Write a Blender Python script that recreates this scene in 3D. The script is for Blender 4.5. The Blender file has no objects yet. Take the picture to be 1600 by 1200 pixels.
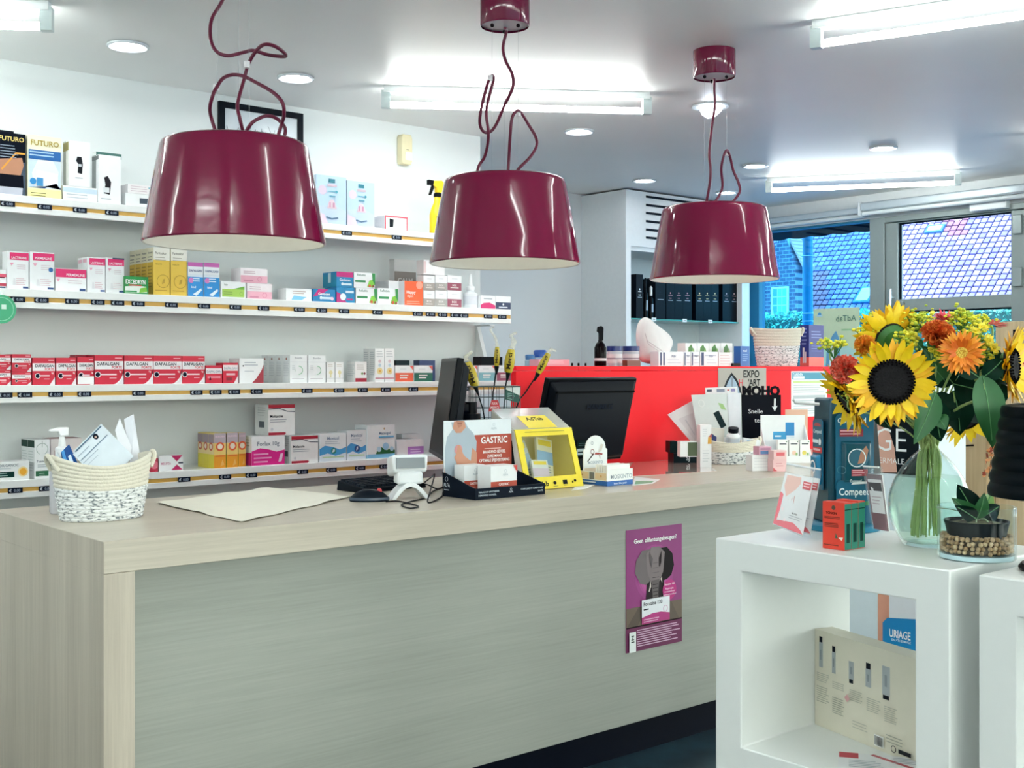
import bpy, math, random
from math import sin, cos, pi, radians
from mathutils import Vector, Matrix, noise as mnoise

random.seed(11)
SC = bpy.context.scene

# ------------------------------------------------------------------ camera, world, exposure
FPX, CX, HY, EYE = 1856.0, 800.0, 575.0, 1.30      # focal length in pixels, principal column, horizon row, eye height
ANG = radians(40.4)
cam_d = bpy.data.cameras.new('camera')
cam_d.sensor_width = 36.0
cam_d.lens = FPX / 1600.0 * 36.0
cam_d.shift_y = -(600.0 - HY) / 1600.0
cam_d.clip_start = 0.05
cam_d.clip_end = 200
cam = bpy.data.objects.new('camera', cam_d)
SC.collection.objects.link(cam)
cam.location = (0, 0, EYE)
cam.rotation_euler = (pi / 2, 0, -ANG)
SC.camera = cam
SC.view_settings.view_transform = 'Standard'
SC.view_settings.look = 'None'
SC.view_settings.gamma = 1.0
SC.view_settings.exposure = 1.2
SC.view_settings.use_curve_mapping = False
w = bpy.data.worlds.new('overcast_sky'); SC.world = w; w.use_nodes = True
w.node_tree.nodes['Background'].inputs[0].default_value = (0.98, 1.0, 0.985, 1)
w.node_tree.nodes['Background'].inputs[1].default_value = 3.3
TUBE_E, SPOT_E = 19.0, 20.0                        # radiance of fluorescent tubes and downlights

SC.cycles.transparent_max_bounces = 32
SC.cycles.max_bounces = 10

def ray(px, py):
    r = (px - CX) / FPX
    return Vector((sin(ANG) + cos(ANG) * r, cos(ANG) - sin(ANG) * r, (HY - py) / FPX))
def at(px, py, t):
    d = ray(px, py) * t
    return Vector((d.x, d.y, d.z + EYE))
def atY(px, py, Y): return at(px, py, Y / ray(px, py).y)
def atX(px, py, X): return at(px, py, X / ray(px, py).x)
def atZ(px, py, z): return at(px, py, (z - EYE) / ray(px, py).z)
def depth(p): return p[0] * sin(ANG) + p[1] * cos(ANG)
def zat(py, p): return EYE + (HY - py) / FPX * depth(p)
VIEW_R = Vector((cos(ANG), -sin(ANG), 0)); VIEW_F = Vector((sin(ANG), cos(ANG), 0))

# ------------------------------------------------------------------ materials
def lin(h):
    h = h.lstrip('#')
    return tuple(((c / 12.92) if c <= 0.04045 else ((c + 0.055) / 1.055) ** 2.4) for c in (int(h[i:i + 2], 16) / 255 for i in (0, 2, 4))) + (1,)
_m = {}
def mat(h, rough=0.5, metal=0.0, spec=0.5, vary=0.04, scale=40.0, bump=0.0, coat=0.0):
    k = (h, rough, metal, spec, vary, scale, bump, coat)
    if k in _m: return _m[k]
    m = bpy.data.materials.new('finish_' + h.lstrip('#')); m.use_nodes = True
    nt = m.node_tree; b = nt.nodes['Principled BSDF']
    c = lin(h)
    if max(c[:3]) < .09 and not metal: c = tuple(x * .4 for x in c[:3]) + (1,); spec *= .18   # deep blacks
    b.inputs['Roughness'].default_value = rough
    b.inputs['Metallic'].default_value = metal
    b.inputs['Specular IOR Level'].default_value = spec
    b.inputs['Coat Weight'].default_value = coat
    b.inputs['Coat Roughness'].default_value = 0.05
    tc = nt.nodes.new('ShaderNodeTexCoord')
    n = nt.nodes.new('ShaderNodeTexNoise'); n.inputs['Scale'].default_value = scale; n.inputs['Detail'].default_value = 3
    nt.links.new(tc.outputs['Object'], n.inputs['Vector'])
    mx = nt.nodes.new('ShaderNodeMix'); mx.data_type = 'RGBA'
    mx.inputs['A'].default_value = tuple(max(0, x * (1 - vary)) for x in c[:3]) + (1,)
    mx.inputs['B'].default_value = tuple(min(1, x * (1 + vary)) for x in c[:3]) + (1,)
    nt.links.new(n.outputs['Fac'], mx.inputs['Factor'])
    nt.links.new(mx.outputs['Result'], b.inputs['Base Color'])
    if bump:
        bp = nt.nodes.new('ShaderNodeBump'); bp.inputs['Strength'].default_value = bump; bp.inputs['Distance'].default_value = 0.01
        nt.links.new(n.outputs['Fac'], bp.inputs['Height']); nt.links.new(bp.outputs['Normal'], b.inputs['Normal'])
    _m[k] = m
    return m
def emit(h, s):
    k = ('e', h, s)
    if k in _m: return _m[k]
    m = bpy.data.materials.new('glow_' + h.lstrip('#')); m.use_nodes = True
    b = m.node_tree.nodes['Principled BSDF']
    b.inputs['Base Color'].default_value = lin(h)
    b.inputs['Emission Color'].default_value = lin(h); b.inputs['Emission Strength'].default_value = s
    _m[k] = m
    return m
def glass(h='#f4fbfa', ior=1.45, rough=0.0):
    """clear thin sheet: transparent with a fresnel reflection"""
    k = ('g', h, ior, rough)
    if k in _m: return _m[k]
    m = bpy.data.materials.new('clear_' + h.lstrip('#')); m.use_nodes = True
    nt = m.node_tree; nt.nodes.remove(nt.nodes['Principled BSDF'])
    t = nt.nodes.new('ShaderNodeBsdfTransparent'); t.inputs[0].default_value = lin(h)
    g = nt.nodes.new('ShaderNodeBsdfGlossy'); g.inputs['Roughness'].default_value = rough
    f = nt.nodes.new('ShaderNodeFresnel'); gm = nt.nodes.new('ShaderNodeNewGeometry')
    mm = nt.nodes.new('ShaderNodeMath'); mm.operation = 'MULTIPLY_ADD'; mm.inputs[1].default_value = 1 / ior - ior; mm.inputs[2].default_value = ior
    nt.links.new(gm.outputs['Backfacing'], mm.inputs[0]); nt.links.new(mm.outputs[0], f.inputs['IOR'])   # same reflectance from both sides of the thin wall
    x = nt.nodes.new('ShaderNodeMixShader')
    nt.links.new(f.outputs[0], x.inputs[0]); nt.links.new(t.outputs[0], x.inputs[1]); nt.links.new(g.outputs[0], x.inputs[2])
    nt.links.new(x.outputs[0], nt.nodes['Material Output'].inputs[0])
    _m[k] = m
    return m
def frosted(h, a):
    """thin translucent sheet (film, tissue): part transparent, part diffuse"""
    k = ('f', h, a)
    if k in _m: return _m[k]
    m = bpy.data.materials.new('film_' + h.lstrip('#')); m.use_nodes = True
    nt = m.node_tree; b = nt.nodes['Principled BSDF']
    b.inputs['Base Color'].default_value = lin(h); b.inputs['Roughness'].default_value = 0.12
    b.inputs['Alpha'].default_value = a
    _m[k] = m
    return m
def wood(h1, h2, axis, rough=0.45):
    """laminate with fine grain running along axis (0 x, 1 y, 2 z)"""
    k = ('w', h1, h2, axis, rough)
    if k in _m: return _m[k]
    m = bpy.data.materials.new('wood_grain'); m.use_nodes = True
    nt = m.node_tree; b = nt.nodes['Principled BSDF']; b.inputs['Roughness'].default_value = rough
    tc = nt.nodes.new('ShaderNodeTexCoord'); mp = nt.nodes.new('ShaderNodeMapping')
    s = [60.0, 60.0, 60.0]; s[axis] = 1.6
    mp.inputs['Scale'].default_value = s
    nt.links.new(tc.outputs['Object'], mp.inputs['Vector'])
    n = nt.nodes.new('ShaderNodeTexNoise'); n.inputs['Scale'].default_value = 2.2; n.inputs['Detail'].default_value = 8; n.inputs['Roughness'].default_value = 0.7
    nt.links.new(mp.outputs[0], n.inputs['Vector'])
    mp2 = nt.nodes.new('ShaderNodeMapping'); s2 = [7.0, 7.0, 7.0]; s2[axis] = 0.25; mp2.inputs['Scale'].default_value = s2
    nt.links.new(tc.outputs['Object'], mp2.inputs['Vector'])
    n2 = nt.nodes.new('ShaderNodeTexNoise'); n2.inputs['Scale'].default_value = 1.5; n2.inputs['Detail'].default_value = 2
    nt.links.new(mp2.outputs[0], n2.inputs['Vector'])
    ad = nt.nodes.new('ShaderNodeMath'); ad.operation = 'MULTIPLY_ADD'; ad.inputs[1].default_value = 0.55
    ml = nt.nodes.new('ShaderNodeMath'); ml.operation = 'MULTIPLY'; ml.inputs[1].default_value = 0.45
    nt.links.new(n2.outputs['Fac'], ml.inputs[0]); nt.links.new(n.outputs['Fac'], ad.inputs[0]); nt.links.new(ml.outputs[0], ad.inputs[2])
    cr = nt.nodes.new('ShaderNodeValToRGB')
    cr.color_ramp.elements[0].position = 0.34; cr.color_ramp.elements[0].color = lin(h1)
    cr.color_ramp.elements[1].position = 0.64; cr.color_ramp.elements[1].color = lin(h2)
    nt.links.new(ad.outputs[0], cr.inputs[0]); nt.links.new(cr.outputs[0], b.inputs['Base Color'])
    bp = nt.nodes.new('ShaderNodeBump'); bp.inputs['Strength'].default_value = 0.12; bp.inputs['Distance'].default_value = 0.002
    nt.links.new(n.outputs['Fac'], bp.inputs['Height']); nt.links.new(bp.outputs[0], b.inputs['Normal'])
    _m[k] = m
    return m
def speckle(h1, h2, scale, lo=0.4, hi=0.6, stretch=(1, 1, 1), rough=0.8, bump=0.0, tex='noise'):
    k = ('s', h1, h2, scale, lo, hi, stretch, rough, bump, tex)
    if k in _m: return _m[k]
    m = bpy.data.materials.new('speckled'); m.use_nodes = True
    nt = m.node_tree; b = nt.nodes['Principled BSDF']; b.inputs['Roughness'].default_value = rough
    tc = nt.nodes.new('ShaderNodeTexCoord'); mp = nt.nodes.new('ShaderNodeMapping'); mp.inputs['Scale'].default_value = stretch
    nt.links.new(tc.outputs['Object'], mp.inputs[0])
    n = nt.nodes.new('ShaderNodeTexNoise'); n.inputs['Scale'].default_value = scale; n.inputs['Detail'].default_value = 4
    nt.links.new(mp.outputs[0], n.inputs['Vector'])
    cr = nt.nodes.new('ShaderNodeValToRGB')
    cr.color_ramp.elements[0].position = lo; cr.color_ramp.elements[0].color = lin(h1)
    cr.color_ramp.elements[1].position = hi; cr.color_ramp.elements[1].color = lin(h2)
    nt.links.new(n.outputs['Fac'], cr.inputs[0]); nt.links.new(cr.outputs[0], b.inputs['Base Color'])
    if bump:
        bp = nt.nodes.new('ShaderNodeBump'); bp.inputs['Strength'].default_value = bump; bp.inputs['Distance'].default_value = 0.004
        nt.links.new(n.outputs['Fac'], bp.inputs['Height']); nt.links.new(bp.outputs[0], b.inputs['Normal'])
    _m[k] = m
    return m
def brick_mat(h1, h2, hm, scale):
    k = ('b', h1, h2, hm, scale)
    if k in _m: return _m[k]
    m = bpy.data.materials.new('brickwork'); m.use_nodes = True
    nt = m.node_tree; b = nt.nodes['Principled BSDF']; b.inputs['Roughness'].default_value = 0.9
    tc = nt.nodes.new('ShaderNodeTexCoord'); sp = nt.nodes.new('ShaderNodeSeparateXYZ'); mp = nt.nodes.new('ShaderNodeCombineXYZ')
    nt.links.new(tc.outputs['Object'], sp.inputs[0]); nt.links.new(sp.outputs['Y'], mp.inputs['X']); nt.links.new(sp.outputs['Z'], mp.inputs['Y'])
    n = nt.nodes.new('ShaderNodeTexBrick'); n.inputs['Scale'].default_value = scale
    n.inputs['Color1'].default_value = lin(h1); n.inputs['Color2'].default_value = lin(h2); n.inputs['Mortar'].default_value = lin(hm)
    nt.links.new(mp.outputs[0], n.inputs['Vector']); nt.links.new(n.outputs['Color'], b.inputs['Base Color'])
    _m[k] = m
    return m

WHITE = mat('#f1f3f1', 0.45); PAPER = mat('#f2f4f4', 0.6)
INK = '#0b1838'

# ------------------------------------------------------------------ mesh building
_txt = {}
def text_geo(s, bold):
    k = (s, bold)
    if k not in _txt:
        cu = bpy.data.curves.new('lettering', 'FONT'); cu.body = s; cu.size = 1.0; cu.resolution_u = 2
        cu.offset = bold
        o = bpy.data.objects.new('lettering', cu)
        me = bpy.data.meshes.new_from_object(o)
        vs = [tuple(v.co) for v in me.vertices]; fs = [tuple(p.vertices) for p in me.polygons]
        bpy.data.objects.remove(o); bpy.data.curves.remove(cu); bpy.data.meshes.remove(me)
        if vs:
            x0 = min(v[0] for v in vs); x1 = max(v[0] for v in vs)
        else: x0 = x1 = 0
        _txt[k] = ([((v[0] - x0) / 0.7, v[1] / 0.7) for v in vs], fs, (x1 - x0) / 0.7)
    return _txt[k]

class MB:
    def __init__(self): self.v = []; self.f = []; self.m = []; self.mats = []; self.T = Matrix()
    def mi(self, m):
        if m not in self.mats: self.mats.append(m)
        return self.mats.index(m)
    def add(self, pts, faces, m):
        b = len(self.v); i = self.mi(m); T = self.T
        self.v += [T @ Vector(p) for p in pts]
        for f in faces: self.f.append([b + k for k in f]); self.m.append(i)
        return self
    def box(self, x0, x1, y0, y1, z0, z1, m):
        return self.add([(x0, y0, z0), (x1, y0, z0), (x1, y1, z0), (x0, y1, z0), (x0, y0, z1), (x1, y0, z1), (x1, y1, z1), (x0, y1, z1)],
                        [(0, 3, 2, 1), (4, 5, 6, 7), (0, 1, 5, 4), (1, 2, 6, 5), (2, 3, 7, 6), (3, 0, 4, 7)], m)
    def hexa(self, a, b, m):
        """solid between two loops of equal length (bottom a, top b)"""
        n = len(a)
        return self.add(list(a) + list(b), [tuple(range(n))[::-1], tuple(range(n, 2 * n))] + [(i, (i + 1) % n, n + (i + 1) % n, n + i) for i in range(n)], m)
    def slab(self, corners, th, m):
        """flat plate with thickness from 3D corner loop (counter-clockwise seen from its front)"""
        c = [Vector(p) for p in corners]
        n = (c[1] - c[0]).cross(c[2] - c[0]).normalized()
        return self.hexa([p - n * th for p in c], c, m)
    def prism(self, poly, y0, y1, m):
        """polygon in the x-z plane extruded along y"""
        return self.hexa([(x, y1, z) for x, z in poly], [(x, y0, z) for x, z in poly], m)
    def lathe(self, prof, m, seg=24, c=(0, 0, 0), sx=1.0, sy=1.0, cap=True, wave=None):
        pts = []; n = len(prof)
        for i in range(seg):
            a = 2 * pi * i / seg
            for r, z in prof:
                dz = wave(a, z) if wave else 0
                pts.append((c[0] + r * cos(a) * sx, c[1] + r * sin(a) * sy, c[2] + z + dz))
        fs = []
        for i in range(seg):
            j = (i + 1) % seg
            for k in range(n - 1): fs.append((i * n + k, j * n + k, j * n + k + 1, i * n + k + 1))
        if cap:
            if prof[0][0] > 1e-6: fs.append(tuple(i * n for i in range(seg))[::-1])
            if prof[-1][0] > 1e-6: fs.append(tuple(i * n + n - 1 for i in range(seg)))
        return self.add(pts, fs, m)
    def tube(self, pts, r, m, seg=6, cap=True):
        pts = [Vector(p) for p in pts]; n = len(pts)
        if n < 2: return self
        rr = r if isinstance(r, (list, tuple)) else [r] * n
        tn = []
        for i in range(n):
            d = pts[min(i + 1, n - 1)] - pts[max(i - 1, 0)]
            tn.append(d.normalized() if d.length > 1e-9 else Vector((0, 0, 1)))
        up = Vector((0, 0, 1)) if abs(tn[0].z) < 0.9 else Vector((1, 0, 0))
        nx = tn[0].cross(up).normalized(); vs = []
        for i in range(n):
            nx = (nx - tn[i] * nx.dot(tn[i]));
            nx = nx.normalized() if nx.length > 1e-6 else tn[i].orthogonal().normalized()
            ny = tn[i].cross(nx)
            for k in range(seg):
                a = 2 * pi * k / seg
                vs.append(pts[i] + (nx * cos(a) + ny * sin(a)) * rr[i])
        fs = [(i * seg + k, i * seg + (k + 1) % seg, (i + 1) * seg + (k + 1) % seg, (i + 1) * seg + k) for i in range(n - 1) for k in range(seg)]
        if cap: fs += [tuple(range(seg))[::-1], tuple((n - 1) * seg + k for k in range(seg))]
        return self.add(vs, fs, m)
    def ball(self, c, r, m, seg=10, rings=6, s=(1, 1, 1)):
        prof = [(r * sin(pi * i / rings), -r * cos(pi * i / rings)) for i in range(rings + 1)]
        prof[0] = (0.0, -r); prof[-1] = (0.0, r)
        T = self.T; self.T = T @ Matrix.Translation(c) @ Matrix.Diagonal((s[0], s[1], s[2], 1))
        self.lathe(prof, m, seg, cap=False); self.T = T
        return self
    def text(self, s, x, z, h, m, y=0.0, align='c', maxw=None, bold=0.02, mirror=False):
        vs, fs, wd = text_geo(s, bold)
        if not vs: return self
        kx = h
        if maxw and wd * kx > maxw: kx = maxw / wd
        off = {'l': 0, 'c': -wd * kx / 2, 'r': -wd * kx}[align]
        sg = -1 if mirror else 1
        return self.add([(x + sg * (off + a * kx), y, z + b * h) for a, b in vs], fs, m)
    def build(self, name, parent=None, loc=(0, 0, 0), rz=0.0, bevel=0.0, world=False, seg=2, smooth=True):
        me = bpy.data.meshes.new(name)
        off = Vector((0, 0, 0))
        if world:
            p = parent
            while p: off += p.location; p = p.parent
            off += Vector(loc)
        me.from_pydata([tuple(v - off) for v in self.v], [], self.f)
        for m in self.mats: me.materials.append(m)
        me.polygons.foreach_set('material_index', self.m)
        if smooth:
            me.polygons.foreach_set('use_smooth', [True] * len(me.polygons))
            me.set_sharp_from_angle(angle=radians(38))
        me.update()
        o = bpy.data.objects.new(name, me); SC.collection.objects.link(o)
        o.location = loc; o.rotation_euler = (0, 0, rz); o.parent = parent
        if bevel:
            b = o.modifiers.new('soft_edges', 'BEVEL'); b.width = bevel; b.segments = seg; b.limit_method = 'ANGLE'; b.angle_limit = radians(40)
        return o

def tag(o, label=None, cat=None, group=None, kind=None):
    if label: o['label'] = label
    if cat: o['category'] = cat
    if group: o['group'] = group
    if kind: o['kind'] = kind
    return o
def struct(o): o['kind'] = 'structure'; return o
def thing(name, label, cat, loc=(0, 0, 0), rz=0.0, group=None):
    o = bpy.data.objects.new(name, None); SC.collection.objects.link(o)
    o.empty_display_size = 0.05
    o.location = loc; o.rotation_euler = (0, 0, rz)
    return tag(o, label, cat, group)
def copy_tree(o, parent=None):
    c = o.copy(); SC.collection.objects.link(c); c.parent = parent
    for ch in list(o.children): copy_tree(ch, c)
    return c
def smooth_path(pts, n=6):
    pts = [Vector(p) for p in pts]; out = []
    for i in range(len(pts) - 1):
        p0 = pts[max(i - 1, 0)]; p1 = pts[i]; p2 = pts[i + 1]; p3 = pts[min(i + 2, len(pts) - 1)]
        for k in range(n):
            t = k / n
            out.append(0.5 * ((2 * p1) + (p2 - p0) * t + (2 * p0 - 5 * p1 + 4 * p2 - p3) * t * t + (3 * p1 - p0 - 3 * p2 + p3) * t ** 3))
    out.append(pts[-1])
    return out

def draw(mb, prints, w, h, y, eps=0.0004, x0=0.0, z0=0.0, rough=0.45):
    """flat print on a face lying in x-z at depth y, facing -y; coordinates 0..1 over the face"""
    for i, p in enumerate(prints):
        yy = y - eps * (i + 1); k = p[0]
        X = lambda a: x0 + a * w
        Z = lambda b: z0 + b * h
        if k == 'r':
            _, a, b, c, d, col = p
            mb.add([(X(a), yy, Z(b)), (X(c), yy, Z(b)), (X(c), yy, Z(d)), (X(a), yy, Z(d))], [(0, 1, 2, 3)], mat(col, rough))
        elif k == 't':
            s, a, b, hh, col = p[1:6]; al = p[6] if len(p) > 6 else 'c'; mw = p[7] if len(p) > 7 else 0.9
            mb.text(s, X(a), Z(b), hh * h, mat(col, rough), yy, al, mw * w)
        elif k == 'c':
            _, a, b, r, col = p; n = 20
            mb.add([(X(a) + r * h * cos(2 * pi * j / n), yy, Z(b) + r * h * sin(2 * pi * j / n)) for j in range(n)], [tuple(range(n))], mat(col, rough))
        elif k == 'o':
            _, a, b, r, th, col = p; n = 20; pts = []; fs = []
            for j in range(n):
                ca, sa = cos(2 * pi * j / n), sin(2 * pi * j / n)
                pts += [(X(a) + r * h * ca, yy, Z(b) + r * h * sa), (X(a) + (r - th) * h * ca, yy, Z(b) + (r - th) * h * sa)]
                q = (j + 1) % n; fs.append((2 * j, 2 * q, 2 * q + 1, 2 * j + 1))
            mb.add(pts, fs, mat(col, rough))
        elif k == 'p':
            _, poly, col = p
            mb.add([(X(a), yy, Z(b)) for a, b in poly], [tuple(range(len(poly)))], mat(col, rough))
        elif k == 'l':
            _, a, b, c, n, dy, th, col = p; rr = random.Random(int(a * 99) + n)
            for j in range(n):
                e = a + (c - a) * (0.75 + 0.25 * rr.random())
                zt = Z(b - j * dy)
                mb.add([(X(a), yy, zt - th * h), (X(e), yy, zt - th * h), (X(e), yy, zt), (X(a), yy, zt)], [(0, 1, 2, 3)], mat(col, rough))
    return mb
ROT_L = Matrix.Rotation(-pi / 2, 4, 'Z')

def carton(name, label, cat, loc, w, d, h, col='#f1f3f3', front=(), left=(), top=None, rz=0.0, group=None, rough=0.42):
    """closed carton, origin at the middle of its base, front facing -y; print is a child"""
    b = MB(); m = mat(col, rough)
    b.box(-w / 2, w / 2, -d / 2, d / 2, 0, h, m)
    o = b.build(name, None, loc, rz)
    tag(o, label, cat, group)
    if front or left or top:
        q = MB()
        if front: draw(q, front, w, h, -d / 2, x0=-w / 2)
        if left:
            q.T = ROT_L; draw(q, left, d, h, -w / 2, x0=-d / 2); q.T = Matrix()
        if top: q.add([(-w / 2, -d / 2, h + .0003), (w / 2, -d / 2, h + .0003), (w / 2, d / 2, h + .0003), (-w / 2, d / 2, h + .0003)], [(0, 1, 2, 3)], mat(top, rough))
        q.build('print', o)
    return o

# ------------------------------------------------------------------ the room
CEIL = 2.55
WX, BY, RY, EX = 7.5, 5.0, 6.2, 4.03      # window wall x, shelf wall y, rear wall y, end of the shelf wall
wallm = mat('#e4e9e8', 0.6, scale=3, vary=0.02)
def sbox(name, x0, x1, y0, y1, z0, z1, m, bevel=0): return struct(MB().box(x0, x1, y0, y1, z0, z1, m).build(name, bevel=bevel))
sbox('floor', -3.1, 7.6, -3.6, 6.3, -0.1, 0, speckle('#12222e', '#24414d', 9, 0.35, 0.7, rough=0.35))
sbox('ceiling', -3.1, 7.6, -3.6, 6.3, CEIL, CEIL + 0.1, mat('#eeefed', 0.42, scale=2.5, vary=0.03, bump=0.03))
sbox('wall_left', -3.1, -3, -3.6, 6.3, 0, CEIL, wallm)
mb = MB()
for a in ((-3, -2.2, 0, CEIL), (6.8, 7.6, 0, CEIL), (-2.2, 6.8, 0, .4), (-2.2, 6.8, 2.4, CEIL)): mb.box(a[0], a[1], -3.6, -3.5, a[2], a[3], wallm)
struct(mb.build('wall_front'))
t = struct(thing('added_fill_window_3', None, None, (2.3, -3.55, .4)))  # unseen glazed shopfront, added behind the camera for frontal fill light
for i in range(6): MB().box(-2.2 + i * 1.788, -2.14 + i * 1.788, -3.58, -3.52, .4, 2.4, mat('#8c9896', .4, .15)).build('window_frame', t, world=True)
MB().box(-2.15, 6.75, -3.553, -3.547, .4, 2.4, glass('#f8fbf6')).build('pane', t, world=True)
sbox('wall_back', -3, EX, BY, 6.3, 0, CEIL, wallm)
sbox('wall_rear', EX, 7.5, RY, 6.3, 0, CEIL, mat('#d5dadd', 0.6, scale=3, vary=0.02))
WY0, WYD, WY1 = 3.50, 4.83, 5.92          # door from WY0 to WYD, window from WYD to WY1
mb = MB()
for a in ((WX, WX + .1, WY1, 6.3, 0, CEIL), (WX, WX + .1, 2.9, WY0, 0, CEIL), (WX, WX + .1, -3.5, -2.4, 0, CEIL), (WX, WX + .1, -2.4, 2.9, 0, .4), (WX, WX + .1, -2.4, 2.9, 2.37, CEIL), (WX, WX + .1, WY0, WY1, 2.37, CEIL), (WX, WX + .1, WYD, WY1, 0, 0.45)):
    mb.box(*a, mat('#e8ecec', 0.5))
struct(mb.build('wall_right'))

# --- fluorescent tubes
def tube_light(p, q, label):
    p = Vector((p[0], p[1], CEIL)); q = Vector((q[0], q[1], CEIL)); d = (q - p).normalized(); n = Vector((-d.y, d.x, 0))
    t = thing('fluorescent_light', label, 'light', (p + q) / 2, group='bare fluorescent tubes on the ceiling')
    def bar(a, b, hw, z0, z1, m, nm):
        MB().hexa([a - n * hw + Vector((0, 0, z0)), a + n * hw + Vector((0, 0, z0)), b + n * hw + Vector((0, 0, z0)), b - n * hw + Vector((0, 0, z0))],
                  [a - n * hw + Vector((0, 0, z1)), a + n * hw + Vector((0, 0, z1)), b + n * hw + Vector((0, 0, z1)), b - n * hw + Vector((0, 0, z1))], m).build(nm, t, world=True)
    bar(p, q, 0.022, -0.030, 0, mat('#e9eeee', 0.3), 'housing')
    for a, s in ((p, 1), (q, -1)):
        bar(a - d * 0.01 * s, a + d * 0.03 * s, 0.016, -0.098, -0.02, mat('#c9d6d6', 0.3), 'lamp_holder')
    MB().tube([p + d * .03 + Vector((0, 0, -.082)), q - d * .03 + Vector((0, 0, -.082))], 0.014, emit('#f8fdfa', TUBE_E), 10).build('tube', t, world=True)
tube_light((2.98, 4.38), (3.975, 3.71), 'lit fluorescent tube on the ceiling between the two left pendant lamps')
tube_light((6.34, 4.86), (6.995, 3.87), 'lit fluorescent tube on the ceiling nearest the glass door')
tube_light((3.61, 2.56), (4.0, 1.42), 'lit fluorescent tube cut off by the top right picture edge')
tube_light((0.45, 4.78), (1.43, 4.12), 'end of a lit fluorescent tube in the top left picture corner')
for a, b in (((0.6, 1.6), (0.9, 0.5)), ((-1.6, 2.4), (-1.3, 1.3)), ((2.4, 0.2), (2.8, -0.9)), ((-0.6, -0.6), (-0.2, -1.7)), ((5.4, 1.6), (5.9, .6)), ((1.9, 2.0), (2.3, .9)), ((-.9, 4.2), (-.1, 3.5)), ((-2.2, .2), (-1.9, -.9)), ((4.4, -.6), (4.8, -1.7)), ((-.4, 2.6), (.2, 1.7)), ((-2.3, 4.0), (-1.5, 3.4)), ((-1.2, 3.2), (-.9, 2.1)), ((1.2, -1.2), (1.6, -2.3)), ((6.2, 3.0), (6.6, 1.9))):  # unseen tubes: some mirrored in the lamp shades, most added as fill light
    tube_light(a, b, 'one of the unseen fluorescent tubes, most added as fill light')

# --- recessed downlights
spots = [((200, 70), 'first recessed downlight above the left shelving, near the left pendant lamp'), ((462, 120), 'recessed downlight beside the framed sketch above the shelves'),
         ((690, 163), 'recessed downlight just left of the middle pendant cord'), ((905, 204), 'recessed downlight just right of the middle pendant cord'),
         ((1007, 281), 'recessed downlight above the louvred cabinet corner'), ((1135, 300), 'recessed downlight behind the right pendant cord loop'),
         ((1180, 258), 'recessed downlight at the left end of the far tube'), ((1380, 230), 'recessed downlight above the far tube, in front of the window')]
for (px, py), lb in spots:
    p = atZ(px, py, CEIL)
    t = thing('downlight', lb, 'light', p, group='recessed ceiling downlights')
    MB().lathe([(.058, -.002), (.078, -.002), (.08, -.009), (.072, -.012), (.056, -.004), (.056, 0.0)], mat('#dfe6ea', 0.25), 28, cap=False).build('rim', t)
    MB().lathe([(0.0, -.006), (.052, -.006)], emit('#f4f9ff', SPOT_E), 24, cap=False).build('lens', t)
p = atZ(1110, 165, CEIL)
t = thing('tilted_spotlight', 'tilted spotlight sticking out of the ceiling behind the right pendant cord', 'light', p)
MB().lathe([(.07, -.001), (.088, -.001), (.088, -.008), (.066, -.008)], mat('#dfe6ea', 0.25), 28, cap=False).build('rim', t)
b = MB(); b.T = Matrix.Rotation(radians(24), 4, Vector((1, -0.4, 0)).normalized())
b.lathe([(.0, -.062), (.03, -.05), (.055, -.016), (.06, .0)], emit('#eef6ff', 5.0), 24, cap=False); b.build('lamp_head', t)

# ------------------------------------------------------------------ shelving on the back wall
SH = {1: (1.962, 1.896), 2: (1.602, 1.530), 3: (1.232, 1.166), 4: (0.867, 0.800)}
SF = 4.70
shx0, shx1 = 0.9, 3.995
shelfm = mat('#f3f5f4', 0.35); railm = mat('#d9ab52', 0.4)
ordn = {1: 'top', 2: 'second', 3: 'third', 4: 'fourth'}
def price_tag_mesh():
    b = MB()
    b.box(-.027, .027, -.006, 0, -.010, .010, mat('#1c2b45', 0.35))
    b.text('€', -.019, -.0055, .011, mat('#cfd8e2', .4), -.0063, 'c')
    b.text('0.00', .006, -.005, .010, mat('#8f9cb0', .4), -.0063, 'c')
    return b
TAGS = {1: [12, 70, 125, 175, 542, 620], 2: [28, 65, 113, 153, 184, 216, 268, 319, 368, 412, 468, 503, 538, 590, 653, 673, 692, 711, 725, 763, 785],
        3: [8, 39, 87, 132, 217, 307, 337, 366, 401, 480, 530, 567, 603, 646, 726], 4: [24, 72, 288, 352, 393, 473, 518, 563, 601, 655]}
tag_src = None
ORD = 'first second third fourth fifth sixth seventh eighth ninth tenth eleventh twelfth thirteenth fourteenth fifteenth sixteenth seventeenth eighteenth nineteenth twentieth twenty-first'.split()
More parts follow.
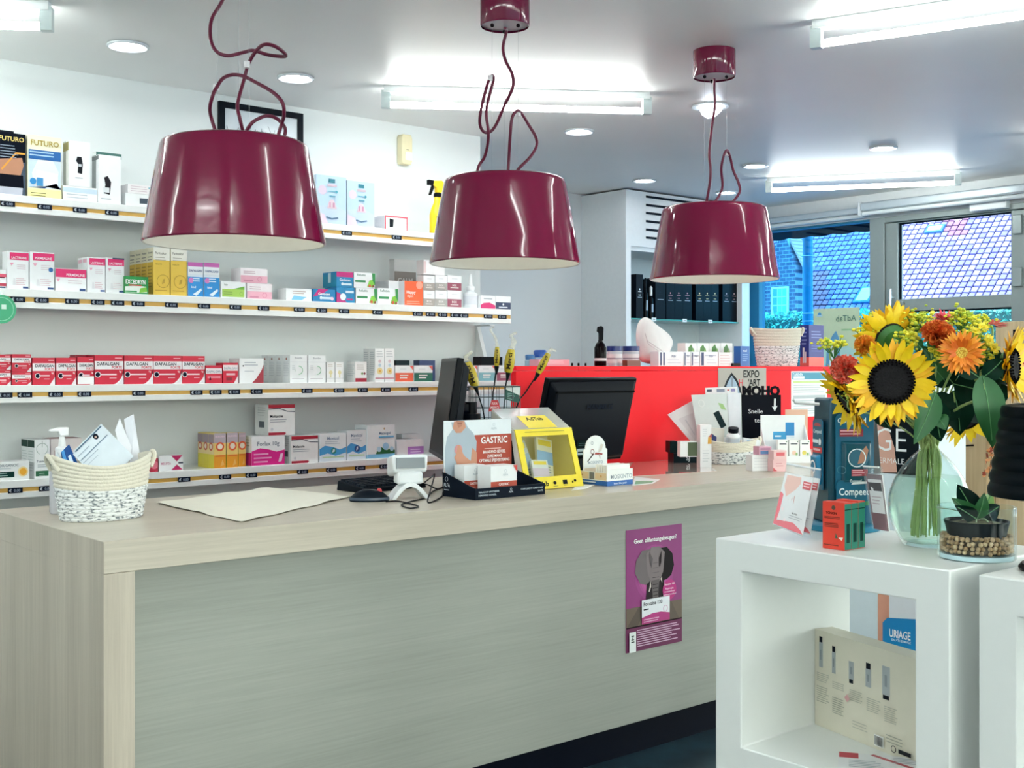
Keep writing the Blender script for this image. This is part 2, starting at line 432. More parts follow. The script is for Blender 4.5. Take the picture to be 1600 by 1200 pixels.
for k, (zt, zb) in SH.items():
    t = thing('wall_shelf', '%s long white wall shelf with a yellow price rail' % ordn[k], 'shelf', ((shx0 + shx1) / 2, BY, zb))
    MB().box(shx0, shx1, SF + .012, BY, zt - .022, zt, shelfm).build('board', t, world=True)
    hh = zt - zb
    b = MB(); b.box(shx0, shx1, SF, SF + .014, zt - hh * .40, zt + .002, shelfm); b.box(shx0, shx1, SF, SF + .014, zb, zb + hh * .36, shelfm)
    b.build('fascia', t, world=True, bevel=.002)
    MB().box(shx0, shx1 - .001, SF + .005, SF + .013, zb + hh * .34, zt - hh * .38, railm).build('price_rail', t, world=True)
    for ti, px in enumerate(TAGS[k]):
        p = atY(px, 575, SF)
        if tag_src is None:
            o = price_tag_mesh().build('price_tag'); tag_src = o
        else:
            o = tag_src.copy(); SC.collection.objects.link(o)
        o.location = (p.x, SF + .004, zb + hh * .46)
        tag(o, '%s dark electronic price tag from the left in the %s shelf rail' % (ORD[ti], ordn[k]), 'price tag', 'price tags on the %s shelf' % ordn[k])
# slanting side cheek at the end of the shelf wall, low panel under the lowest shelf
t = thing('shelf_end_bracket', 'white slanting bracket between second and third shelf at the wall end', 'bracket', (EX - .03, BY, SH[3][0]))
MB().hexa([(EX - .035, BY - .0005, 1.232), (EX - .035, BY - .12, 1.232), (EX - .035, BY - .012, 1.53), (EX - .035, BY - .0005, 1.53)],
          [(EX - .012, BY - .0005, 1.232), (EX - .012, BY - .12, 1.232), (EX - .012, BY - .012, 1.53), (EX - .012, BY - .0005, 1.53)], shelfm).build('plate', t, world=True)
MB().box(EX - .04, EX - .006, BY - .13, BY, 1.5235, 1.5300, shelfm).build('top_cleat', t, world=True)
t = thing('drawer_cabinet', 'low grey drawer cabinet under the fourth shelf at left', 'cabinet', (1.6, BY - .2, 0))
MB().box(0.7, 3.9, 4.62, BY - .001, 0.08, 0.60, mat('#b9bdbb', .5)).build('body', t, world=True)
MB().box(0.72, 3.88, 4.66, BY - .001, 0.0, 0.08, mat('#3a4248', .5)).build('plinth', t, world=True)
for i in range(5):
    o = MB().box(.72 + i * .635, .72 + i * .635 + .62, 4.60, 4.62, .10, .58, mat('#c6cac8', .45)).build('drawer', t, world=True, bevel=.003)
    MB().box(.95 + i * .635, 1.1 + i * .635, 4.585, 4.60, .50, .515, mat('#8e979b', .3, .8)).build('handle', o, world=True)

# ------------------------------------------------------------------ louvred cabinet on the rear wall
cx0 = 5.93; cy = 5.75
cx1 = atY(1171, 500, cy).x
t = thing('tall_cabinet', 'tall white cabinet with slotted top panel and open shelves', 'cabinet', ((cx0 + cx1) / 2, RY, 0))
cw = mat('#e9ecec', .4)
zv = 2.15
MB().box(cx0, cx0 + .05, cy, RY, 0, CEIL - .012, cw).build('side_panel', t, world=True, bevel=.002)
MB().box(cx1 - .09, cx1, cy, RY, 0, CEIL - .012, cw).build('side_panel', t, world=True, bevel=.002)
MB().box(cx0 + .05, cx1 - .09, RY - .02, RY, 0, CEIL - .03, mat('#d9e0e0', .5)).build('back_panel', t, world=True)
MB().box(cx0 + .05, cx1 - .09, cy + .02, RY - .02, 1.0, 1.03, cw).build('shelf_board', t, world=True)
MB().box(cx0 + .05, cx1 - .09, cy + .02, RY - .02, zv - .03, zv, cw).build('shelf_board', t, world=True)
xs0 = atY(1010, 350, cy).x; xs1 = cx1 - .2
o = MB().box(cx0 + .05, cx1 - .09, cy + .006, cy + .02, zv, CEIL - .012, cw).build('vent_panel', t, world=True)
for y in (307, 320, 332.5, 345.5, 358.5, 371):
    z = zat(y, (xs0, cy))
    MB().box(xs0, xs1, cy - .001, cy + .0055, z - .008, z + .008, mat('#16283a', .5)).build('slot', o, world=True, bevel=.002)
sx0 = atY(993, 495, cy + .03).x; zs = zat(497, (sx0, cy + .03))
MB().box(cx0 + .052, cx1 - .092, cy + .03, RY - .021, zs - .010, zs, mat('#4f9c98', .08)).build('glass_shelf', t, world=True)
for ti, px in enumerate((1022, 1070, 1110)):
    p = atY(px, 498, cy + .025)
    o = MB().box(-.022, .022, -.003, 0, -.012, .012, mat('#eef2f2', .4)).text('0,00', 0, -.004, .009, mat(INK), -.0035).build('shelf_ticket', None, (p.x, cy + .028, zs - .004))
    tag(o, ('left', 'middle', 'right')[ti] + ' small white price ticket on the glass shelf edge', 'price tag', 'tickets on the glass shelf')
black = '#101a28'
def dark_box(x0, x1, ytop, lab, gold, dp=.10):
    a = atY(x0, 495, cy + .05); b_ = atY(x1, 495, cy + .05)
    wd = b_.x - a.x - .002; h = zat(ytop, a) - zs
    o = carton('dark_product_box', lab, 'box', ((a.x + b_.x) / 2, cy + .05 + dp / 2, zs), wd, dp, h, black,
               [('c', .5, .66, .02, gold), ('r', .25, .60, .75, .61, gold), ('t', 'HAIR', .5, .52, .025, gold), ('r', .2, .47, .8, .485, '#9aa6b2')], rough=.35)
dark_box(994, 1005, 428, 'black tall box at the left end of the glass cabinet shelf', '#dfe6ea')
for i, (x0, x1) in enumerate(((1041, 1054), (1054, 1067), (1067, 1081))):
    dark_box(x0, x1, 436, ('left', 'middle', 'right')[i] + ' of three black boxes with pinkish print on the glass shelf', '#c78f96')
for i, (x0, x1) in enumerate(((1087, 1099), (1099, 1111), (1111, 1123))):
    dark_box(x0, x1, 436, ('left', 'middle', 'right')[i] + ' of three black boxes with gold emblem on the glass shelf', '#e3c98a')
for i, (x0, x1) in enumerate(((1129, 1141), (1141, 1153))):
    dark_box(x0, x1, 436, ('left', 'right')[i] + ' of two black boxes at the right end of the glass shelf', '#b08f92')
dark_box(1024, 1040, 434, 'plain black box behind the slim bottles on the glass shelf', '#1d2a3a', .16)
for i, (px, top) in enumerate(((1008.5, 434), (1017, 447))):
    p = atY(px, 495, cy + .06); h = zat(top, p) - zs
    t2 = thing('slim_bottle', ('black slim spray bottle with white top, left of the pair on glass shelf', 'dark slim bottle with pale cap beside the black spray bottle')[i], 'bottle', (p.x, p.y, zs))
    MB().lathe([(.0, 0), (.015, 0), (.016, .01), (.016, h * .6), (.007, h * .68), (.007, h * .7)], mat('#0d1622', .25), 16).build('body', t2)
    MB().lathe([(.008, h * .7), (.01, h * .72), (.01, h * .95), (.004, h)], mat('#e8eef0' if i else '#1b2530', .3), 14).build('cap', t2)
    MB().box(-.009, .009, -.0168, -.0158, h * .2, h * .45, mat('#93a4b4')).build('label', t2)

# ------------------------------------------------------------------ window, door and blinds on the street side
def onw(px, py, off=0.0): return atX(px, py, WX + off)
alu = mat('#8c9896', .4, .15); teal = mat('#24708f', .45)
t = struct(thing('window_1', None, None, (WX, (WYD + WY1) / 2, .45)))
MB().box(WX + .0, WX + .08, WY1 - .09, WY1, .45, 2.37, teal).build('window_frame', t, world=True, bevel=.003)
MB().box(WX + .0, WX + .08, WYD, WY1 - .09, .45, .53, teal).build('window_frame', t, world=True, bevel=.003)
MB().box(WX + .0, WX + .08, WYD, WY1 - .09, 2.355, 2.37, teal).build('window_frame', t, world=True, bevel=.003)
MB().box(WX + .045, WX + .051, WYD, WY1 - .085,   .52, 2.36, glass('#9fdcf6')).build('pane', t, world=True)
t = struct(thing('added_fill_window_2', None, None, (WX, .25, .4)))  # unseen side window, added to bring daylight onto ceiling and counter
for y in (-2.4, -.67, 1.06, 2.84): MB().box(WX, WX + .08, y, y + .06, .4, 2.37, alu).build('window_frame', t, world=True)
MB().box(WX + .045, WX + .051, -2.35, 2.85, .4, 2.37, glass('#f6faf6')).build('pane', t, world=True)
t = struct(thing('door_1', None, None, (WX, (WY0 + WYD) / 2, 0)))
yj1 = onw(1384, 400).y                     # inner side of the fixed jamb
ys1 = onw(1404, 400).y; ys0 = onw(1581, 400).y
MB().box(WX - .02, WX + .09, yj1, WYD, 0, 2.37, alu).build('door_jamb', t, world=True, bevel=.004)
MB().box(WX - .02, WX + .09, WY0, WY0 + .06, 0, 2.37, alu).build('door_jamb', t, world=True, bevel=.004)
MB().box(WX - .02, WX + .09, WY0 + .06, yj1, 2.33, 2.37, alu).build('door_head', t, world=True, bevel=.004)
leaf = t
ztop = zat(349, onw(1404, 349)); zr1 = zat(468, onw(1404, 468)); zr0 = zat(487, onw(1404, 487))
MB().box(WX - .01, WX + .06, ys1, yj1 - .006, 0.01, 2.325, alu).build('door_stile', leaf, world=True, bevel=.004)
MB().box(WX - .01, WX + .06, WY0 + .066, ys0, 0.01, 2.325, alu).build('door_stile', leaf, world=True, bevel=.004)
for a, b_ in ((ztop, 2.325), (zr0, zr1), (.01, .30)):
    MB().box(WX - .01, WX + .06, ys0, ys1, a, b_, alu).build('door_rail', leaf, world=True, bevel=.004)
for a, b_ in ((zr1, ztop), (.30, zr0)):
    MB().box(WX + .022, WX + .028, ys0, ys1, a, b_, glass('#dfeefb')).build('pane', leaf, world=True)
    b = MB(); gk = mat('#0f2733', .6)
    b.box(WX + .008, WX + .021, ys1 - .014, ys1 - .0005, a, b_, gk); b.box(WX + .008, WX + .021, ys0 + .0005, ys0 + .008, a, b_, gk)
    b.box(WX + .008, WX + .021, ys0 + .008, ys1 - .014, b_ - .010, b_ - .0005, gk); b.build('gasket', leaf, world=True)
p = onw(1398, 470)
b = MB(); zt_ = zat(452, p)
b.tube([(WX - .06, p.y, 1.15), (WX - .06, p.y, zt_)], .011, mat('#c9d4d6', .25, .7), 12)
for z in (1.22, zt_ - .06): b.tube([(WX - .06, p.y, z), (WX - .008, p.y, z)], .008, mat('#c9d4d6', .25, .7), 8)
b.build('door_handle', leaf, world=True)
b = MB().lathe([(.026, 0), (.026, .018), (.018, .022)], mat('#7f8a8a', .35, .6), 16)
b.v = [Vector((WX - .01 - v.z, v.x + onw(1404, 474).y - .03, v.y + zat(476, onw(1404, 474)))) for v in b.v]
b.build('door_lock', leaf, world=True)
pa = onw(1516, 316, -.05); pb = onw(1574, 332, -.05)
MB().box(WX - .065, WX - .011, pb.y, pa.y, zat(331, pa), zat(314, pa), mat('#dfe6e8', .3)).build('door_closer', leaf, world=True, bevel=.006)
for py in (350, 432):
    p = onw(1592, py); MB().box(WX - .03, WX - .011, p.y - .03, p.y + .03, zat(py + 16, p), zat(py - 14, p), mat('#9aa5a4', .35, .4)).build('hinge', leaf, world=True, bevel=.004)
# roller blind casings
rb = mat('#c4cfd4', .3, .2)
for i, (y0, y1, off, z0, z1, lab) in enumerate(((WYD + .02, WY1, .0, 2.378, 2.455, 'pale grey roller blind casing above the street window'),
                                            (WY0 - .2, WYD + .005, .06, 2.385, 2.475, 'pale grey roller blind casing above the glass door'))):
    t = thing('roller_blind', lab, 'blind', (WX - .05 - off, (y0 + y1) / 2, z0))
    xx = WX - .001
    MB().box(xx - .075 - off, xx, y0, y1, z0 + .03, z1, rb).build('casing', t, world=True, bevel=.012, seg=3)
    MB().tube([(xx - .045 - off, y0 + .01, z0 + .014), (xx - .045 - off, y1 - .01, z0 + .014)], .0155, mat('#dfe6e8', .3), 12).build('tube', t, world=True)
    MB().box(xx - .085 - off, xx - .002, y1, y1 + .010, z0, z1 + .008, mat('#e6ecee', .35)).build('end_cap', t, world=True, bevel=.003)
# awning valance outside, hanging over the top of the window
b = MB(); n = 26
for i in range(n):
    ya = WYD + .02 + (WY1 - WYD + .25) * i / n; yb_ = WYD + .02 + (WY1 - WYD + .25) * (i + 1) / n
    za = 2.352 - .012 * math.sin(pi * (i % 4) / 4); zb_ = 2.352 - .012 * math.sin(pi * ((i + 1) % 4) / 4)
    b.hexa([(7.95, ya, za), (7.95, yb_, zb_), (7.955, yb_, zb_), (7.955, ya, za)], [(7.95, ya, 2.62), (7.95, yb_, 2.62), (7.955, yb_, 2.62), (7.955, ya, 2.62)], mat('#0a3348', .8))
aw = tag(b.build('awning_valance'), 'dark blue awning edge hanging outside above the window', 'awning')
MB().box(7.601, 8.15, WYD, WY1 + .25, 2.621, 2.65, mat('#0a3348', .8)).build('awning_roof', aw)
p = atX(1262, 470, 8.3)
t = thing('awning_post', 'teal blue steel post standing outside behind the window pane', 'post', (8.3, p.y, 0))
MB().tube([(0, 0, 0), (0, 0, 2.75)], [.050, .040], mat('#1486b4', .5, vary=.2, scale=30), 12).build('shaft', t)
for py in (400, 490, 502):
    MB().lathe([(.048, -.004), (.056, 0), (.048, .004)], mat('#d8f2fb', .4), 14, (0, 0, zat(py, p)), cap=False).build('strap', t)
MB().box(-.12, .12, -.12, .12, 0, .02, mat('#1486b4', .5)).build('foot_plate', t)

# poster in the window, print side to the street, so the lettering reads backwards from inside
a = onw(1271, 484, .043); c = onw(1343, 480, .043)
t = thing('window_poster', 'pale green and blue poster taped inside the window, mirror lettering', 'poster', (WX + .043, (a.y + c.y) / 2, .9))
zt_ = zat(483, a); b = MB().box(WX + .0432, WX + .0447, c.y, a.y, .9, zt_, mat('#cfe0bd', .5)); b.build('sheet', t, world=True)
b = MB(); b.T = Matrix.Translation((WX + .0430, a.y, 0)) @ ROT_L
wp = a.y - c.y
draw(b, [('r', 0, 0, 1, .62, '#8fd0ea'), ('p', [(0, .62), (.3, .70), (.7, .68), (1, .60), (1, .5), (0, .5)], '#b7e0d8'), ('p', [(.25, .2), (.62, .2), (.58, .72), (.5, .80), (.42, .76), (.3, .66)], '#6aa9cf'),
         ('r', .36, .25, .46, .70, '#eef7fa'), ('c', .14, .95, .018, '#5aa7d8'), ('r', .08, .93, .2, .945, '#bfe2f2'), ('r', .62, .80, .95, .815, '#a9d3a0')], wp, zt_ - .9, 0, z0=.9)
b.text('AdTab', wp * .72, zt_ - .10, .045, mat('#4f7d6a'), -.004, 'c', mirror=True, bold=.0)
b.build('print', t, world=True)

# ------------------------------------------------------------------ outside: ground, hedge, houses
sbox('ground', -40, 60, -40, 60, -.14, -.11, mat('#4a627a', .9, vary=.1, scale=1))
hx0 = 20.0
leafm = [mat('#1f7f74', .6), mat('#39a895', .6), mat('#0f5c5a', .6), mat('#7fd6c4', .5)]
b = MB(); rr = random.Random(5)
b.box(hx0 + .15, hx0 + 1.1, 6, 18.8, -.1, 2.3, leafm[2])
for i in range(15000):
    y = rr.uniform(6, 18.8); top = rr.random() < .35
    x = rr.uniform(hx0, hx0 + .9) if top else hx0 + rr.uniform(-.02, .16); z = rr.uniform(2.28, 2.46) if top else rr.uniform(.4, 2.42)
    s = rr.uniform(.03, .06); u = Vector((rr.uniform(-1, 1), rr.uniform(-1, 1), rr.uniform(-1, 1))).normalized(); v = u.orthogonal().normalized()
    c = Vector((x, y, z)); b.add([c - u * s, c - v * s * .5, c + u * s, c + v * s * .5], [(0, 1, 2, 3)], leafm[rr.choice((0, 0, 1, 1, 2, 3, 3))])
t = thing('garden_hedge', 'clipped green hedge across the street seen through the glass', 'hedge', (hx0 + .5, 13, 0))
b.build('foliage', t, world=True, smooth=False)['kind'] = 'stuff'
MB().box(hx0 + .35, hx0 + .6, 6.5, 18.4, -.06, .45, mat('#3f352b', .9)).build('trunks', t, world=True)

# tiled house: roof plane facing the street, eave at x = RX0
RX0, RZ0, PIT = 30.0, 2.55, radians(45)
t = thing('tiled_house', 'large house across the street with a pale tiled roof', 'house', (32, 19, 0))
MB().box(RX0 + .3, RX0 + 8, 8, 30, -.05, 2.5, brick_mat('#8d7d86', '#6f6a80', '#b9bccb', 3)).build('wall', t, world=True)
up = Vector((cos(PIT), 0, sin(PIT))); nr = Vector((-sin(PIT), 0, cos(PIT)))
roof = MB().hexa([(RX0 - .1, 8, RZ0 - .3), (RX0 - .1, 30, RZ0 - .3), (RX0 + 5.5, 30, RZ0 + 5.3), (RX0 + 5.5, 8, RZ0 + 5.3)],
                 [(RX0 - .2, 8, RZ0 - .2), (RX0 - .2, 30, RZ0 - .2), (RX0 + 5.4, 30, RZ0 + 5.4), (RX0 + 5.4, 8, RZ0 + 5.4)], mat('#0f1544', .8)).build('roof', t, world=True)
TW, TR = .215, .235
def tile_geo(m):
    b = MB(); b.hexa([(-.083, -.012, 0), (.083, -.012, 0), (.083, .182, 0), (-.083, .182, 0)], [(-.078, -.004, .045), (.078, -.004, .03), (.078, .178, .02), (-.078, .178, .04)], m)
    return b
tms = [mat('#8a83b8', .7, vary=.15, scale=4), mat('#7a73ae', .7, vary=.15, scale=4), mat('#9a91bd', .7, vary=.15, scale=4), mat('#9a6a86', .7, vary=.2, scale=4)]
tmesh = []
for m in tms:
    o = tile_geo(m).build('tile'); tmesh.append(o.data); bpy.data.objects.remove(o)
Rm = Matrix((( 0, up.x, nr.x), (-1, up.y, nr.y), (0, up.z, nr.z)))
cand = []
for r_ in range(30):
    for c_ in range(58):
        y = 13.2 + c_ * TW; pos = Vector((RX0, y, RZ0)) + up * (r_ * TR)
        dd = depth(pos); px = CX + FPX * (pos.x * cos(ANG) - pos.y * sin(ANG)) / dd; py = HY - FPX * (pos.z - EYE) / dd
        vis = (1408 < px < 1578 and 345 < py < 472) or (1275 < px < 1358 and 345 < py < 485) or (1207 < px < 1250 and 350 < py < 395)
        red = (1262 < px < 1292 and 425 < py) or (1475 < px < 1510 and py < 372)
        cand.append((0 if vis else 1, dd, pos, 3 if red else rr.choice((0, 0, 1, 2))))
cand.sort(key=lambda a: (a[0], a[1]))
rest = MB()
M4 = Rm.to_4x4()
for i, (v_, dd, pos, k) in enumerate(cand):
    if i < 300:
        o = bpy.data.objects.new('tile', tmesh[k]); SC.collection.objects.link(o); o.parent = roof
        o.matrix_local = Matrix.Translation(pos - t.location) @ M4
    else:
        rest.T = Matrix.Translation(pos) @ M4
        g = tile_geo(tms[k]); rest.add([tuple(v) for v in g.v], g.f, tms[k])
rest.build('tile_field', roof, world=True)['kind'] = 'stuff'
def skylight(x0, x1, y0, y1):
    # pixel box -> position on the roof plane
    def hit(px, py):
        d = ray(px, py); o_ = Vector((0, 0, EYE)); n_ = nr; q = Vector((RX0, 0, RZ0)) + nr * .06
        s = (q - o_).dot(n_) / d.dot(n_); return o_ + d * s
    a = hit(x0, y1); b2 = hit(x1, y0)
    ya, yb_ = a.y, b2.y; s0 = (a - Vector((RX0, a.y, RZ0))).dot(up); s1 = (b2 - Vector((RX0, b2.y, RZ0))).dot(up)
    f = MB(); f.T = Matrix.Translation((RX0, (ya + yb_) / 2, RZ0)) @ M4
    hw = abs(ya - yb_) / 2
    f.box(-hw, hw, s0, s1, .03, .10, mat('#2e6fa0', .5)); o = f.build('roof_window', t, world=True)
    g = MB(); g.T = f.T; g.box(-hw + .07, hw - .07, s0 + .07, s1 - .07, .101, .108, mat('#d8edfb', .12)); g.build('pane', o, world=True)
skylight(1332, 1372, 448, 474)
skylight(1444, 1478, 351, 365)
# brick gable in front of it, left in the window
gx = 28.95
def ong(px, py): return atX(px, py, gx)
pk = ong(1223, 374); ri = ong(1243, 412)
t = thing('brick_gable_house', 'small brick gabled house with a paned window, left behind the post', 'house', (gx + 1, pk.y, 0))
bm_ = brick_mat('#4f627c', '#34496b', '#7f98ae', 2.2)
zr = zat(414, ri); yl = 2 * pk.y - ri.y + 1.2
b = MB(); poly = [(ri.y, -.05), (ri.y, zr), (pk.y - .12, pk.z), (pk.y + .12, pk.z), (yl, zr - .9), (yl, -.05)]
b.hexa([(gx + .6, y, z) for y, z in poly], [(gx, y, z) for y, z in poly], bm_); b.build('wall', t, world=True, smooth=False)
MB().box(gx + .02, gx + .4, pk.y - .22, pk.y + .22, pk.z - .4, pk.z + .28, mat('#8fa9b5', .8)).build('chimney', t, world=True)
for i in range(9):
    f0, f1 = i / 9, (i + .92) / 9
    A = Vector((gx - .1, pk.y - .14, pk.z + .06)); B = Vector((gx - .1, ri.y - .25, zr - .15))
    a_ = A.lerp(B, f0); c_ = A.lerp(B, f1)
    MB().hexa([(gx + .05, a_.y, a_.z), (gx + .62, a_.y, a_.z), (gx + .62, c_.y, c_.z), (gx + .05, c_.y, c_.z)],
              [(gx + .05, a_.y, a_.z + .09), (gx + .62, a_.y, a_.z + .09), (gx + .62, c_.y, c_.z + .12), (gx + .05, c_.y, c_.z + .12)], mat('#b59aae', .7)).build('roof_course', t, world=True)
wa = ong(1206, 449); wb = ong(1233, 492)
wf = MB().box(gx - .04, gx - .001, wb.y, wa.y, wb.z, wa.z, mat('#bfe6f5', .4)).build('window', t, world=True)
for i in range(3):
    for j in range(3):
        y0 = wa.y - .06 - (wa.y - wb.y - .12) * (i + 1) / 3; y1 = wa.y - .06 - (wa.y - wb.y - .12) * i / 3
        z0 = wb.z + .04 + (wa.z - wb.z - .08) * j / 3; z1 = wb.z + .04 + (wa.z - wb.z - .08) * (j + 1) / 3
        MB().box(gx - .05, gx - .0405, y0 + .015, y1 - .015, z0 + .015, z1 - .015, mat('#4fb5dd' if i else '#2b8bbd', .15)).build('pane', wf, world=True)

# ------------------------------------------------------------------ the service counter
CF, CB, CZ = 2.69, 3.50, 0.90             # counter front, back, top height
c0 = atZ(163, 847, CZ).x; c1 = 5.05
wv = wood('#aba192', '#c6bcac', 2); wh = wood('#959990', '#a7aaa1', 0); wt = wood('#b3aa9a', '#cbc2b2', 0, .3)
t = thing('service_counter', 'long greige wood service counter with waterfall end', 'counter', ((c0 + c1) / 2, (CF + CB) / 2, 0))
MB().box(c0 + .0005, c1, CF, CB, CZ - .075, CZ, wt).build('worktop', t, world=True, bevel=.0015)
MB().box(c0, c0 + .075, CF - .0004, CB, 0, CZ - .0755, wv).build('end_panel', t, world=True, bevel=.0015)
MB().box(c0 - .0004, c0, CF, CB, CZ - .0755, CZ - .001, wv).build('edge_band', t, world=True)
MB().box(c0 + .075, c1, CF + .055, CF + .085, .12, CZ - .075, wh).build('front_panel', t, world=True, bevel=.001)
MB().box(c0 + .075, c1 - .1, CF + .10, CF + .12, 0, .12, mat('#06142c', .5)).build('toe_kick', t, world=True)
MB().box(c1 - .05, c1 - .001, CF + .085, CB, .0, CZ - .075, wv).build('end_panel', t, world=True)

# poster stuck to the counter front
a = atY(978, 830, CF + .054); c = atY(1065, 819, CF + .054)
pw = c.x - a.x; z1 = zat(829, a); z0 = zat(1021, a); ph = z1 - z0
t = thing('counter_poster', 'magenta poster with an elephant stuck on the counter front', 'poster', ((a.x + c.x) / 2, CF + .054, z0))
MB().box(-pw / 2, pw / 2, -.0006, .0006, 0, ph, mat('#b0408a', .35)).build('sheet', t)
b = MB(); g1, g2, g3 = '#4f4549', '#6d6264', '#373033'
draw(b, [('r', 0, .27, 1, 1, '#93307a'), ('c', .5, .62, .236, '#a03a85'), ('c', .5, .62, .205, '#ad4490'), ('c', .5, .60, .175, '#ba4e9a'), ('c', .5, .58, .145, '#c558a4'), ('r', .0, .2, 1, .36, '#6b5a4c'), ('p', [(0, .2), (.2, .2), (.34, .36), (.22, .36)], '#584a3f'), ('p', [(.7, .2), (.95, .2), (.8, .36), (.68, .36)], '#5d4e42'),
         ('r', 0, 0, 1, .2, '#6d1650'), ('r', 0, .195, 1, .205, '#230a1c'),
         ('p', [(.34, .38), (.68, .38), (.66, .60), (.36, .60)], g1),
         ('p', [(.15, .64), (.17, .74), (.28, .82), (.42, .82), (.42, .56), (.34, .53), (.24, .55)], g2), ('p', [(.85, .66), (.82, .76), (.72, .82), (.60, .82), (.60, .54), (.72, .55), (.80, .58)], g3),
         ('p', [(.34, .78), (.44, .835), (.58, .835), (.68, .78), (.65, .62), (.58, .54), (.44, .54), (.37, .62)], '#7d7072'),
         ('p', [(.44, .56), (.58, .56), (.56, .44), (.57, .36), (.46, .36), (.46, .44)], '#5d5254'),
         ('r', .46, .52, .56, .525, g3), ('r', .46, .49, .56, .495, g3), ('r', .465, .46, .555, .465, g3), ('r', .47, .43, .55, .435, g3), ('r', .47, .40, .55, .405, g3),
         ('p', [(.42, .56), (.40, .50), (.385, .47), (.40, .47), (.43, .51)], '#eee6dc'), ('p', [(.60, .56), (.625, .53), (.62, .58)], '#eee6dc'),
         ('p', [(.40, .80), (.46, .74), (.44, .66), (.41, .70)], '#5a4f52'), ('p', [(.62, .80), (.57, .74), (.58, .66), (.61, .70)], '#4a4043'), ('r', .46, .70, .56, .704, '#5a4f52'), ('r', .46, .66, .56, .664, '#5a4f52'), ('r', .45, .62, .57, .624, '#5a4f52'), ('r', .45, .58, .57, .584, '#4a4043'),
         ('c', .76, .46, .085, '#c22380'), ('t', "Focuzine 120", .76, .50, .016, '#fff0fa', 'c', .26), ('t', 'Bij geheugen,', .76, .465, .014, '#f6d3ea', 'c', .26), ('t', 'concentratie en', .76, .44, .014, '#f6d3ea', 'c', .28), ('t', 'studievermoeidheid', .76, .415, .014, '#f6d3ea', 'c', .3),
         ('r', .26, .21, .76, .41, '#eef1f6'), ('p', [(.26, .21), (.76, .21), (.76, .27), (.6, .29), (.45, .29), (.26, .265)], '#b92f7f'), ('t', 'Focuzine 120', .29, .36, .030, '#1c2340', 'l', .40),
         ('r', .29, .325, .38, .335, '#3b3350'), ('l', .29, .25, .6, 2, .018, .007, '#e9b9d6'), ('o', .68, .31, .028, .006, '#d9a5c8'),
         ('t', 'Geen olifantengeheugen?', .5, .885, .036, '#ffffff', 'c', .86),
         ('l', .17, .175, .95, 8, .0185, .008, '#dcb3cf'), ('r', .04, .0, .155, .165, '#eef3f2'), ('t', 'Z', .095, .10, .035, '#0e3c3a'), ('r', .07, .08, .125, .088, '#0e3c3a')], pw, ph, -.0006, .00012, x0=-pw / 2)
b.build('print', t)

# ------------------------------------------------------------------ red screen behind the counter
RYF = 3.56
rx0 = atY(806, 600, RYF).x; rx1 = 5.62; RZ = 1.308
redm = mat('#fb0a20', .55, 0, .25, vary=.01)
t = thing('red_screen', 'bright red raised desk front standing behind the counter', 'desk', ((rx0 + rx1) / 2, RYF, 0))
MB().box(rx0, rx1, RYF, RYF + .03, 0, RZ - .02, redm).build('front_panel', t, world=True, bevel=.002)
MB().box(rx0, rx0 + .34, RYF, RYF + .03, RZ - .0195, RZ, redm).build('cap_strip', t, world=True, bevel=.002)
MB().box(rx0 + .34, rx1, RYF, RYF + .38, RZ - .0195, RZ, redm).build('top_board', t, world=True, bevel=.002)
MB().box(rx0 + .9, rx0 + .93, RYF + .03, RYF + .37, 0, RZ - .02, redm).build('end_panel', t, world=True)
MB().box(rx1 - .03, rx1, RYF + .03, RYF + .37, 0, RZ - .02, redm).build('end_panel', t, world=True)

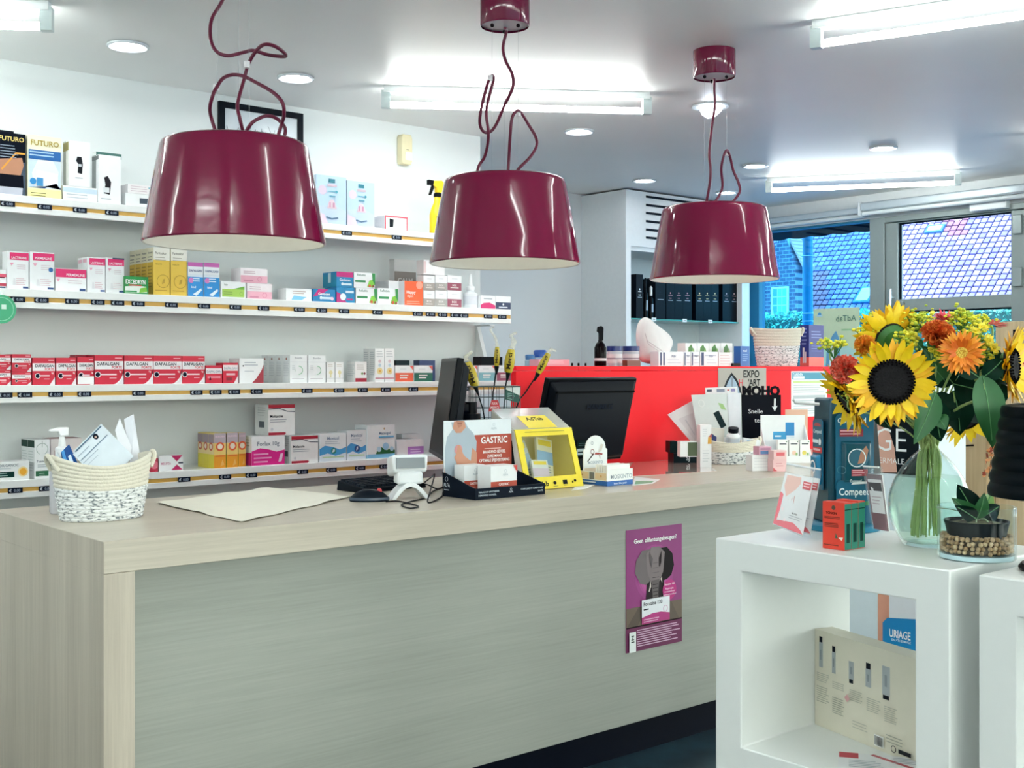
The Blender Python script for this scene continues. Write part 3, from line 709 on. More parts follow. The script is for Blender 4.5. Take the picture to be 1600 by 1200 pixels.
# ------------------------------------------------------------------ pendant lamps
burg = mat('#741439', .07, 0, .42, vary=.02); inner = mat('#f3f1e8', .35); cordm = mat('#651133', .45)
LY, LZ, RB, RT, LH = 3.05, 1.648, .25, .205, .285
def pendant(px, bot, cords, label):
    d0 = atY(px, 400, LY); x = d0.x
    t = thing('pendant_lamp', label, 'lamp', (x, LY, LZ))
    prof = [(RB, 0), (RB + .004, .004), (RB + .002, .014)]
    for i in range(1, 10):
        f = i / 9; prof.append((RB + (RT - RB) * f + .002 * sin(pi * f), .014 + (LH - .03) * f))
    prof += [(RT - .004, LH - .006), (RT - .014, LH), (.0, LH)]
    MB().lathe(prof, burg, 72, cap=False).build('lamp_shade', t)
    MB().lathe([(.0, LH - .004), (RT - .012, LH - .005), (RB - .004, .002), (RB, 0)], inner, 64, cap=False).build('inner_lining', t)
    MB().lathe([(.032, .17), (.032, .28), (.0, .28)], mat('#e9e4d8', .4), 20).build('lamp_socket', t)
    MB().ball((0, 0, .135), .045, emit('#fff9ee', 3.0), 18, 10).build('bulb', t)
    cz = CEIL - LZ
    MB().lathe([(.08, cz - .105), (.083, cz - .10), (.083, cz), (0, cz)], burg, 40, cap=False).build('ceiling_canopy', t)
    MB().lathe([(.0, cz - .098), (.08, cz - .098)], mat('#cfc6cb', .35), 32, cap=False).build('canopy_plate', t)
    for k in range(3):
        a = 2 * pi * k / 3 + .9
        MB().tube([(.05 * cos(a), .05 * sin(a), cz - .1), (.052 * cos(a), .052 * sin(a), LH)], .0004, mat('#aeb4b5', .4), 4).build('suspension_wire', t)
        MB().ball((.05 * cos(a), .05 * sin(a), cz - .108), .007, mat('#20101a', .4), 8, 6).build('wire_grip', t)
    rr = random.Random(px)
    for ci, pts in enumerate(cords):
        dd = depth((x, LY)); P = []
        for i, (u, v) in enumerate(pts):
            if v is None: P.append(Vector((x, LY, CEIL - .11))); continue
            off = .045 * sin(i * .9 + ci * 2.0) * (0 if i in (0, len(pts) - 1) else 1)
            q = at(u, v, dd + off); P.append(q)
        P[-1].z = min(P[-1].z, LZ + LH)
        if pts[0][1] is not None: P[0].z = min(P[0].z, LZ + LH)
        MB().tube(smooth_path(P, 6),   .0052, cordm, 8).build('cord', t, world=True)
    for u, v in CLIPS.get(px, ()):
        q = at(u, v, depth((x, LY)))
        MB().tube([q + Vector((0, 0, -.009)), q + Vector((0, 0, .009))], .0085, mat('#e8e4e6', .3), 8).build('cord_clip', t, world=True)
CLIPS = {367: ((386, 101), (338, 137)), 789: ((766, 122), (810, 178)), 1116: ((1136, 240),)}
pendant(367, 372, [[(368, None), (362, -60), (350, -5), (331, 30), (329, 60), (338, 80), (356, 87), (380, 82), (396, 79), (420, 86), (446, 88), (440, 79), (426, 71), (412, 70), (400, 80), (388, 100), (382, 122), (374, 150), (371, 168), (375, 186), (384, 204)],
                   [(343, 208), (331, 187), (328, 168), (333, 148), (339, 136), (348, 123), (362, 117), (380, 119), (402, 130), (426, 144), (441, 160), (444, 178), (440, 194), (431, 212)],
                   [(375, 208), (391, 195), (405, 185), (418, 181), (432, 185), (443, 196), (446, 206), (440, 216)]], 'left burgundy glossy drum pendant lamp, the largest in view')
pendant(789, 412, [[(791, None), (791, 50), (786, 74), (790, 95), (800, 115), (802, 132), (797, 147), (788, 165), (776, 193), (766, 206), (756, 206), (750, 195), (751, 175), (758, 145), (764, 125), (769, 118), (771, 124), (766, 145), (761, 165), (760, 182), (763, 205), (762, 225), (757, 245), (748, 260), (744, 278)],
                   [(793, 280), (795, 250), (797, 215), (800, 185), (808, 173), (815, 177), (826, 195), (837, 214), (838, 229), (828, 246), (811, 263), (800, 280)]], 'middle burgundy glossy drum pendant lamp, over the monitors')
pendant(1116, 440, [[(1118, None), (1116, 142), (1117, 165), (1112, 200), (1108, 240), (1110, 262), (1109, 286), (1102, 324)],
                    [(1111, 324), (1128, 296), (1127, 264), (1131, 243), (1136, 235), (1141, 246), (1146, 267), (1154, 286), (1155, 302), (1137, 324)]], 'right burgundy glossy drum pendant lamp, in front of the cabinet')

# ------------------------------------------------------------------ white display cubes
QX, QD, QZ, QT = 2.2, .44, .896, .077
qm = mat('#eef1ef', .35, vary=.01)
def qy(px): r = ray(px, 600); return QX * r.y / r.x
QB = .4166
def cube(y0, y1, label, ztop=QZ):
    t = thing('display_cube', label, 'display stand', (QX + QD / 2, (y0 + y1) / 2, 0))
    yo, yi, zo, zi = (y0, y1), (y0 + QT, y1 - QT), (QB - .077, ztop), (QB, ztop - .070)
    b = MB(); ring = lambda x: [(x, yo[0], zo[0]), (x, yo[1], zo[0]), (x, yo[1], zo[1]), (x, yo[0], zo[1]), (x, yi[0], zi[0]), (x, yi[1], zi[0]), (x, yi[1], zi[1]), (x, yi[0], zi[1])]
    fs = []
    for k in range(4):
        n_ = (k + 1) % 4
        fs += [(k, 4 + k, 4 + n_, n_), (8 + k, 8 + n_, 12 + n_, 12 + k), (k, n_, 8 + n_, 8 + k), (4 + k, 12 + k, 12 + n_, 4 + n_)]
    b.add(ring(QX) + ring(QX + QD), fs, qm); b.build('frame', t, world=True, bevel=.003)
    MB().box(QX, QX + QD, y0, y1, 0, QB - .0772, qm).build('lower_block', t, world=True, bevel=.003)
    return t
q1a, q1b = qy(1484.5), qy(1118); q2b = qy(1529)
cube(q1a, q1b, 'white open display cube with flowers and boxes on top')
cube(q2b - .60, q2b, 'white open display cube cut off at the right picture edge')

# ------------------------------------------------------------------ cartons on the shelves
PF = 4.735
def G(k, x0, x1, ytop, label, col='#f1f3f3', front=(), left=(), d=.10, z=None, n=1, Y=PF, name='medicine_carton', cat='carton', group=None, top=None, nlabel=None, hmax=None):
    """carton on shelf k whose front face spans pixel columns x0..x1 and reaches row ytop; returns the height of its top"""
    a = atY(x0, 500, Y); b_ = atY(x1, 500, Y); zb = SH[k][0] + .0005 if z is None else z
    h = zat(ytop, (a + b_) / 2) - zb
    w_ = b_.x - a.x - .0015
    for i in range(n):
        yy = Y + d / 2 + i * (d + .0015)
        lb = label if i == 0 else ('', 'next', 'third', 'rearmost')[i] + ' ' + (nlabel or label.split(',')[0] + ', in the file behind it')
        carton(name, lb, cat, ((a.x + b_.x) / 2, yy, zb), w_, d, h, col, front if i == 0 else (), left, top, group=group if i == 0 else (group or 'cartons standing in a file'))
    return zb + h + .0008
W = '#f1f3f4'
# --- top shelf
torso = [('p', [(.12, .02), (.9, .02), (.86, .34), (.95, .5), (.9, .62), (.1, .56), (.05, .4), (.16, .3)], '#b98365')]
G(1, -16, 40, 207, 'black brace box with yellow lettering and bare torso, cut by left edge', '#0f1c30',
  [('r', .0, .0, 1, .55, '#3a4a5e')] + torso + [('p', [(.1, .14), (.95, .14), (.93, .34), (.13, .34)], '#10182c'), ('p', [(.3, .42), (.72, .70), (.99, .70), (.99, .675), (.73, .672), (.34, .40)], '#e8a13a'), ('p', [(.12, 0), (.9, 0), (.92, .14), (.1, .14)], '#b7b9c6'),
   ('t', 'FUTURO', .60, .87, .07, '#ecd27a', 'c', .78), ('l', .28, .80, .8, 5, .045, .012, '#93a3b5')], d=.07, name='brace_box', cat='box')
G(1, -16, 22, 203, 'dark grey flat box peeping up behind the black brace box', '#2a3240', d=.03, Y=PF + .075, name='brace_box', cat='box')
G(1, 43, 96, 213, 'white and yellow brace box with blue band and bandaged waist', '#f3f0d2',
  [('r', .02, .17, .98, .62, '#cfe2f0'), ('p', [(.2, .17), (.85, .17), (.92, .45), (.75, .62), (.3, .62), (.12, .4)], '#e8eef2'), ('p', [(.25, .22), (.9, .24), (.9, .42), (.25, .45)], '#f7f9fa'), ('p', [(.02, .17), (.5, .17), (.85, .26), (.9, .18), (.98, .17), (.98, .2), (.5, .2)], '#1c3f78'),
   ('r', .02, .62, .98, .77, '#1461a8'), ('l', .05, .745, .8, 2, .05, .02, '#a8cdea'), ('c', .15, .27, .05, '#2f8fd0'), ('r', .26, .2, .45, .33, '#3f93cc'), ('r', 0, 0, 1, .15, '#f1e9a6'), ('t', 'FUTURO', .5, .84, .085, '#a98f2f', 'c', .84), ('l', .08, .09, .6, 2, .04, .012, '#7a7440')], d=.07, name='brace_box', cat='box')
zf = G(1, 98, 152, 292, 'flat white box lying under the wrist brace box', W, [('r', 0, .6, 1, .9, '#c9dcea'), ('l', .1, .5, .8, 2, .2, .06, '#c3c9d2')], d=.16, name='brace_box', cat='box')
side = [('r', 0, 0, .5, 1, '#b9bfc0'), ('r', 0, .78, 1, .97, '#9a8f4a')]
G(1, 107, 141, 221, 'tall white box with a black wrist brace on its front', '#f4f6f8', [('p', [(.42, .3), (.62, .28), (.66, .5), (.6, .66), (.4, .66), (.34, .56), (.44, .5)], '#3c4048'), ('r', .45, .44, .6, .5, '#c9cdd2'), ('l', .3, .2, .7, 1, .1, .02, '#b5bcc4')], side, d=.06, z=zf, name='brace_box', cat='box')
G(1, 154, 189, 243, 'tall white box with a black knee brace on its front', '#f4f6f8', [('p', [(.22, .22), (.5, .2), (.56, .46), (.4, .58), (.24, .54), (.3, .4)], '#47424a'), ('r', .2, .24, .48, .34, '#e2e5e8'), ('l', .1, .12, .6, 1, .1, .018, '#b5bcc4')], [('r', 0, 0, .6, 1, '#aab0b0'), ('r', 0, .9, 1, .98, '#6f7677')], d=.07, name='brace_box', cat='box', Y=PF - .01)
G(1, 150, 190, 239, 'pale box with a green top edge behind the knee brace box', '#e7edeb', [('r', 0, .9, 1, 1, '#3f6f66')], d=.04, Y=PF + .08, name='brace_box', cat='box')
z2 = G(1, 196, 240, 303, 'flat white packet lying beside the left pendant lamp, lower one', '#f0f2f2', [('r', .5, .3, 1, .7, '#3c4a58')], d=.14, name='flat_packet', cat='box')
G(1, 200, 240, 289, 'flat white packet lying on another beside the left pendant lamp', '#f3eff0', [('l', .1, .8, .8, 3, .25, .06, '#d3bfc8'), ('r', .8, .6, 1, .8, '#7fb8c4')], d=.13, z=z2, name='flat_packet', cat='box')
def bottlebox(): return [('r', 0, 0, 1, 1, '#b9d3e6'), ('p', [(0, 0), (1, 0), (1, .3), (.6, .42), (0, .36)], '#c3d4ea'), ('c', .2, .7, .1, '#d9c9dc'), ('r', .40, .86, .62, .94, '#1c7a8e'), ('r', .36, .78, .68, .83, '#c9b4c2'), ('p', [(.35, .33), (.68, .33), (.62, .46), (.56, .52), (.46, .52), (.40, .46)], '#e3cdd8'), ('r', .42, .36, .47, .46, '#c58aa8'), ('r', .54, .36, .6, .46, '#c58aa8'), ('c', .66, .68, .03, '#2f93a8'), ('r', .38, .67, .66, .69, '#6fb1c6'), ('r', .42, .57, .62, .60, '#5b9db6'), ('p', [(.3, .14), (.5, .11), (.72, .14), (.7, .17), (.5, .14), (.32, .17)], '#4f6f8e'), ('p', [(0, 0), (.4, 0), (.25, .2), (0, .26)], '#e4cfe0')]
G(1, 494, 541, 275, 'pale blue baby bottle box, left of the pair on the top shelf', '#c6d6e6', bottlebox(), d=.12, name='bottle_box', cat='box')
G(1, 542, 585, 284, 'pale blue baby bottle box, right of the pair on the top shelf', '#c6d6e6', bottlebox(), d=.12, name='bottle_box', cat='box')
G(1, 601, 637, 338, 'small white box with a red outline next to the bottle boxes', '#f0e9ea', [('r', 0, 0, 1, 1, '#e8586a'), ('r', .05, .1, .95, .9, '#f8f6f6'), ('p', [(.2, .2), (.36, .25), (.38, .75), (.2, .82)], '#2a3038')], d=.12, name='small_box', cat='box')
# yellow spray bottle
p = atY(684, 362, PF + .06); hz = zat(282, p) - SH[1][0]
t = thing('spray_bottle', 'yellow spray bottle with black trigger on the top shelf', 'bottle', (p.x, p.y, SH[1][0] + .0005))
ym = mat('#f3cf14', .3)
MB().lathe([(.0, 0), (.042, 0), (.046, .01), (.046, hz * .38), (.036, hz * .5), (.022, hz * .6), (.019, hz * .7)], ym, 24, sy=.7).build('body', t)
MB().lathe([(.021, hz * .7), (.021, hz * .76), (.014, hz * .78)], mat('#15181d', .4), 16).build('collar', t)
MB().prism([(-.035, hz * .90), (-.03, hz * .98), (.02, hz), (.045, hz * .92), (.03, hz * .82), (.012, hz * .77), (-.012, hz * .77), (-.015, hz * .86)], -.012, .012, ym).build('spray_head', t, bevel=.003)
MB().prism([(-.062, hz * .90), (-.062, hz * .99), (-.03, hz * .985), (-.03, hz * .90)], -.010, .010, mat('#15181d', .4)).build('nozzle', t, bevel=.002)
MB().prism([(-.055, hz * .72), (-.045, hz * .72), (-.028, hz * .84), (-.028, hz * .91), (-.036, hz * .91), (-.045, hz * .82)], -.007, .007, mat('#15181d', .4)).build('trigger', t, bevel=.002)
MB().box(-.03, .03, -.0335, -.0325, hz * .1, hz * .34, mat('#2a2a20', .4)).build('label', t)

# --- second shelf
PK = '#e62a70'
def lacti(word, dot=None): return [('r', .12, .78, 1, .97, PK), ('t', word, .55, .81, .06, '#ffe9f2', 'c', .7), ('p', [(.12, .70), (.3, .70), (.2, .62)], '#f2a5bf'), ('l', .45, .66, .92, 3, .05, .015, '#d9c3cc'), ('p', [(.25, .12), (.4, .12), (.36, .3), (.28, .3)], '#e3e3e6'), ('l', .4, .3, .9, 4, .05, .018, '#dcc0c8'), ('r', .72, .04, .97, .09, '#2f4d84')] + ([('c', .85, .55, .06, '#2a67a8')] if dot else [])
z2 = G(2, -14, 10, 436, 'low pink and white carton at the left edge, lower of two', W, [('r', 0, .3, 1, .6, '#c0364f'), ('r', .3, .1, .95, .25, '#30506e')], d=.10)
G(2, -14, 10, 421, 'low pink and white carton at the left edge, upper of two', W, [('r', 0, .2, 1, .55, '#d9506b'), ('r', .4, .1, .9, .2, '#333a44')], d=.10, z=z2)
G(2, 11, 45, 393, 'tall white carton with pink band, first on second shelf', W, lacti('LACTIBIANE'), d=.06, top='#e05585')
G(2, 46.5, 85, 394, 'tall white carton with pink band and small blue dot', W, lacti('PERMEALINE', 1), d=.06, top='#e05585')
G(2, 86.5, 135, 420, 'low wide white carton with pink upper half', W, [('r', 0, .62, 1, .98, PK), ('t', 'PERMEALINE', .65, .68, .11, '#ffe9f2', 'c', .6), ('l', .4, .5, .95, 2, .1, .03, '#d9c3cc'), ('p', [(.02, .55), (.14, .55), (.08, .42)], '#f2a5bf'), ('r', .78, .05, .97, .16, '#2f4d84')], d=.09)
G(2, 136, 164.5, 402, 'white and pink carton, left of two beside the green painkiller box', W, lacti('LACTIBIANE'), [('r', .1, .85, .9, .95, '#e7b5c6')], d=.05, n=2, top='#e05585')
G(2, 165, 194, 403, 'white and pink carton, right of two beside the green painkiller box', W, lacti('LACTIBIANE') + [('r', .35, .96, 1, 1, '#233a5e')], d=.05, top='#e05585')
G(2, 195, 232, 432, 'low green and white carton in front of the yellow cartons', '#178a3c', [('p', [(0, .0), (1, 0), (1, .75), (.7, .95), (.4, 1), (0, 1)], '#1d9446'), ('p', [(0, .1), (.95, .1), (.9, .45), (.5, .5), (0, .42)], '#e9f2ea'), ('t', 'EXCEDRYN', .45, .58, .24, '#ffffff', 'c', .84), ('r', .15, .47, .7, .54, '#c9462f'), ('p', [(.6, .1), (.95, .16), (.9, .42), (.65, .35)], '#7fc442'), ('r', 0, .12, .5, .2, '#3aa35e')], d=.04, Y=PF - .015)
yl = [('r', 0, 0, 1, .74, '#e6c24a'), ('r', 0, .74, 1, 1, '#f1efe4'), ('t', 'Pariteskar', .45, .86, .05, '#8a8578', 'c', .7), ('l', .12, .8, .8, 2, .05, .014, '#b9b3a2'), ('t', 'HEALTH', .3, .64, .03, '#a8852a', 'c', .4), ('o', .58, .30, .14, .012, '#b58f2c'), ('p', [(.5, .24), (.66, .26), (.7, .36), (.56, .34)], '#c09a34'), ('l', .1, .12, .9, 1, .1, .02, '#c49b2e')]
yside = [('r', 0, 0, 1, .7, '#ddb73f'), ('t', 'Pariteskar', .5, .88, .04, '#77736a', 'c', .9), ('l', .1, .82, .9, 2, .06, .02, '#a09a8c'), ('l', .1, .62, .9, 7, .07, .025, '#a8842c')]
G(2, 239.5, 265.5, 387, 'tall yellow and white carton, left of the front pair', '#efe9cc', yl, yside, d=.06, n=4, nlabel='tall yellow and white carton lined up behind the left front one', group='file of tall yellow cartons')
G(2, 266.5, 292, 388, 'tall yellow and white carton, right of the front pair', '#efe9cc', yl, yside, d=.06)
bl = [('r', 0, .88, 1, 1, '#c35fae'), ('r', 0, .66, 1, .88, '#eef2f6'), ('t', 'DAFALGAN', .5, .73, .06, '#274a86', 'c', .85), ('r', 0, 0, 1, .58, '#1f8fd8'), ('c', .2, .48, .08, '#d77fc3'), ('l', .3, .55, .9, 2, .07, .03, '#d8ecf8'), ('t', 'kind', .35, .26, .06, '#e9f5fb', 'c', .4), ('p', [(.3, .08), (.55, .04), (.9, .2), (.85, .26), (.5, .14)], '#e9f5fb')]
G(2, 293.5, 317.5, 410, 'blue and white carton with pink corner, left of two alike', '#dfe9f2', bl, d=.05)
G(2, 318.5, 343, 411, 'blue and white carton with pink corner, right of two alike', '#dfe9f2', bl, d=.05)
G(2, 345, 384, 440, 'low white carton with a lime green lower half', W, [('r', .05, .1, .95, .55, '#a9cf5c'), ('p', [(.45, .55), (.95, .75), (.95, .55)], '#6fae3c'), ('t', 'bio', .2, .75, .12, '#7a8a7c', 'c', .3), ('o', .82, .3, .12, .02, '#7fae44'), ('l', .1, .4, .5, 2, .12, .04, '#86a84a')], d=.08)
pk = [('r', 0, 0, 1, .5, '#eeb3c4'), ('l', .1, .8, .6, 2, .12, .05, '#c9aab6'), ('o', .7, .28, .16, .03, '#d97f9d'), ('r', .1, .12, .45, .2, '#d78aa4')]
z2 = G(2, 386, 425, 443, 'pink and white carton, lower of the stack of two', '#f6eef1', pk, d=.09)
G(2, 376, 418, 419.5, 'pink and white carton, upper of the stack of two', '#f6eef1', pk, d=.09, z=z2)
G(2, 447, 487, 451, 'low white carton with a small light blue swirl', '#f3f5f6', [('p', [(.2, .1), (.6, .1), (.8, .35), (.3, .45)], '#7fc4e6'), ('l', .25, .8, .8, 2, .15, .05, '#c3a9a6')], d=.08)
gv = [('r', 0, 0, 1, 1, '#0f7fb6'), ('p', [(0, .4), (.25, 1), (.7, 1), (.5, .75), (.2, .5)], '#c71f7c'), ('t', 'Gaviscon', .5, .55, .2, '#ffffff', 'c', .85), ('c', .36, .34, .12, '#e8f4fa'), ('r', .3, .24, .85, .42, '#d5ebf5'), ('c', .85, .3, .14, '#f0d6e8')]
G(2, 488.5, 524, 452, 'low blue carton with magenta stripe and white lettering', '#0f7fb6', gv, d=.07)
z2 = G(2, 525.5, 554, 449, 'blue and pink carton with white shape, lower of two', '#0f7fb6', [('r', 0, 0, 1, 1, '#1787bc'), ('p', [(0, 0), (.6, 0), (.2, .6), (0, .7)], '#c0307f'), ('c', .36, .4, .22, '#eaf3f7'), ('r', .5, .65, .95, .8, '#d5ebf5'), ('r', .55, .2, .9, .3, '#c0307f')], d=.10)
G(2, 525.5, 552, 425, 'blue and pink carton stacked on the other, magenta top', '#0b86bb', [('r', 0, .66, 1, 1, '#c71f7c'), ('t', 'Gaviscon', .5, .4, .16, '#ffffff', 'c', .9), ('c', .35, .2, .1, '#e8f4fa'), ('r', .4, .12, .9, .26, '#d5ebf5')], [('r', 0, 0, 1, .8, '#1290b4'), ('r', .4, .3, .6, .95, '#d8ecf2')], d=.12, z=z2 + .0005)
rf = [('t', 'Refluthin', .35, .78, .13, '#6e8f86', 'c', .62), ('r', .05, .36, .55, .50, '#2f8a52'), ('p', [(.62, .1), (.9, .05), (1, .3), (.95, .6), (.72, .5)], '#7fc23c'), ('p', [(.85, .98), (1, .98), (1, .2), (.88, .5)], '#2f8f48'), ('c', .74, .16, .1, '#d2593c'), ('c', .9, .14, .08, '#8a4a2c')]
z2 = G(2, 556, 589, 450.5, 'white carton with green pear picture, lower left of three', W, rf, d=.07)
G(2, 590, 622, 450.5, 'white carton with green pear picture, lower right of three', W, rf, d=.07)
G(2, 553, 586, 426, 'white carton with green pear picture, stacked on top', W, rf, d=.07, z=z2)
G(2, 607, 631, 439, 'plain white carton standing behind the bright orange one', '#e9eaec', d=.16, Y=PF + .05)
G(2, 632, 661, 439.5, 'bright orange carton with white lettering', '#f2602c', [('r', 0, 0, 1, 1, '#f4622d'), ('c', .8, .85, .16, '#f7a58b'), ('t', 'Happy', .35, .5, .12, '#fff3ec', 'c', .6), ('t', 'digest', .3, .36, .09, '#ffd9c6', 'c', .5), ('l', .1, .2, .9, 2, .08, .03, '#f7b397')], [('r', 0, 0, 1, 1, '#e6e7ea')], d=.05)
def cap(c2): return [('r', 0, .0, 1, .5, c2), ('t', 'BOX', .5, .28, .12, '#f1ecea', 'c', .5), ('l', .2, .2, .8, 1, .1, .05, '#e0d8d4'), ('r', .3, .75, .7, .8, '#d9dcde')]
tops = []
for i, (a, c, col, nm) in enumerate(((661.5, 679.5, '#a39a92', 'grey'), (680, 698.5, '#a9a6a0', 'pale grey'), (699, 721, '#9a4a5e', 'burgundy'))):
    z2 = G(2, a, c, 454, 'small white carton with %s label, lower row by the orange carton' % nm, W, cap(col), d=.06)
    z3 = G(2, a, c, 430.5, 'small white carton with %s label, upper row by the orange carton' % nm, W, cap(col), d=.06, z=z2); tops.append(z3)
G(2, 661.5, 695, 407, 'plain white carton on top of the small label cartons', '#f3f1f2', [('r', 0, .1, .12, .9, '#e0c9c9')], d=.06, z=max(tops[:2]))
G(2, 616, 650, 405.5, 'taupe banded carton standing up behind the orange carton', '#e6e4e2', [('r', 0, .42, 1, .75, '#968a83'), ('t', 'CALM', .5, .52, .1, '#e9e4e0'), ('r', .0, .1, .6, .4, '#d9b8b5')], d=.05, Y=PF + .055 + .165)
# white bottle with nozzle
p = atY(735, 480, PF + .05); hz = zat(428, p) - SH[2][0]
t = thing('nozzle_bottle', 'white plastic bottle with a cone nozzle on the second shelf', 'bottle', (p.x, p.y, SH[2][0] + .0005))
MB().lathe([(0, 0), (.035, 0), (.037, .006), (.037, hz * .42), (.02, hz * .5), (.02, hz * .54)], mat('#eef2f5', .3), 24).build('body', t)
MB().lathe([(.022, hz * .54), (.022, hz * .64), (.012, hz * .66), (.005, hz)], mat('#f6f8f9', .3), 18).build('nozzle', t)
MB().lathe([(.0375, hz * .12), (.0375, hz * .36)], mat('#dfe3ea', .4), 24, cap=False).build('label', t)
G(2, 751, 774, 462, 'small white carton with a magenta swoosh near the shelf end', W, [('p', [(0, .02), (1, .02), (1, .3), (.6, .5), (.2, .45), (0, .3)], '#d81f70'), ('l', .2, .8, .8, 1, .1, .06, '#aab2bc')], d=.07)
G(2, 774.5, 798, 463, 'small white and navy carton at the right end of second shelf', W, [('r', 0, .02, 1, .55, '#25355a'), ('c', .5, .4, .08, '#e6ebf2'), ('l', .2, .22, .8, 1, .1, .07, '#dfe5ee')], d=.07)
# --- third shelf
RD = '#d2143a'
def daf(big, patch=False):
    L = [('r', 0, 0, 1, 1, RD), ('r', 0, .52, 1, .80, '#f2eef1'), ('t', 'DAFALGAN', .07 if big else .12, .655, .105, '#2c3354', 'l', .86 if big else .84), ('t', 'FORTE', .95, .545, .085, '#d2143a', 'r', .4), ('l', .7, .92, .95, 1, .1, .03, '#f5b3c2')]
    if big: L += [('p', [(1, .0), (1, .35), (.9, .18), (.72, .03), (.62, 0)], '#e6e3e8'), ('p', [(1, .52), (1, .42), (.93, .24), (.78, .06), (.7, .0), (.78, .0), (.9, .12), (.99, .3)], '#f6f2f4')]
    else: L += [('p', [(1, .0), (1, .3), (.75, 0)], '#eadfe4')]
    L += [('c', .1 if big else .22, .34, .085, '#1d2a48'), ('o', .1 if big else .22, .34, .1, .02, '#f0eef2'), ('r', .18 if big else .28, .32, .75, .37, '#f3d3da'), ('l', .5, .24, .78, 1, .1, .03, '#e9a9b7'), ('t', '1g', .88, .42, .06, '#ffffff')]
    if patch: L += [('r', 0, .03, 1, .3, '#f2eff1')]
    return L
z2 = G(3, -14, 17, 578, 'red and white carton at the left edge, lower of a stacked pair', RD, daf(0), d=.09)
G(3, -14, 17, 554, 'red and white carton at the left edge, upper of a stacked pair', RD, daf(0), d=.09, z=z2, top='#a51735')
z2 = G(3, 18.5, 49, 581.5, 'second stack of red cartons from the left, lower carton', RD, daf(0), d=.09)
G(3, 18.5, 49, 553.5, 'second stack of red cartons from the left, upper carton', RD, daf(0), d=.09, z=z2, top='#a51735')
G(3, 50.5, 86, 559, 'upright red and white carton, third column from the left edge', RD, daf(0), d=.08, top='#a51735')
G(3, 87.5, 119, 559, 'upright red and white carton next to the one with white patch', RD, daf(0), d=.08, top='#a51735')
G(3, 120.5, 146.5, 558, 'red carton with a white patch at its lower edge', RD, daf(0, True), d=.09, top='#a51735')
G(3, 117, 140, 554.5, 'dark red carton top showing behind the patched red carton', '#a51735', d=.06, Y=PF + .10)
for i, (a, c) in enumerate(((147.5, 193), (194, 239), (239.5, 284), (284.5, 320))):
    G(3, a, c, 555 + i * .4, ('first', 'second', 'third', 'last')[i] + ' from left of the four wide red and white cartons', RD, daf(1), d=.09, top='#c5173a')
G(3, 321.5, 347, 571, 'small red and white carton right after the wide ones', RD, [('r', 0, .55, 1, .85, '#f0e3e6'), ('t', 'DAFALGAN', .5, .6, .13, '#7d8aa0', 'c', .9), ('r', .1, .3, .9, .4, '#e08497'), ('p', [(.2, .2), (.26, .42), (.32, .2)], '#2a2238')], d=.07, top='#8a2a38')
G(3, 348.5, 372, 567, 'small red carton leaning against the white one', RD, [('r', 0, .62, 1, .9, '#f0e3e6'), ('t', 'DAFALGAN', .5, .68, .12, '#a0a8b5', 'c', .9), ('r', .2, .4, .8, .5, '#e9b3bf'), ('r', .2, .15, .6, .3, '#8d1c2e'), ('p', [(1, 0), (1, .4), (.7, 0)], '#eadfe4')], d=.07, top='#b04a5a')
G(3, 374, 412, 560, 'white carton with a curved red corner at bottom right', W, [('p', [(1, 0), (1, .75), (.9, .5), (.7, .2), (.5, 0)], '#a83242'), ('l', .2, .85, .8, 2, .1, .03, '#a9b0bd'), ('c', .15, .7, .03, '#3a3f4c'), ('l', .2, .5, .6, 1, .1, .03, '#c3c9d2')], d=.10)
gs = [('l', .1, .75, .9, 9, .06, .02, '#c9ccd2'), ('c', .5, .86, .045, '#9c5a4c')]
gf = [('t', 'Bonidix', .5, .86, .07, '#a9adb5', 'c', .7), ('r', 0, .74, 1, .755, '#d5d9de'), ('o', .52, .45, .16, .03, '#8fc3a0'), ('r', .3, .3, .5, .62, W), ('l', .1, .16, .9, 1, .1, .02, '#c6c0c8'), ('l', .1, .62, .3, 3, .06, .02, '#c6ccd2')]
G(3, 453, 480, 554.5, 'white carton with green crescent, left of two', '#eef1f2', gf, gs, d=.065, n=4, nlabel='white carton with printed side in the file behind the left crescent one', group='file of white crescent cartons')
G(3, 481.5, 509, 555, 'white carton with green crescent, right of two', '#eef1f2', gf, gs, d=.065)
sm = [('l', .15, .9, .85, 2, .08, .03, '#cfc7bb'), ('c', .5, .5, .1, '#e5dcab'), ('r', .44, .25, .56, .45, '#ded69a'), ('r', 0, .2, 1, .22, '#ccd0d4')]
G(3, 510.5, 523, 566, 'small pale carton with yellow drop, left of two', '#f3f4f4', sm, d=.05)
G(3, 524, 537, 566, 'small pale carton with yellow drop, right of two', '#f3f4f4', sm, d=.05)
G(3, 555, 573, 565, 'small white carton with dark red foot band', '#f0efee', [('r', 0, .02, 1, .2, '#a8263c'), ('c', .6, .42, .06, '#6f9a4c'), ('c', .8, .42, .06, '#7c2a36'), ('l', .1, .85, .8, 3, .1, .03, '#c9c3c0')], [('l', .1, .85, .9, 6, .1, .03, '#cfd2d4')], d=.075)
ts = [('l', .1, .9, .9, 12, .06, .02, '#c9cdd2')]
tf = [('l', .15, .92, .85, 3, .07, .02, '#c8ccd0'), ('c', .5, .62, .05, '#e2c9cf'), ('c', .5, .5, .05, '#c4d7e4'), ('c', .5, .33, .1, '#ecd9a0'), ('c', .5, .33, .04, '#e3ae4c'), ('r', 0, .1, 1, .13, '#c9788a')]
G(3, 586, 600.5, 544.5, 'tall slim white carton with yellow flower, left of two', '#f1f2f2', tf, ts, d=.05, n=2)
G(3, 601, 616, 544.5, 'tall slim white carton with yellow flower, right of two', '#f1f2f2', tf, ts, d=.05)
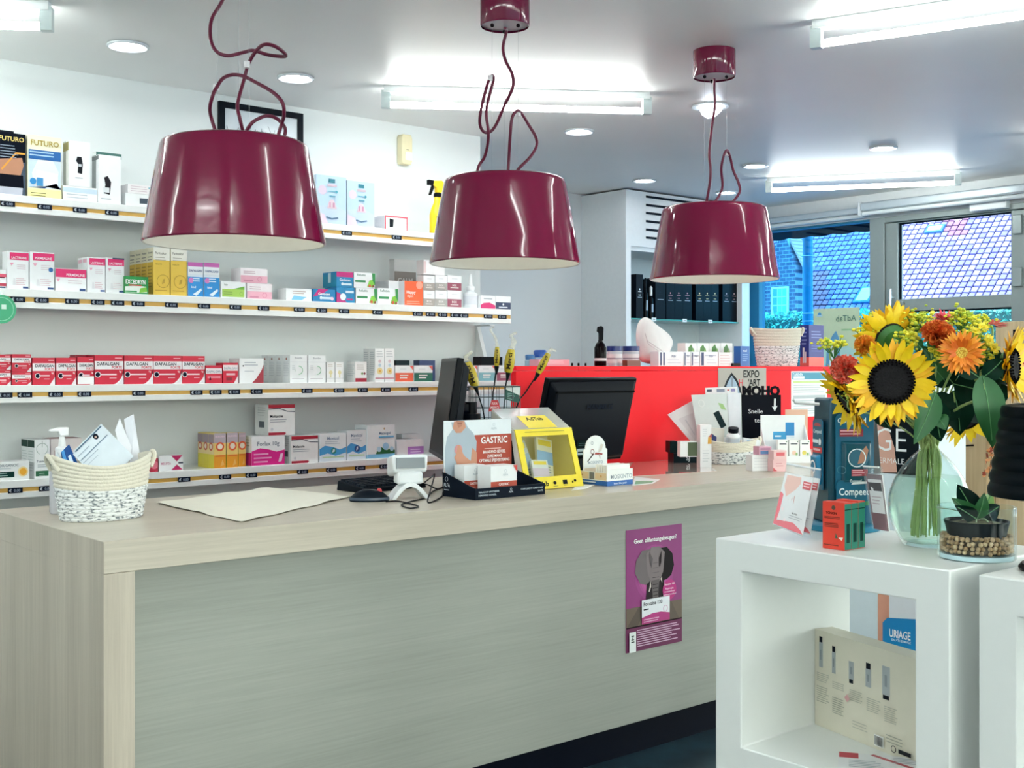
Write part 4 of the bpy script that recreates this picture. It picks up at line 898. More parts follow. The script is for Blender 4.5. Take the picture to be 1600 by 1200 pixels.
def halfbox(c2): return [('r', 0, .02, 1, .55, c2), ('l', .25, .42, .75, 2, .14, .07, '#f3e9e4'), ('p', [(.78, .98), (1, .98), (1, .68)], '#e4695c'), ('r', .25, .76, .6, .8, '#d5d9dc')]
G(3, 617.5, 646, 571, 'white carton with coral orange lower half', W, halfbox('#e8603f'), d=.06)
G(3, 647, 676, 571, 'white carton with dark green lower half', W, halfbox('#1d6552'), d=.06)
G(3, 619, 640, 563, 'dark grey carton top behind the coral carton', '#33454e', d=.05, Y=PF + .07)
G(3, 655, 680, 563, 'navy carton top behind the dark green carton', '#27406e', d=.05, Y=PF + .07)
for i, (a, c, col, nm) in enumerate(((705, 719, '#5f7080', 'slate'), (720, 746, '#8fbcc4', 'pale teal'), (748, 774, '#82b4bd', 'teal grey'), (776, 799, '#9a4a60', 'burgundy'))):
    G(3, a, c, 571, 'white carton with %s lower half behind the flower picks' % nm, W, halfbox(col), d=.06)
G(3, 752, 785, 557.5, 'dark long carton standing behind the teal cartons', '#39323a', [('r', 0, .5, 1, 1, '#131a26'), ('r', 0, .1, 1, .45, '#6b555c')], d=.07, Y=PF + .075)
# --- fourth shelf
G(4, -4, 46, 721, 'white carton with an orange sun and green band', W, [('c', .80, .45, .26, '#f6dc9c'), ('c', .80, .45, .18, '#f3ae2a'), ('r', 0, .18, .52, .48, '#14544f'), ('t', 'ORIGANOC', .35, .74, .13, '#7f8a94', 'c', .62), ('l', .02, .42, .35, 2, .12, .04, '#9fc0bb'), ('l', .05, .66, .45, 1, .1, .03, '#b9c0c6')], d=.09, Y=PF - .02)
tus = [('r', .08, .06, .92, .2, '#14613e'), ('t', 'Tussistar', .5, .42, .055, '#66707a', 'c', .8), ('l', .2, .36, .85, 2, .05, .018, '#a5adb4'), ('o', .5, .76, .15, .012, '#8aa39a'), ('r', .49, .80, .51, .97, '#3d5a50'), ('p', [(.3, .62), (.5, .78), (.7, .62), (.62, .56), (.38, .56)], '#eef1f1'), ('l', .3, .14, .75, 2, .05, .015, '#bcd8c8')]
ls = [('r', 0, .8, 1, .98, '#175443'), ('l', .1, .7, .9, 8, .07, .02, '#cdd4d4')]
G(4, 53.5, 78, 687, 'white carton with a lung drawing and green foot band', W, tus, ls, d=.075, n=2, nlabel='white carton with dark green side label behind the lung carton')
G(4, 79, 128, 685, 'pale carton with a reddish top behind the pump bottle', '#e4dcdb', [('r', .1, .55, .6, .7, '#c9b3b3')], d=.1, top='#a0646a', Y=PF + .03)
G(4, 235, 247, 716, 'small red carton partly hidden by the rope basket', '#c12a48', [('c', .5, .5, .3, '#e3798c')], d=.10)
G(4, 248.5, 286, 712, 'white carton with magenta triangles right of the rope basket', W, [('p', [(.5, 1), (.98, 1), (.74, .6)], '#c01f63'), ('p', [(.5, .05), (.98, .05), (.74, .4)], '#c01f63'), ('t', 'MELIPZA', .28, .42, .16, '#cf8fa9', 'c', .42), ('r', .8, .45, 1, .55, '#3d4656')], d=.06)
org = [('r', 0, .0, 1, .38, '#f2a52c'), ('r', 0, .38, 1, .72, '#f2d37c'), ('r', 0, .72, 1, 1, '#b9aab4'), ('t', 'NUROFEN', .5, .88, .05, '#e6c9d4', 'c', .8), ('c', .5, .62, .13, '#e8663a'), ('c', .5, .62, .08, '#f8ead8'), ('r', .1, .33, .9, .37, '#e77f35'), ('p', [(.5, .05), (.85, .1), (.7, .25)], '#f6c16a')]
os_ = [('r', 0, 0, 1, .4, '#e0cf3f'), ('r', 0, .4, 1, .72, '#efd79a'), ('r', 0, .72, 1, .97, '#a28f96'), ('c', .5, .62, .12, '#c9563a'), ('c', .5, .62, .07, '#f1e2d0')]
G(4, 334, 353, 677, 'yellow and orange carton, first of three at front', '#e9cf7e', org, os_, d=.05, n=3, nlabel='yellow and orange carton in the file behind the first one', group='file of yellow orange cartons', Y=PF - .02)
G(4, 354, 372, 676, 'yellow and orange carton, second of three at front', '#e9cf7e', org, os_, d=.05, Y=PF - .02)
G(4, 372.5, 384, 676, 'yellow and orange carton, third and partly covered', '#e9cf7e', org, os_, d=.05, Y=PF + .01)
z4 = G(4, 393, 445, 681.5, 'white and magenta laxative carton below the red topped one', '#f2f2f4', [('p', [(0, .02), (1, .02), (1, .52), (.75, .46), (.5, .55), (.25, .6), (0, .5)], '#e0218c'), ('t', 'Forlax 10g', .5, .68, .14, '#7d8694', 'c', .8), ('l', .06, .42, .6, 3, .13, .05, '#f4a9d2'), ('p', [(.8, .1), (.9, .12), (.95, .4), (.86, .38)], '#f7d9ec')], [('r', 0, .02, 1, .45, '#c9207c'), ('l', .1, .9, .9, 3, .1, .03, '#c3b9ae')], d=.11, Y=PF - .015)
mol = [('r', 0, .88, 1, 1, '#b01f35'), ('p', [(0, .84), (.4, .86), (.7, .76), (1, .74), (1, .77), (.7, .79), (.4, .89), (0, .87)], '#4a5768'), ('t', 'Molaxole', .06, .58, .09, '#2e3548', 'l', .5), ('l', .06, .52, .8, 2, .07, .02, '#9aa2ad'), ('p', [(0, .01), (.6, .01), (.66, .07), (.6, .1), (0, .1)], '#a8233a'), ('c', .13, .2, .05, '#d3d8dd')]
msd = [('r', .3, .25, .7, .45, '#5b616c'), ('l', .2, .9, .8, 4, .08, .02, '#c6c9cc')]
z5 = G(4, 455, 497, 681, 'white carton with red top band standing on the fourth shelf', '#f1f2f2', mol, msd, d=.10, Y=PF - .015)
G(4, 419, 461, 632, 'white carton with red top band stacked highest on the fourth shelf', '#f1f2f2', mol, msd, d=.12, z=max(z4, z5), Y=PF + .0)
mov = lambda dk: [('p', [(0, .02), (1, .02), (1, .5), (.75, .42), (.5, .52), (.2, .58), (0, .46)], '#4ba3dc'), ('p', [(0, .02), (1, .02), (1, .3), (.6, .2), (.3, .3), (0, .22)], '#dfeaf3'), ('t', 'Movicol', .5, .78, .11, '#7f93ad', 'c', .6), ('l', .2, .72, .8, 2, .07, .02, '#b4c0cd'), ('c', .52, .38, .11, dk), ('p', [(.46, .32), (.56, .36), (.56, .46), (.5, .44)], '#eef5fa'), ('r', .1, .14, .9, .18, '#b9d8a8')]
G(4, 499, 541, 677.5, 'white carton with blue waves and teal emblem', '#eef2f5', mov('#2f8a7c'), d=.09, Y=PF - .01)
G(4, 542, 572, 672.5, 'white carton with blue waves and navy emblem', '#eef2f5', mov('#1f4f8f'), d=.09, Y=PF)
G(4, 574, 617, 664, 'tall white carton with green hills and water drops', '#f1f4f5', [('r', 0, .02, 1, .14, '#7fc0e2'), ('p', [(.3, .14), (1, .14), (1, .24), (.85, .3), (.7, .24), (.5, .34), (.35, .24)], '#1f6b3e'), ('c', .42, .28, .08, '#bfe0f2'), ('c', .66, .36, .11, '#a5d3ee'), ('c', .88, .28, .07, '#bfe0f2'), ('t', 'Macrogol', .62, .72, .075, '#6a86a4', 'c', .5), ('r', .4, .62, .95, .67, '#6db4dc'), ('c', .6, .89, .03, '#c9b491')], [('r', 0, .02, 1, .12, '#8fc4dd'), ('l', .1, .9, .9, 6, .08, .02, '#c8d0d6')], d=.11, Y=PF - .01)
G(4, 620, 662, 687.5, 'low white carton with a purple label by the monitor', '#f2f2f3', [('r', .4, .15, 1, .6, '#b57cc9'), ('l', .5, .45, .95, 2, .15, .05, '#ecdcf2')], d=.10)
G(4, 628, 656, 678, 'pale grey carton behind the purple label carton', '#dfe2e2', d=.05, Y=PF + .11)

# green round shelf talker at the left edge
p = atY(2, 483, SF - .03)
t = thing('shelf_talker', 'round green shelf talker sticking out at the left picture edge', 'sign', (p.x, SF - .03, p.z))
b = MB().lathe([(0, -.002), (.0545, -.002), (.0545, 0), (0, 0)], mat('#2fae7a', .35), 32, cap=False)
b.v = [Vector((v.x, v.z, v.y)) for v in b.v]; b.f = [f[::-1] for f in b.f]; b.build('disc', t)
q = MB(); draw(q, [('p', [(.5, .5), (.66, .5), (.66, .66), (.5, .66)], '#d7f2e4'), ('o', .5, .5, .42, .03, '#7fd3ae')], .109, .109, -.0021, x0=-.0545, z0=-.0545); q.build('print', t)
MB().hexa([(-.008, 0, .045), (.008, 0, .045), (.008, .028, .07), (-.008, .028, .07)], [(-.008, 0, .046), (.008, 0, .046), (.008, .028, .071), (-.008, .028, .071)], frosted('#e8f4f4', .5)).build('clip_strip', t)

# framed sketch and alarm sensor on the wall
a = atY(343, 157, BY - .02); c = atY(474, 180, BY - .02); z1 = zat(157, a); z0 = z1 - .36; w_ = c.x - a.x
t = thing('picture_frame', 'black framed line sketch hanging above the shelves', 'picture', ((a.x + c.x) / 2, BY - .02, z0))
fm = mat('#111d2c', .4)
b = MB()
for x0, x1, zz0, zz1 in ((-w_ / 2, -w_ / 2 + .028, 0, .36), (w_ / 2 - .028, w_ / 2, 0, .36), (-w_ / 2 + .028, w_ / 2 - .028, 0, .028), (-w_ / 2 + .028, w_ / 2 - .028, .332, .36)): b.box(x0, x1, 0, .0198, zz0, zz1, fm)
b.build('frame', t)
MB().box(-w_ / 2 + .028, w_ / 2 - .028, .009, .0195, .028, .332, mat('#dfe6ec', .4)).build('mat_board', t)
b = MB(); rr = random.Random(3)
for k in range(34):
    x = -w_ * .36 + w_ * .72 * k / 33; z = .205 + rr.uniform(-.04, .03)
    b.tube(smooth_path([(x, .0085, z - .06), (x + rr.uniform(-.02, .02), .0085, z), (x + rr.uniform(-.03, .03), .0085, z + rr.uniform(.02, .05))], 3), .0011, mat('#66707a', .6), 4)
b.text('NXW', 0, .19, .06, mat('#8a929c'), .0086, bold=-.005); b.build('sketch', t)
MB().box(-w_ / 2 + .028, w_ / 2 - .028, .004, .006, .028, .332, glass('#ffffff')).build('glazing', t)
a = atY(627, 212, BY - .04); z1 = zat(209, a); z0 = zat(256, a)
t = thing('motion_sensor', 'cream alarm motion sensor on the wall above the shelves', 'sensor', (a.x + .032, BY - .001, z0))
hh = z1 - z0; sm_ = mat('#e6dcb4', .4)
MB().prism([(-.032, .012), (-.026, 0), (.026, 0), (.034, .02), (.034, hh - .02), (.026, hh), (-.026, hh), (-.032, hh - .012)], -.045, 0, sm_).build('housing', t, bevel=.004)
MB().prism([(-.012, hh * .14), (.030, hh * .14), (.030, hh * .42), (-.012, hh * .42)], -.050, -.0452, mat('#f3f1ea', .25)).build('lens', t, bevel=.004)
MB().box(-.004, .012, -.0462, -.0452, hh * .48, hh * .50, mat('#5b564a')).build('mark', t)

# ------------------------------------------------------------------ things on the counter
def basket(label, p, w_, d_, h, rz=0.0, wave=.012, n=15):
    t = thing('rope_basket', label, 'basket', (p[0], p[1], p[2] + .0005), rz)
    def rad(f): return .80 + .20 * f ** .8
    low = [(0, 0.0), (rad(0) * .97, 0)]; up_ = []
    for i in range(n):
        f0 = i / n; seg_ = up_ if f0 >= .52 else low
        for k in range(5):
            g = k / 4; f = f0 + g / n
            seg_.append((rad(f) + .022 * sin(pi * g), f * h))
    wv_ = lambda a, z: wave * (z / h) ** 2 * cos(2 * a + .25)
    split = up_[0]; low.append(split)
    MB().lathe(low, speckle('#6a747a', '#e6e9e8', 85, .36, .5, (1, 1, 2.6), .9, .5), 44, sx=w_ / 2, sy=d_ / 2, cap=False, wave=wv_).build('speckled_body', t)
    up_ += [(rad(1) - .03, h * 1.01), (rad(1) - .06, h * .97), (rad(.4) - .06, h * .4), (rad(0) - .05, .008), (0, .008)]
    MB().lathe(up_, mat('#ded9c9', .9, vary=.08, scale=150, bump=.3), 44, sx=w_ / 2, sy=d_ / 2, cap=False, wave=wv_).build('cream_rim', t)
    for s in (-1, 1):
        zz = h * .98 + wave
        MB().tube(smooth_path([(s * w_ * .47, -d_ * .16, zz - .035), (s * w_ * .53, -d_ * .10, zz - .008), (s * w_ * .54, 0, zz + .004), (s * w_ * .53, d_ * .10, zz - .008), (s * w_ * .47, d_ * .16, zz - .035)], 5), .006, mat('#ded9c9', .9, bump=.3, scale=150), 8).build('handle', t)
    return t
def sheet(name, label, cat, px, ts, th=.001, m=PAPER, group=None):
    """stiff sheet through pixel corners at given depths, real thickness; returns (object, corners)"""
    P = [at(u, v, t_) for (u, v), t_ in zip(px, ts)]
    c = sum(P, Vector()) / len(P)
    o = MB().slab(P, th, m).build(name, None, tuple(c), world=True); tag(o, label, cat, group)
    return o, P
def print_quad(parent, P, prints, eps=.0004):
    """print on quad P (tl, bl, br, tr order) as a child"""
    tl, bl, br, tr = P; n = (br - bl).cross(tl - bl).normalized()
    q = MB(); draw(q, prints, 1, 1, 0, eps)
    out = []
    for v in q.v:
        a = bl.lerp(br, v.x); b_ = tl.lerp(tr, v.x); out.append(a.lerp(b_, v.z) + n * (-v.y))
    q.v = out
    return q.build('print', parent, world=True)

# left rope basket with papers, pump bottle behind it
pb = atZ(159, 810, CZ)
basket('rope basket holding papers at the left end of the counter', pb, .262, .185, .158, 0, .014)
P = sheet('appointment_card', 'pale blue printed card tilted in the left rope basket', 'card', [(158, 662), (112, 708), (160, 757), (209, 713)], [3.26, 3.16, 3.10, 3.2], m=mat('#d9e4ec', .5))
print_quad(P[0], P[1], [('c', .12, .84 - .0, .0, '#ffffff'), ('p', [(.12 + .07 * cos(k * .524), .68 + .065 * sin(k * .524)) for k in range(12)][::1], '#1d2740'), ('p', [(.13 + .03 * cos(k), .67 + .03 * sin(k)) for k in range(6)], '#b99a8c'),
                        ('p', [(.03, .08), (.06, .08), (.06, .95), (.03, .95)], '#4f6c86'), ('p', [(.27, .02), (.29, .02), (.29, .9), (.27, .9)], '#6f8aa0'), ('p', [(.36, .02), (.375, .02), (.375, .5), (.36, .5)], '#93a6b5'), ('p', [(.46, .05), (.47, .05), (.47, .4), (.46, .4)], '#9fb0be'), ('p', [(.17, .02), (.185, .02), (.185, .4), (.17, .4)], '#93a6b5')])
sheet('folded_paper', 'white folded paper standing at the right of the left basket', 'paper', [(187, 653), (180, 672), (196, 740), (206, 700)], [3.26, 3.24, 3.2, 3.24], m=mat('#e6e8ef', .6))
sheet('folded_paper', 'taller white folded paper with pointed tip in the left basket', 'paper', [(209, 647), (194, 655), (205, 740), (221, 728)], [3.28, 3.27, 3.22, 3.26], m=mat('#dfe2ea', .6))
o, P = sheet('blue_sachet', 'dark blue sachet sticking out of the left rope basket', 'sachet', [(108, 694), (96, 706), (104, 750), (128, 738)], [3.17, 3.14, 3.10, 3.14], .004, mat('#134a8e', .25))
print_quad(o, P, [('r', .3, .5, .7, .75, '#cfe4f5'), ('r', .0, .0, 1, .3, '#3f8fd0')])
sheet('clear_packet', 'crumpled clear packet at the left rim of the left basket', 'packet', [(90, 706), (86, 716), (96, 745), (101, 735)], [3.13, 3.12, 3.09, 3.10], .003, mat('#b9c3cc', .15))
p = atZ(97, 802, CZ); hb = zat(668, p) - CZ
t = thing('pump_bottle', 'white pump dispenser bottle standing behind the left rope basket', 'bottle', (p.x, p.y, CZ + .0005))
MB().lathe([(0, 0), (.030, 0), (.033, .005), (.033, hb * .55), (.028, hb * .62), (.015, hb * .66)], frosted('#dfe6ec', .55), 28).build('body', t)
MB().lathe([(0, .003), (.030, .003), (.031, hb * .45), (0, hb * .45)], frosted('#e9dbe4', .6), 24, cap=False).build('gel', t)
MB().lathe([(.018, hb * .66), (.018, hb * .76), (.010, hb * .78), (.007, hb * .9)], mat('#f2f5f7', .3), 20).build('collar', t)
MB().prism([(-.034, hb * .955), (-.034, hb * .975), (-.01, hb), (.016, hb), (.016, hb * .9), (-.008, hb * .9), (-.012, hb * .955)], -.009, .009, mat('#f4f6f8', .3)).build('pump_head', t, bevel=.003)

# crumpled translucent paper
A, B, C, D = (atZ(u, v, CZ) for u, v in ((243, 787), (420, 763), (549, 777), (378, 817)))
nu, nv = 26, 16; pts = []; fs = []
for i in range(nu + 1):
    for j in range(nv + 1):
        u, v = i / nu, j / nv
        q = A.lerp(B, u).lerp(D.lerp(C, u), v)
        q.x += .012 * mnoise.noise((u * 5, v * 5, 1)); q.y += .012 * mnoise.noise((u * 4, v * 4, 7))
        q.z = CZ + .0022 + .006 * max(0, mnoise.noise((u * 6, v * 5, 3)) + .25)
        pts.append(q)
for i in range(nu):
    for j in range(nv): k = i * (nv + 1) + j; fs.append((k, k + nv + 1, k + nv + 2, k + 1))
b = MB(); m_ = mat('#efecdc', .45, vary=.03); b.add(pts, fs, m_); b.add([p_ - Vector((0, 0, .0006)) for p_ in pts], [f[::-1] for f in fs], m_)
o = b.build('wrapping_paper', None, tuple((A + C) / 2), world=True); tag(o, 'crumpled cream wrapping paper lying flat on the counter', 'paper')

# keyboard, mouse, scanner, cables
kb = atZ(556, 770, CZ)
t = thing('keyboard', 'black keyboard on the counter behind the white scanner', 'keyboard', (kb.x + .135, kb.y + .05, CZ + .0005), radians(6))
dk = mat('#1a2330', .45)
MB().hexa([(-.135, -.07, 0), (.135, -.07, 0), (.135, .07, 0), (-.135, .07, 0)], [(-.132, -.067, .014), (.132, -.067, .014), (.132, .067, .032), (-.132, .067, .032)], dk).build('case', t, bevel=.003)
b = MB()
for r_ in range(6):
    for c_ in range(13):
        x = -.128 + c_ * .0198; y = -.058 + r_ * .0195; z = .0155 + (y + .067) / .134 * .018
        b.box(x, x + .0165, y, y + .0165, z - .003, z + .007, mat('#2b3645', .5))
b.build('keys', t)['kind'] = 'stuff'
p = atZ(577, 783, CZ)
t = thing('computer_mouse', 'black computer mouse at the front of the counter', 'mouse', (p.x, p.y, CZ + .0005), radians(-35))
prof = [(0.0, .036), (.35, .034), (.7, .026), (.92, .014), (1.0, .004), (.97, 0), (0, 0)]
MB().lathe(prof, mat('#1d2836', .35), 28, sx=.060, sy=.033, cap=False).build('shell', t)
MB().tube([(.030, -.006, .030), (.030, .006, .030)], .008, mat('#b8323a', .4), 10).build('wheel', t)
MB().lathe([(1.005, .004), (1.012, .008), (.99, .012)], mat('#39485a', .3), 28, sx=.060, sy=.033, cap=False).build('trim', t)
p = atZ(638, 779, CZ)
t = thing('barcode_scanner', 'white presentation barcode scanner on an arched stand', 'scanner', (p.x, p.y, CZ + .0005), radians(-22))
wm = mat('#e9eef1', .28)
b = MB(); arc = [(-.062 + .124 * k / 16, .052 * sin(pi * k / 16)) for k in range(17)]; arc_i = [(-.046 + .092 * k / 16, .038 * sin(pi * k / 16)) for k in range(17)]
b.prism(arc + arc_i[::-1], -.035, .035, wm); b.build('stand', t, bevel=.002)
b = MB(); b.prism([(-.042, .046), (.042, .046), (.038, .085), (-.038, .085)], -.03, .03, wm); b.build('neck', t, bevel=.008)
b = MB(); b.T = Matrix.Rotation(radians(-12), 4, 'X'); b.hexa([(-.052, -.045, .075), (.052, -.045, .075), (.052, .055, .075), (-.052, .055, .075)], [(-.058, -.052, .128), (.058, -.052, .128), (.05, .05, .136), (-.05, .05, .136)], wm); b.build('scan_head', t, bevel=.008)
b = MB(); b.T = Matrix.Rotation(radians(-12), 4, 'X'); b.hexa([(-.044, -.0535, .086), (.044, -.0535, .086), (.044, -.046, .086), (-.044, -.046, .086)], [(-.044, -.0565, .118), (.044, -.0565, .118), (.044, -.05, .118), (-.044, -.05, .118)], mat('#4a5a66', .12)); b.build('scan_window', t)
def cable(name, label, px, r=.0022, z0=CZ):
    P = []
    for u, v, hgt in px:
        q = atZ(u, v, z0 + .003); P.append(Vector((q.x, q.y, q.z + hgt)))
    o = MB().tube(smooth_path(P, 5), r, mat('#131a24', .4), 6).build(name, None, tuple(P[0]), world=True); tag(o, label, 'cable')
cable('mouse_cable', 'thin black mouse cable looping in front of the scanner', [(603, 784, 0), (622, 783, 0), (645, 788, 0), (654, 792, 0), (640, 794, 0), (627, 789, 0), (640, 784, 0), (664, 778, 0), (676, 768, 0), (690, 762, 0)])
cable('scanner_cable', 'black cable curling between the scanner and the display tray', [(664, 776, .045), (674, 770, .05), (679, 766, .05), (672, 778, .02), (668, 784, 0), (676, 784, 0), (690, 776, 0), (692, 770, 0)])
cable('scanner_cable', 'black cable running behind the scanner towards the monitor', [(655, 760, .01), (668, 762, .01), (684, 764, .0), (696, 758, 0), (706, 752, 0)])

# counter display with header card
P0 = atZ(743, 782, CZ); P1 = atZ(835, 770, CZ); P2 = atZ(691, 769, CZ)
tw = P1.x - P0.x; td = .165
t = thing('tray_display', 'navy counter tray with header card showing a man holding his chest', 'display', (P0.x + tw / 2, P0.y + td / 2, CZ + .0005))
nv_ = mat('#16263c', .4)
MB().box(-tw / 2, tw / 2, -td / 2, td / 2, 0, .004, nv_).build('tray_floor', t)
MB().box(-tw / 2, tw / 2, -td / 2, -td / 2 + .004, .004, .034, nv_).build('tray_front', t)
for x in (-tw / 2, tw / 2 - .004):
    b = MB(); b.hexa([(x, -td / 2 + .004, .004), (x + .004, -td / 2 + .004, .004), (x + .004, td / 2, .004), (x, td / 2, .004)],
                     [(x, -td / 2 + .004, .034), (x + .004, -td / 2 + .004, .034), (x + .004, td / 2, .075), (x, td / 2, .075)], nv_); b.build('tray_side', t)
zc = zat(658, (P0.x, P0.y + td)) - CZ
cd = MB().box(-tw / 2, tw / 2 - .006, td / 2 - .008, td / 2 - .0045, .004, zc, mat('#e4ebef', .4)).build('header_card', t)
sk, sk2, sh_ = '#c98f74', '#b57a60', '#a9b7c2'
q = MB(); draw(q, [('r', 0, .0, 1, .24, '#e2e9ee'), ('r', .44, .27, 1, .79, '#b4452f'), ('r', .40, .2, 1, .27, '#d9e3ea'),
   ('p', [(.10, .98), (.30, .98), (.34, .90), (.42, .82), (.47, .7), (.46, .5), (.42, .2), (.02, .18), (.01, .6), (.04, .78), (.12, .88)], sh_),
   ('p', [(.14, .99), (.29, .99), (.31, .90), (.24, .83), (.17, .83), (.12, .90)], sk), ('p', [(.17, .995), (.27, .995), (.25, .92), (.20, .90)], sk2), ('r', .19, .955, .25, .965, '#8a4a3c'),
   ('p', [(.40, .62), (.47, .55), (.47, .35), (.40, .28), (.3, .34), (.33, .40), (.38, .42)], sk), ('p', [(.30, .30), (.43, .28), (.40, .42), (.30, .50), (.24, .58), (.21, .66), (.18, .65), (.18, .56), (.14, .50), (.18, .40)], sk),
   ('c', .20, .60, .07, '#cf8f93'), ('p', [(.22, .66), (.19, .67), (.175, .58), (.15, .50), (.20, .42), (.30, .46)], sk), ('p', [(.0, .38), (.02, .24), (.2, .24), (.30, .18), (.28, .10), (.15, .14), (.0, .18)], sk),
   ('t', 'GASTRIC', .73, .67, .09, '#fbf3ef', 'c', .40), ('l', .58, .60, .86, 1, .1, .012, '#e6b3a5'), ('t', 'BRANDEND GEVOEL', .73, .53, .04, '#fdf6f2', 'c', .34), ('t', 'ZURE MAAG', .73, .47, .04, '#fdf6f2', 'c', .22), ('t', 'OPTIMALE SPIJSVERTERING', .73, .41, .04, '#fdf6f2', 'c', .46), ('l', .52, .36, .95, 2, .03, .012, '#e3a999'),
   ('t', 'ALFA', .72, .86, .03, '#b3bec6', 'c', .2), ('o', .72, .93, .022, .004, '#b3bec6')], tw - .006, zc - .004, td / 2 - .008, .0002, x0=-tw / 2, z0=.004); q.build('print', cd)
q = MB(); draw(q, [('t', 'ALFA', .5, .42, .16, '#c6d2da', 'c', .2), ('o', .5, .74, .12, .03, '#c6d2da'), ('t', 'VRAAG UW APOTHEKER', .04, .58, .15, '#b9c6cf', 'l', .3), ('t', 'DEMANDEZ CONSEIL', .04, .3, .15, '#b9c6cf', 'l', .26), ('t', 'COMPLEMENT ALIMENTAIRE', .97, .58, .15, '#b9c6cf', 'r', .36), ('t', 'SANTE', .97, .3, .15, '#b9c6cf', 'r', .2)], tw, .034, -td / 2, .0002, x0=-tw / 2)
q.T = ROT_L; draw(q, [('t', 'ALFA', .13, .40, .16, '#c6d2da', 'c', .2), ('o', .13, .72, .1, .02, '#c6d2da'), ('r', .05, .26, .21, .29, '#c6d2da')], td, .075, -tw / 2, .0002, x0=-td / 2); q.build('print', t)
for i, (x, lb) in enumerate(((-.072, 'small white and brick red carton, left one in the navy tray'), (-.018, 'small white and brick red carton, right one in the navy tray'))):
    carton('supplement_carton', lb, 'carton', (P0.x + tw / 2 + x, P0.y + .045 + (.072 if i == 0 else 0), CZ + .006), .105 if i else .08, .064 if i else .05, .092, '#eef1f2',
           [('r', 0, .02, 1, .48, '#b4452f'), ('t', 'GASTRIC', .5, .34, .08, '#f7ebe6', 'c', .45), ('l', .2, .26, .8, 2, .08, .02, '#dba294'), ('t', 'ALFA', .55, .66, .07, '#b8c2ca', 'c', .3), ('o', .55, .82, .06, .012, '#b8c2ca')] + ([('p', [(.84, 1), (1, 1), (1, .74)], '#d9443a')] if i else []))

# yellow display box
Q0 = atZ(822, 768, CZ); Q1 = atZ(892, 758, CZ); yw = Q1.x - Q0.x
t = thing('yellow_display_box', 'yellow display box with clear window beside the navy tray', 'display', (Q0.x + yw / 2, Q0.y + .09, CZ + .0005))
ym = mat('#efd832', .35)
F0, F1, T1, Bk = (-.09, 0.0), (-.030, .195), (.085, .262), .09
MB().box(-yw / 2, yw / 2, -.086, .085, 0, .004, ym).build('base', t)
MB().box(-yw / 2 + .003, yw / 2 - .003, .086, .09, .004, .2, mat('#e9e2b4', .4)).build('back_panel', t)
def fr(u, v, o_=0.0):                      # point on the leaning front, u across, v up
    return Vector((-yw / 2 + u * yw, F0[0] + (F1[0] - F0[0]) * v, .001 + F1[1] * v)) + Vector((0, -.955, .294)) * o_
def fplate(name, u0, u1, v0, v1, m, o0=0, o1=.004, parent=None):
    return MB().hexa([fr(u0, v0, o0), fr(u1, v0, o0), fr(u1, v1, o0), fr(u0, v1, o0)][::-1], [fr(u0, v0, o1), fr(u1, v0, o1), fr(u1, v1, o1), fr(u0, v1, o1)][::-1], m).build(name, parent or t)
fplate('front_frame', 0, 1, 0, .2, ym); fplate('front_frame', 0, 1, .88, 1, ym); fplate('front_frame', 0, .09, .2, .88, ym); fplate('front_frame', .91, 1, .2, .88, ym)
fplate('clear_window', .09, .91, .2, .88, glass('#fdfefb', 1.12), .001, .002)
q = MB(); draw(q, [('t', 'AdTab', .10, .05, .075, '#20242c', 'l', .3), ('c', .5, .09, .028, '#20242c'), ('r', .64, .055, .72, .125, '#20242c'), ('c', .86, .1, .022, '#20242c'), ('r', .80, .06, .82, .1, '#20242c'), ('l', .15, .955, .85, 1, .1, .012, '#a89a2c'), ('r', .46, .03, .54, .038, '#8d8128'), ('r', .64, .03, .72, .038, '#8d8128')], 1, 1, 0, .0004)
q.v = [fr(v.x, v.z, .0042 - v.y) for v in q.v]; q.build('print', t)
for s, nm in ((-1, 'left'), (1, 'right')):
    x = s * yw / 2; prof = [(F0[0] + .001, .004), (Bk, .004), (Bk, .20), (T1[0], T1[1] - .003), (F1[0] + .001, F1[1] - .003)]
    a_ = [(x - s * .003, y, z) for y, z in prof]; b2 = [(x, y, z) for y, z in prof]
    o = (MB().hexa(a_, b2, mat('#e9e6dc', .35)) if s < 0 else MB().hexa(b2, a_, mat('#f0e088', .35))).build('side_panel', t)
    if s < 0:
        q = MB(); blob = lambda pts, c, o_: q.add([(x - o_, y, z) for y, z in pts], [tuple(range(len(pts)))], mat(c, .4))
        blob([(-.02, .16), (.02, .2), (.07, .21), (.085, .1), (.06, .03), (.0, .03), (-.04, .05), (-.03, .11)][::-1], '#2b3238', .0005)
        blob([(-.0, .10), (.03, .13), (.06, .1), (.05, .05), (.01, .04)][::-1], '#d7cfc9', .0009); blob([(.02, .16), (.04, .19), (.06, .17)][::-1], '#5a6268', .0009); q.build('print', o)
MB().hexa([(-yw / 2, F1[0], F1[1] - .002), (yw / 2, F1[0], F1[1] - .002), (yw / 2, T1[0], T1[1] - .002), (-yw / 2, T1[0], T1[1] - .002)], [(-yw / 2, F1[0], F1[1]), (yw / 2, F1[0], F1[1]), (yw / 2, T1[0], T1[1]), (-yw / 2, T1[0], T1[1])], frosted('#dfe4e6', .35)).build('clear_lid', t)
tp = lambda u, v, o_: Vector((-yw / 2 + u * yw, F1[0] + (T1[0] - F1[0]) * v, F1[1] + (T1[1] - F1[1]) * v + o_))
st = MB().hexa([tp(.28, .06, .0004), tp(.78, .06, .0004), tp(.78, .62, .0004), tp(.28, .62, .0004)], [tp(.28, .06, .001), tp(.78, .06, .001), tp(.78, .62, .001), tp(.28, .62, .001)], ym).build('lid_sticker', t)
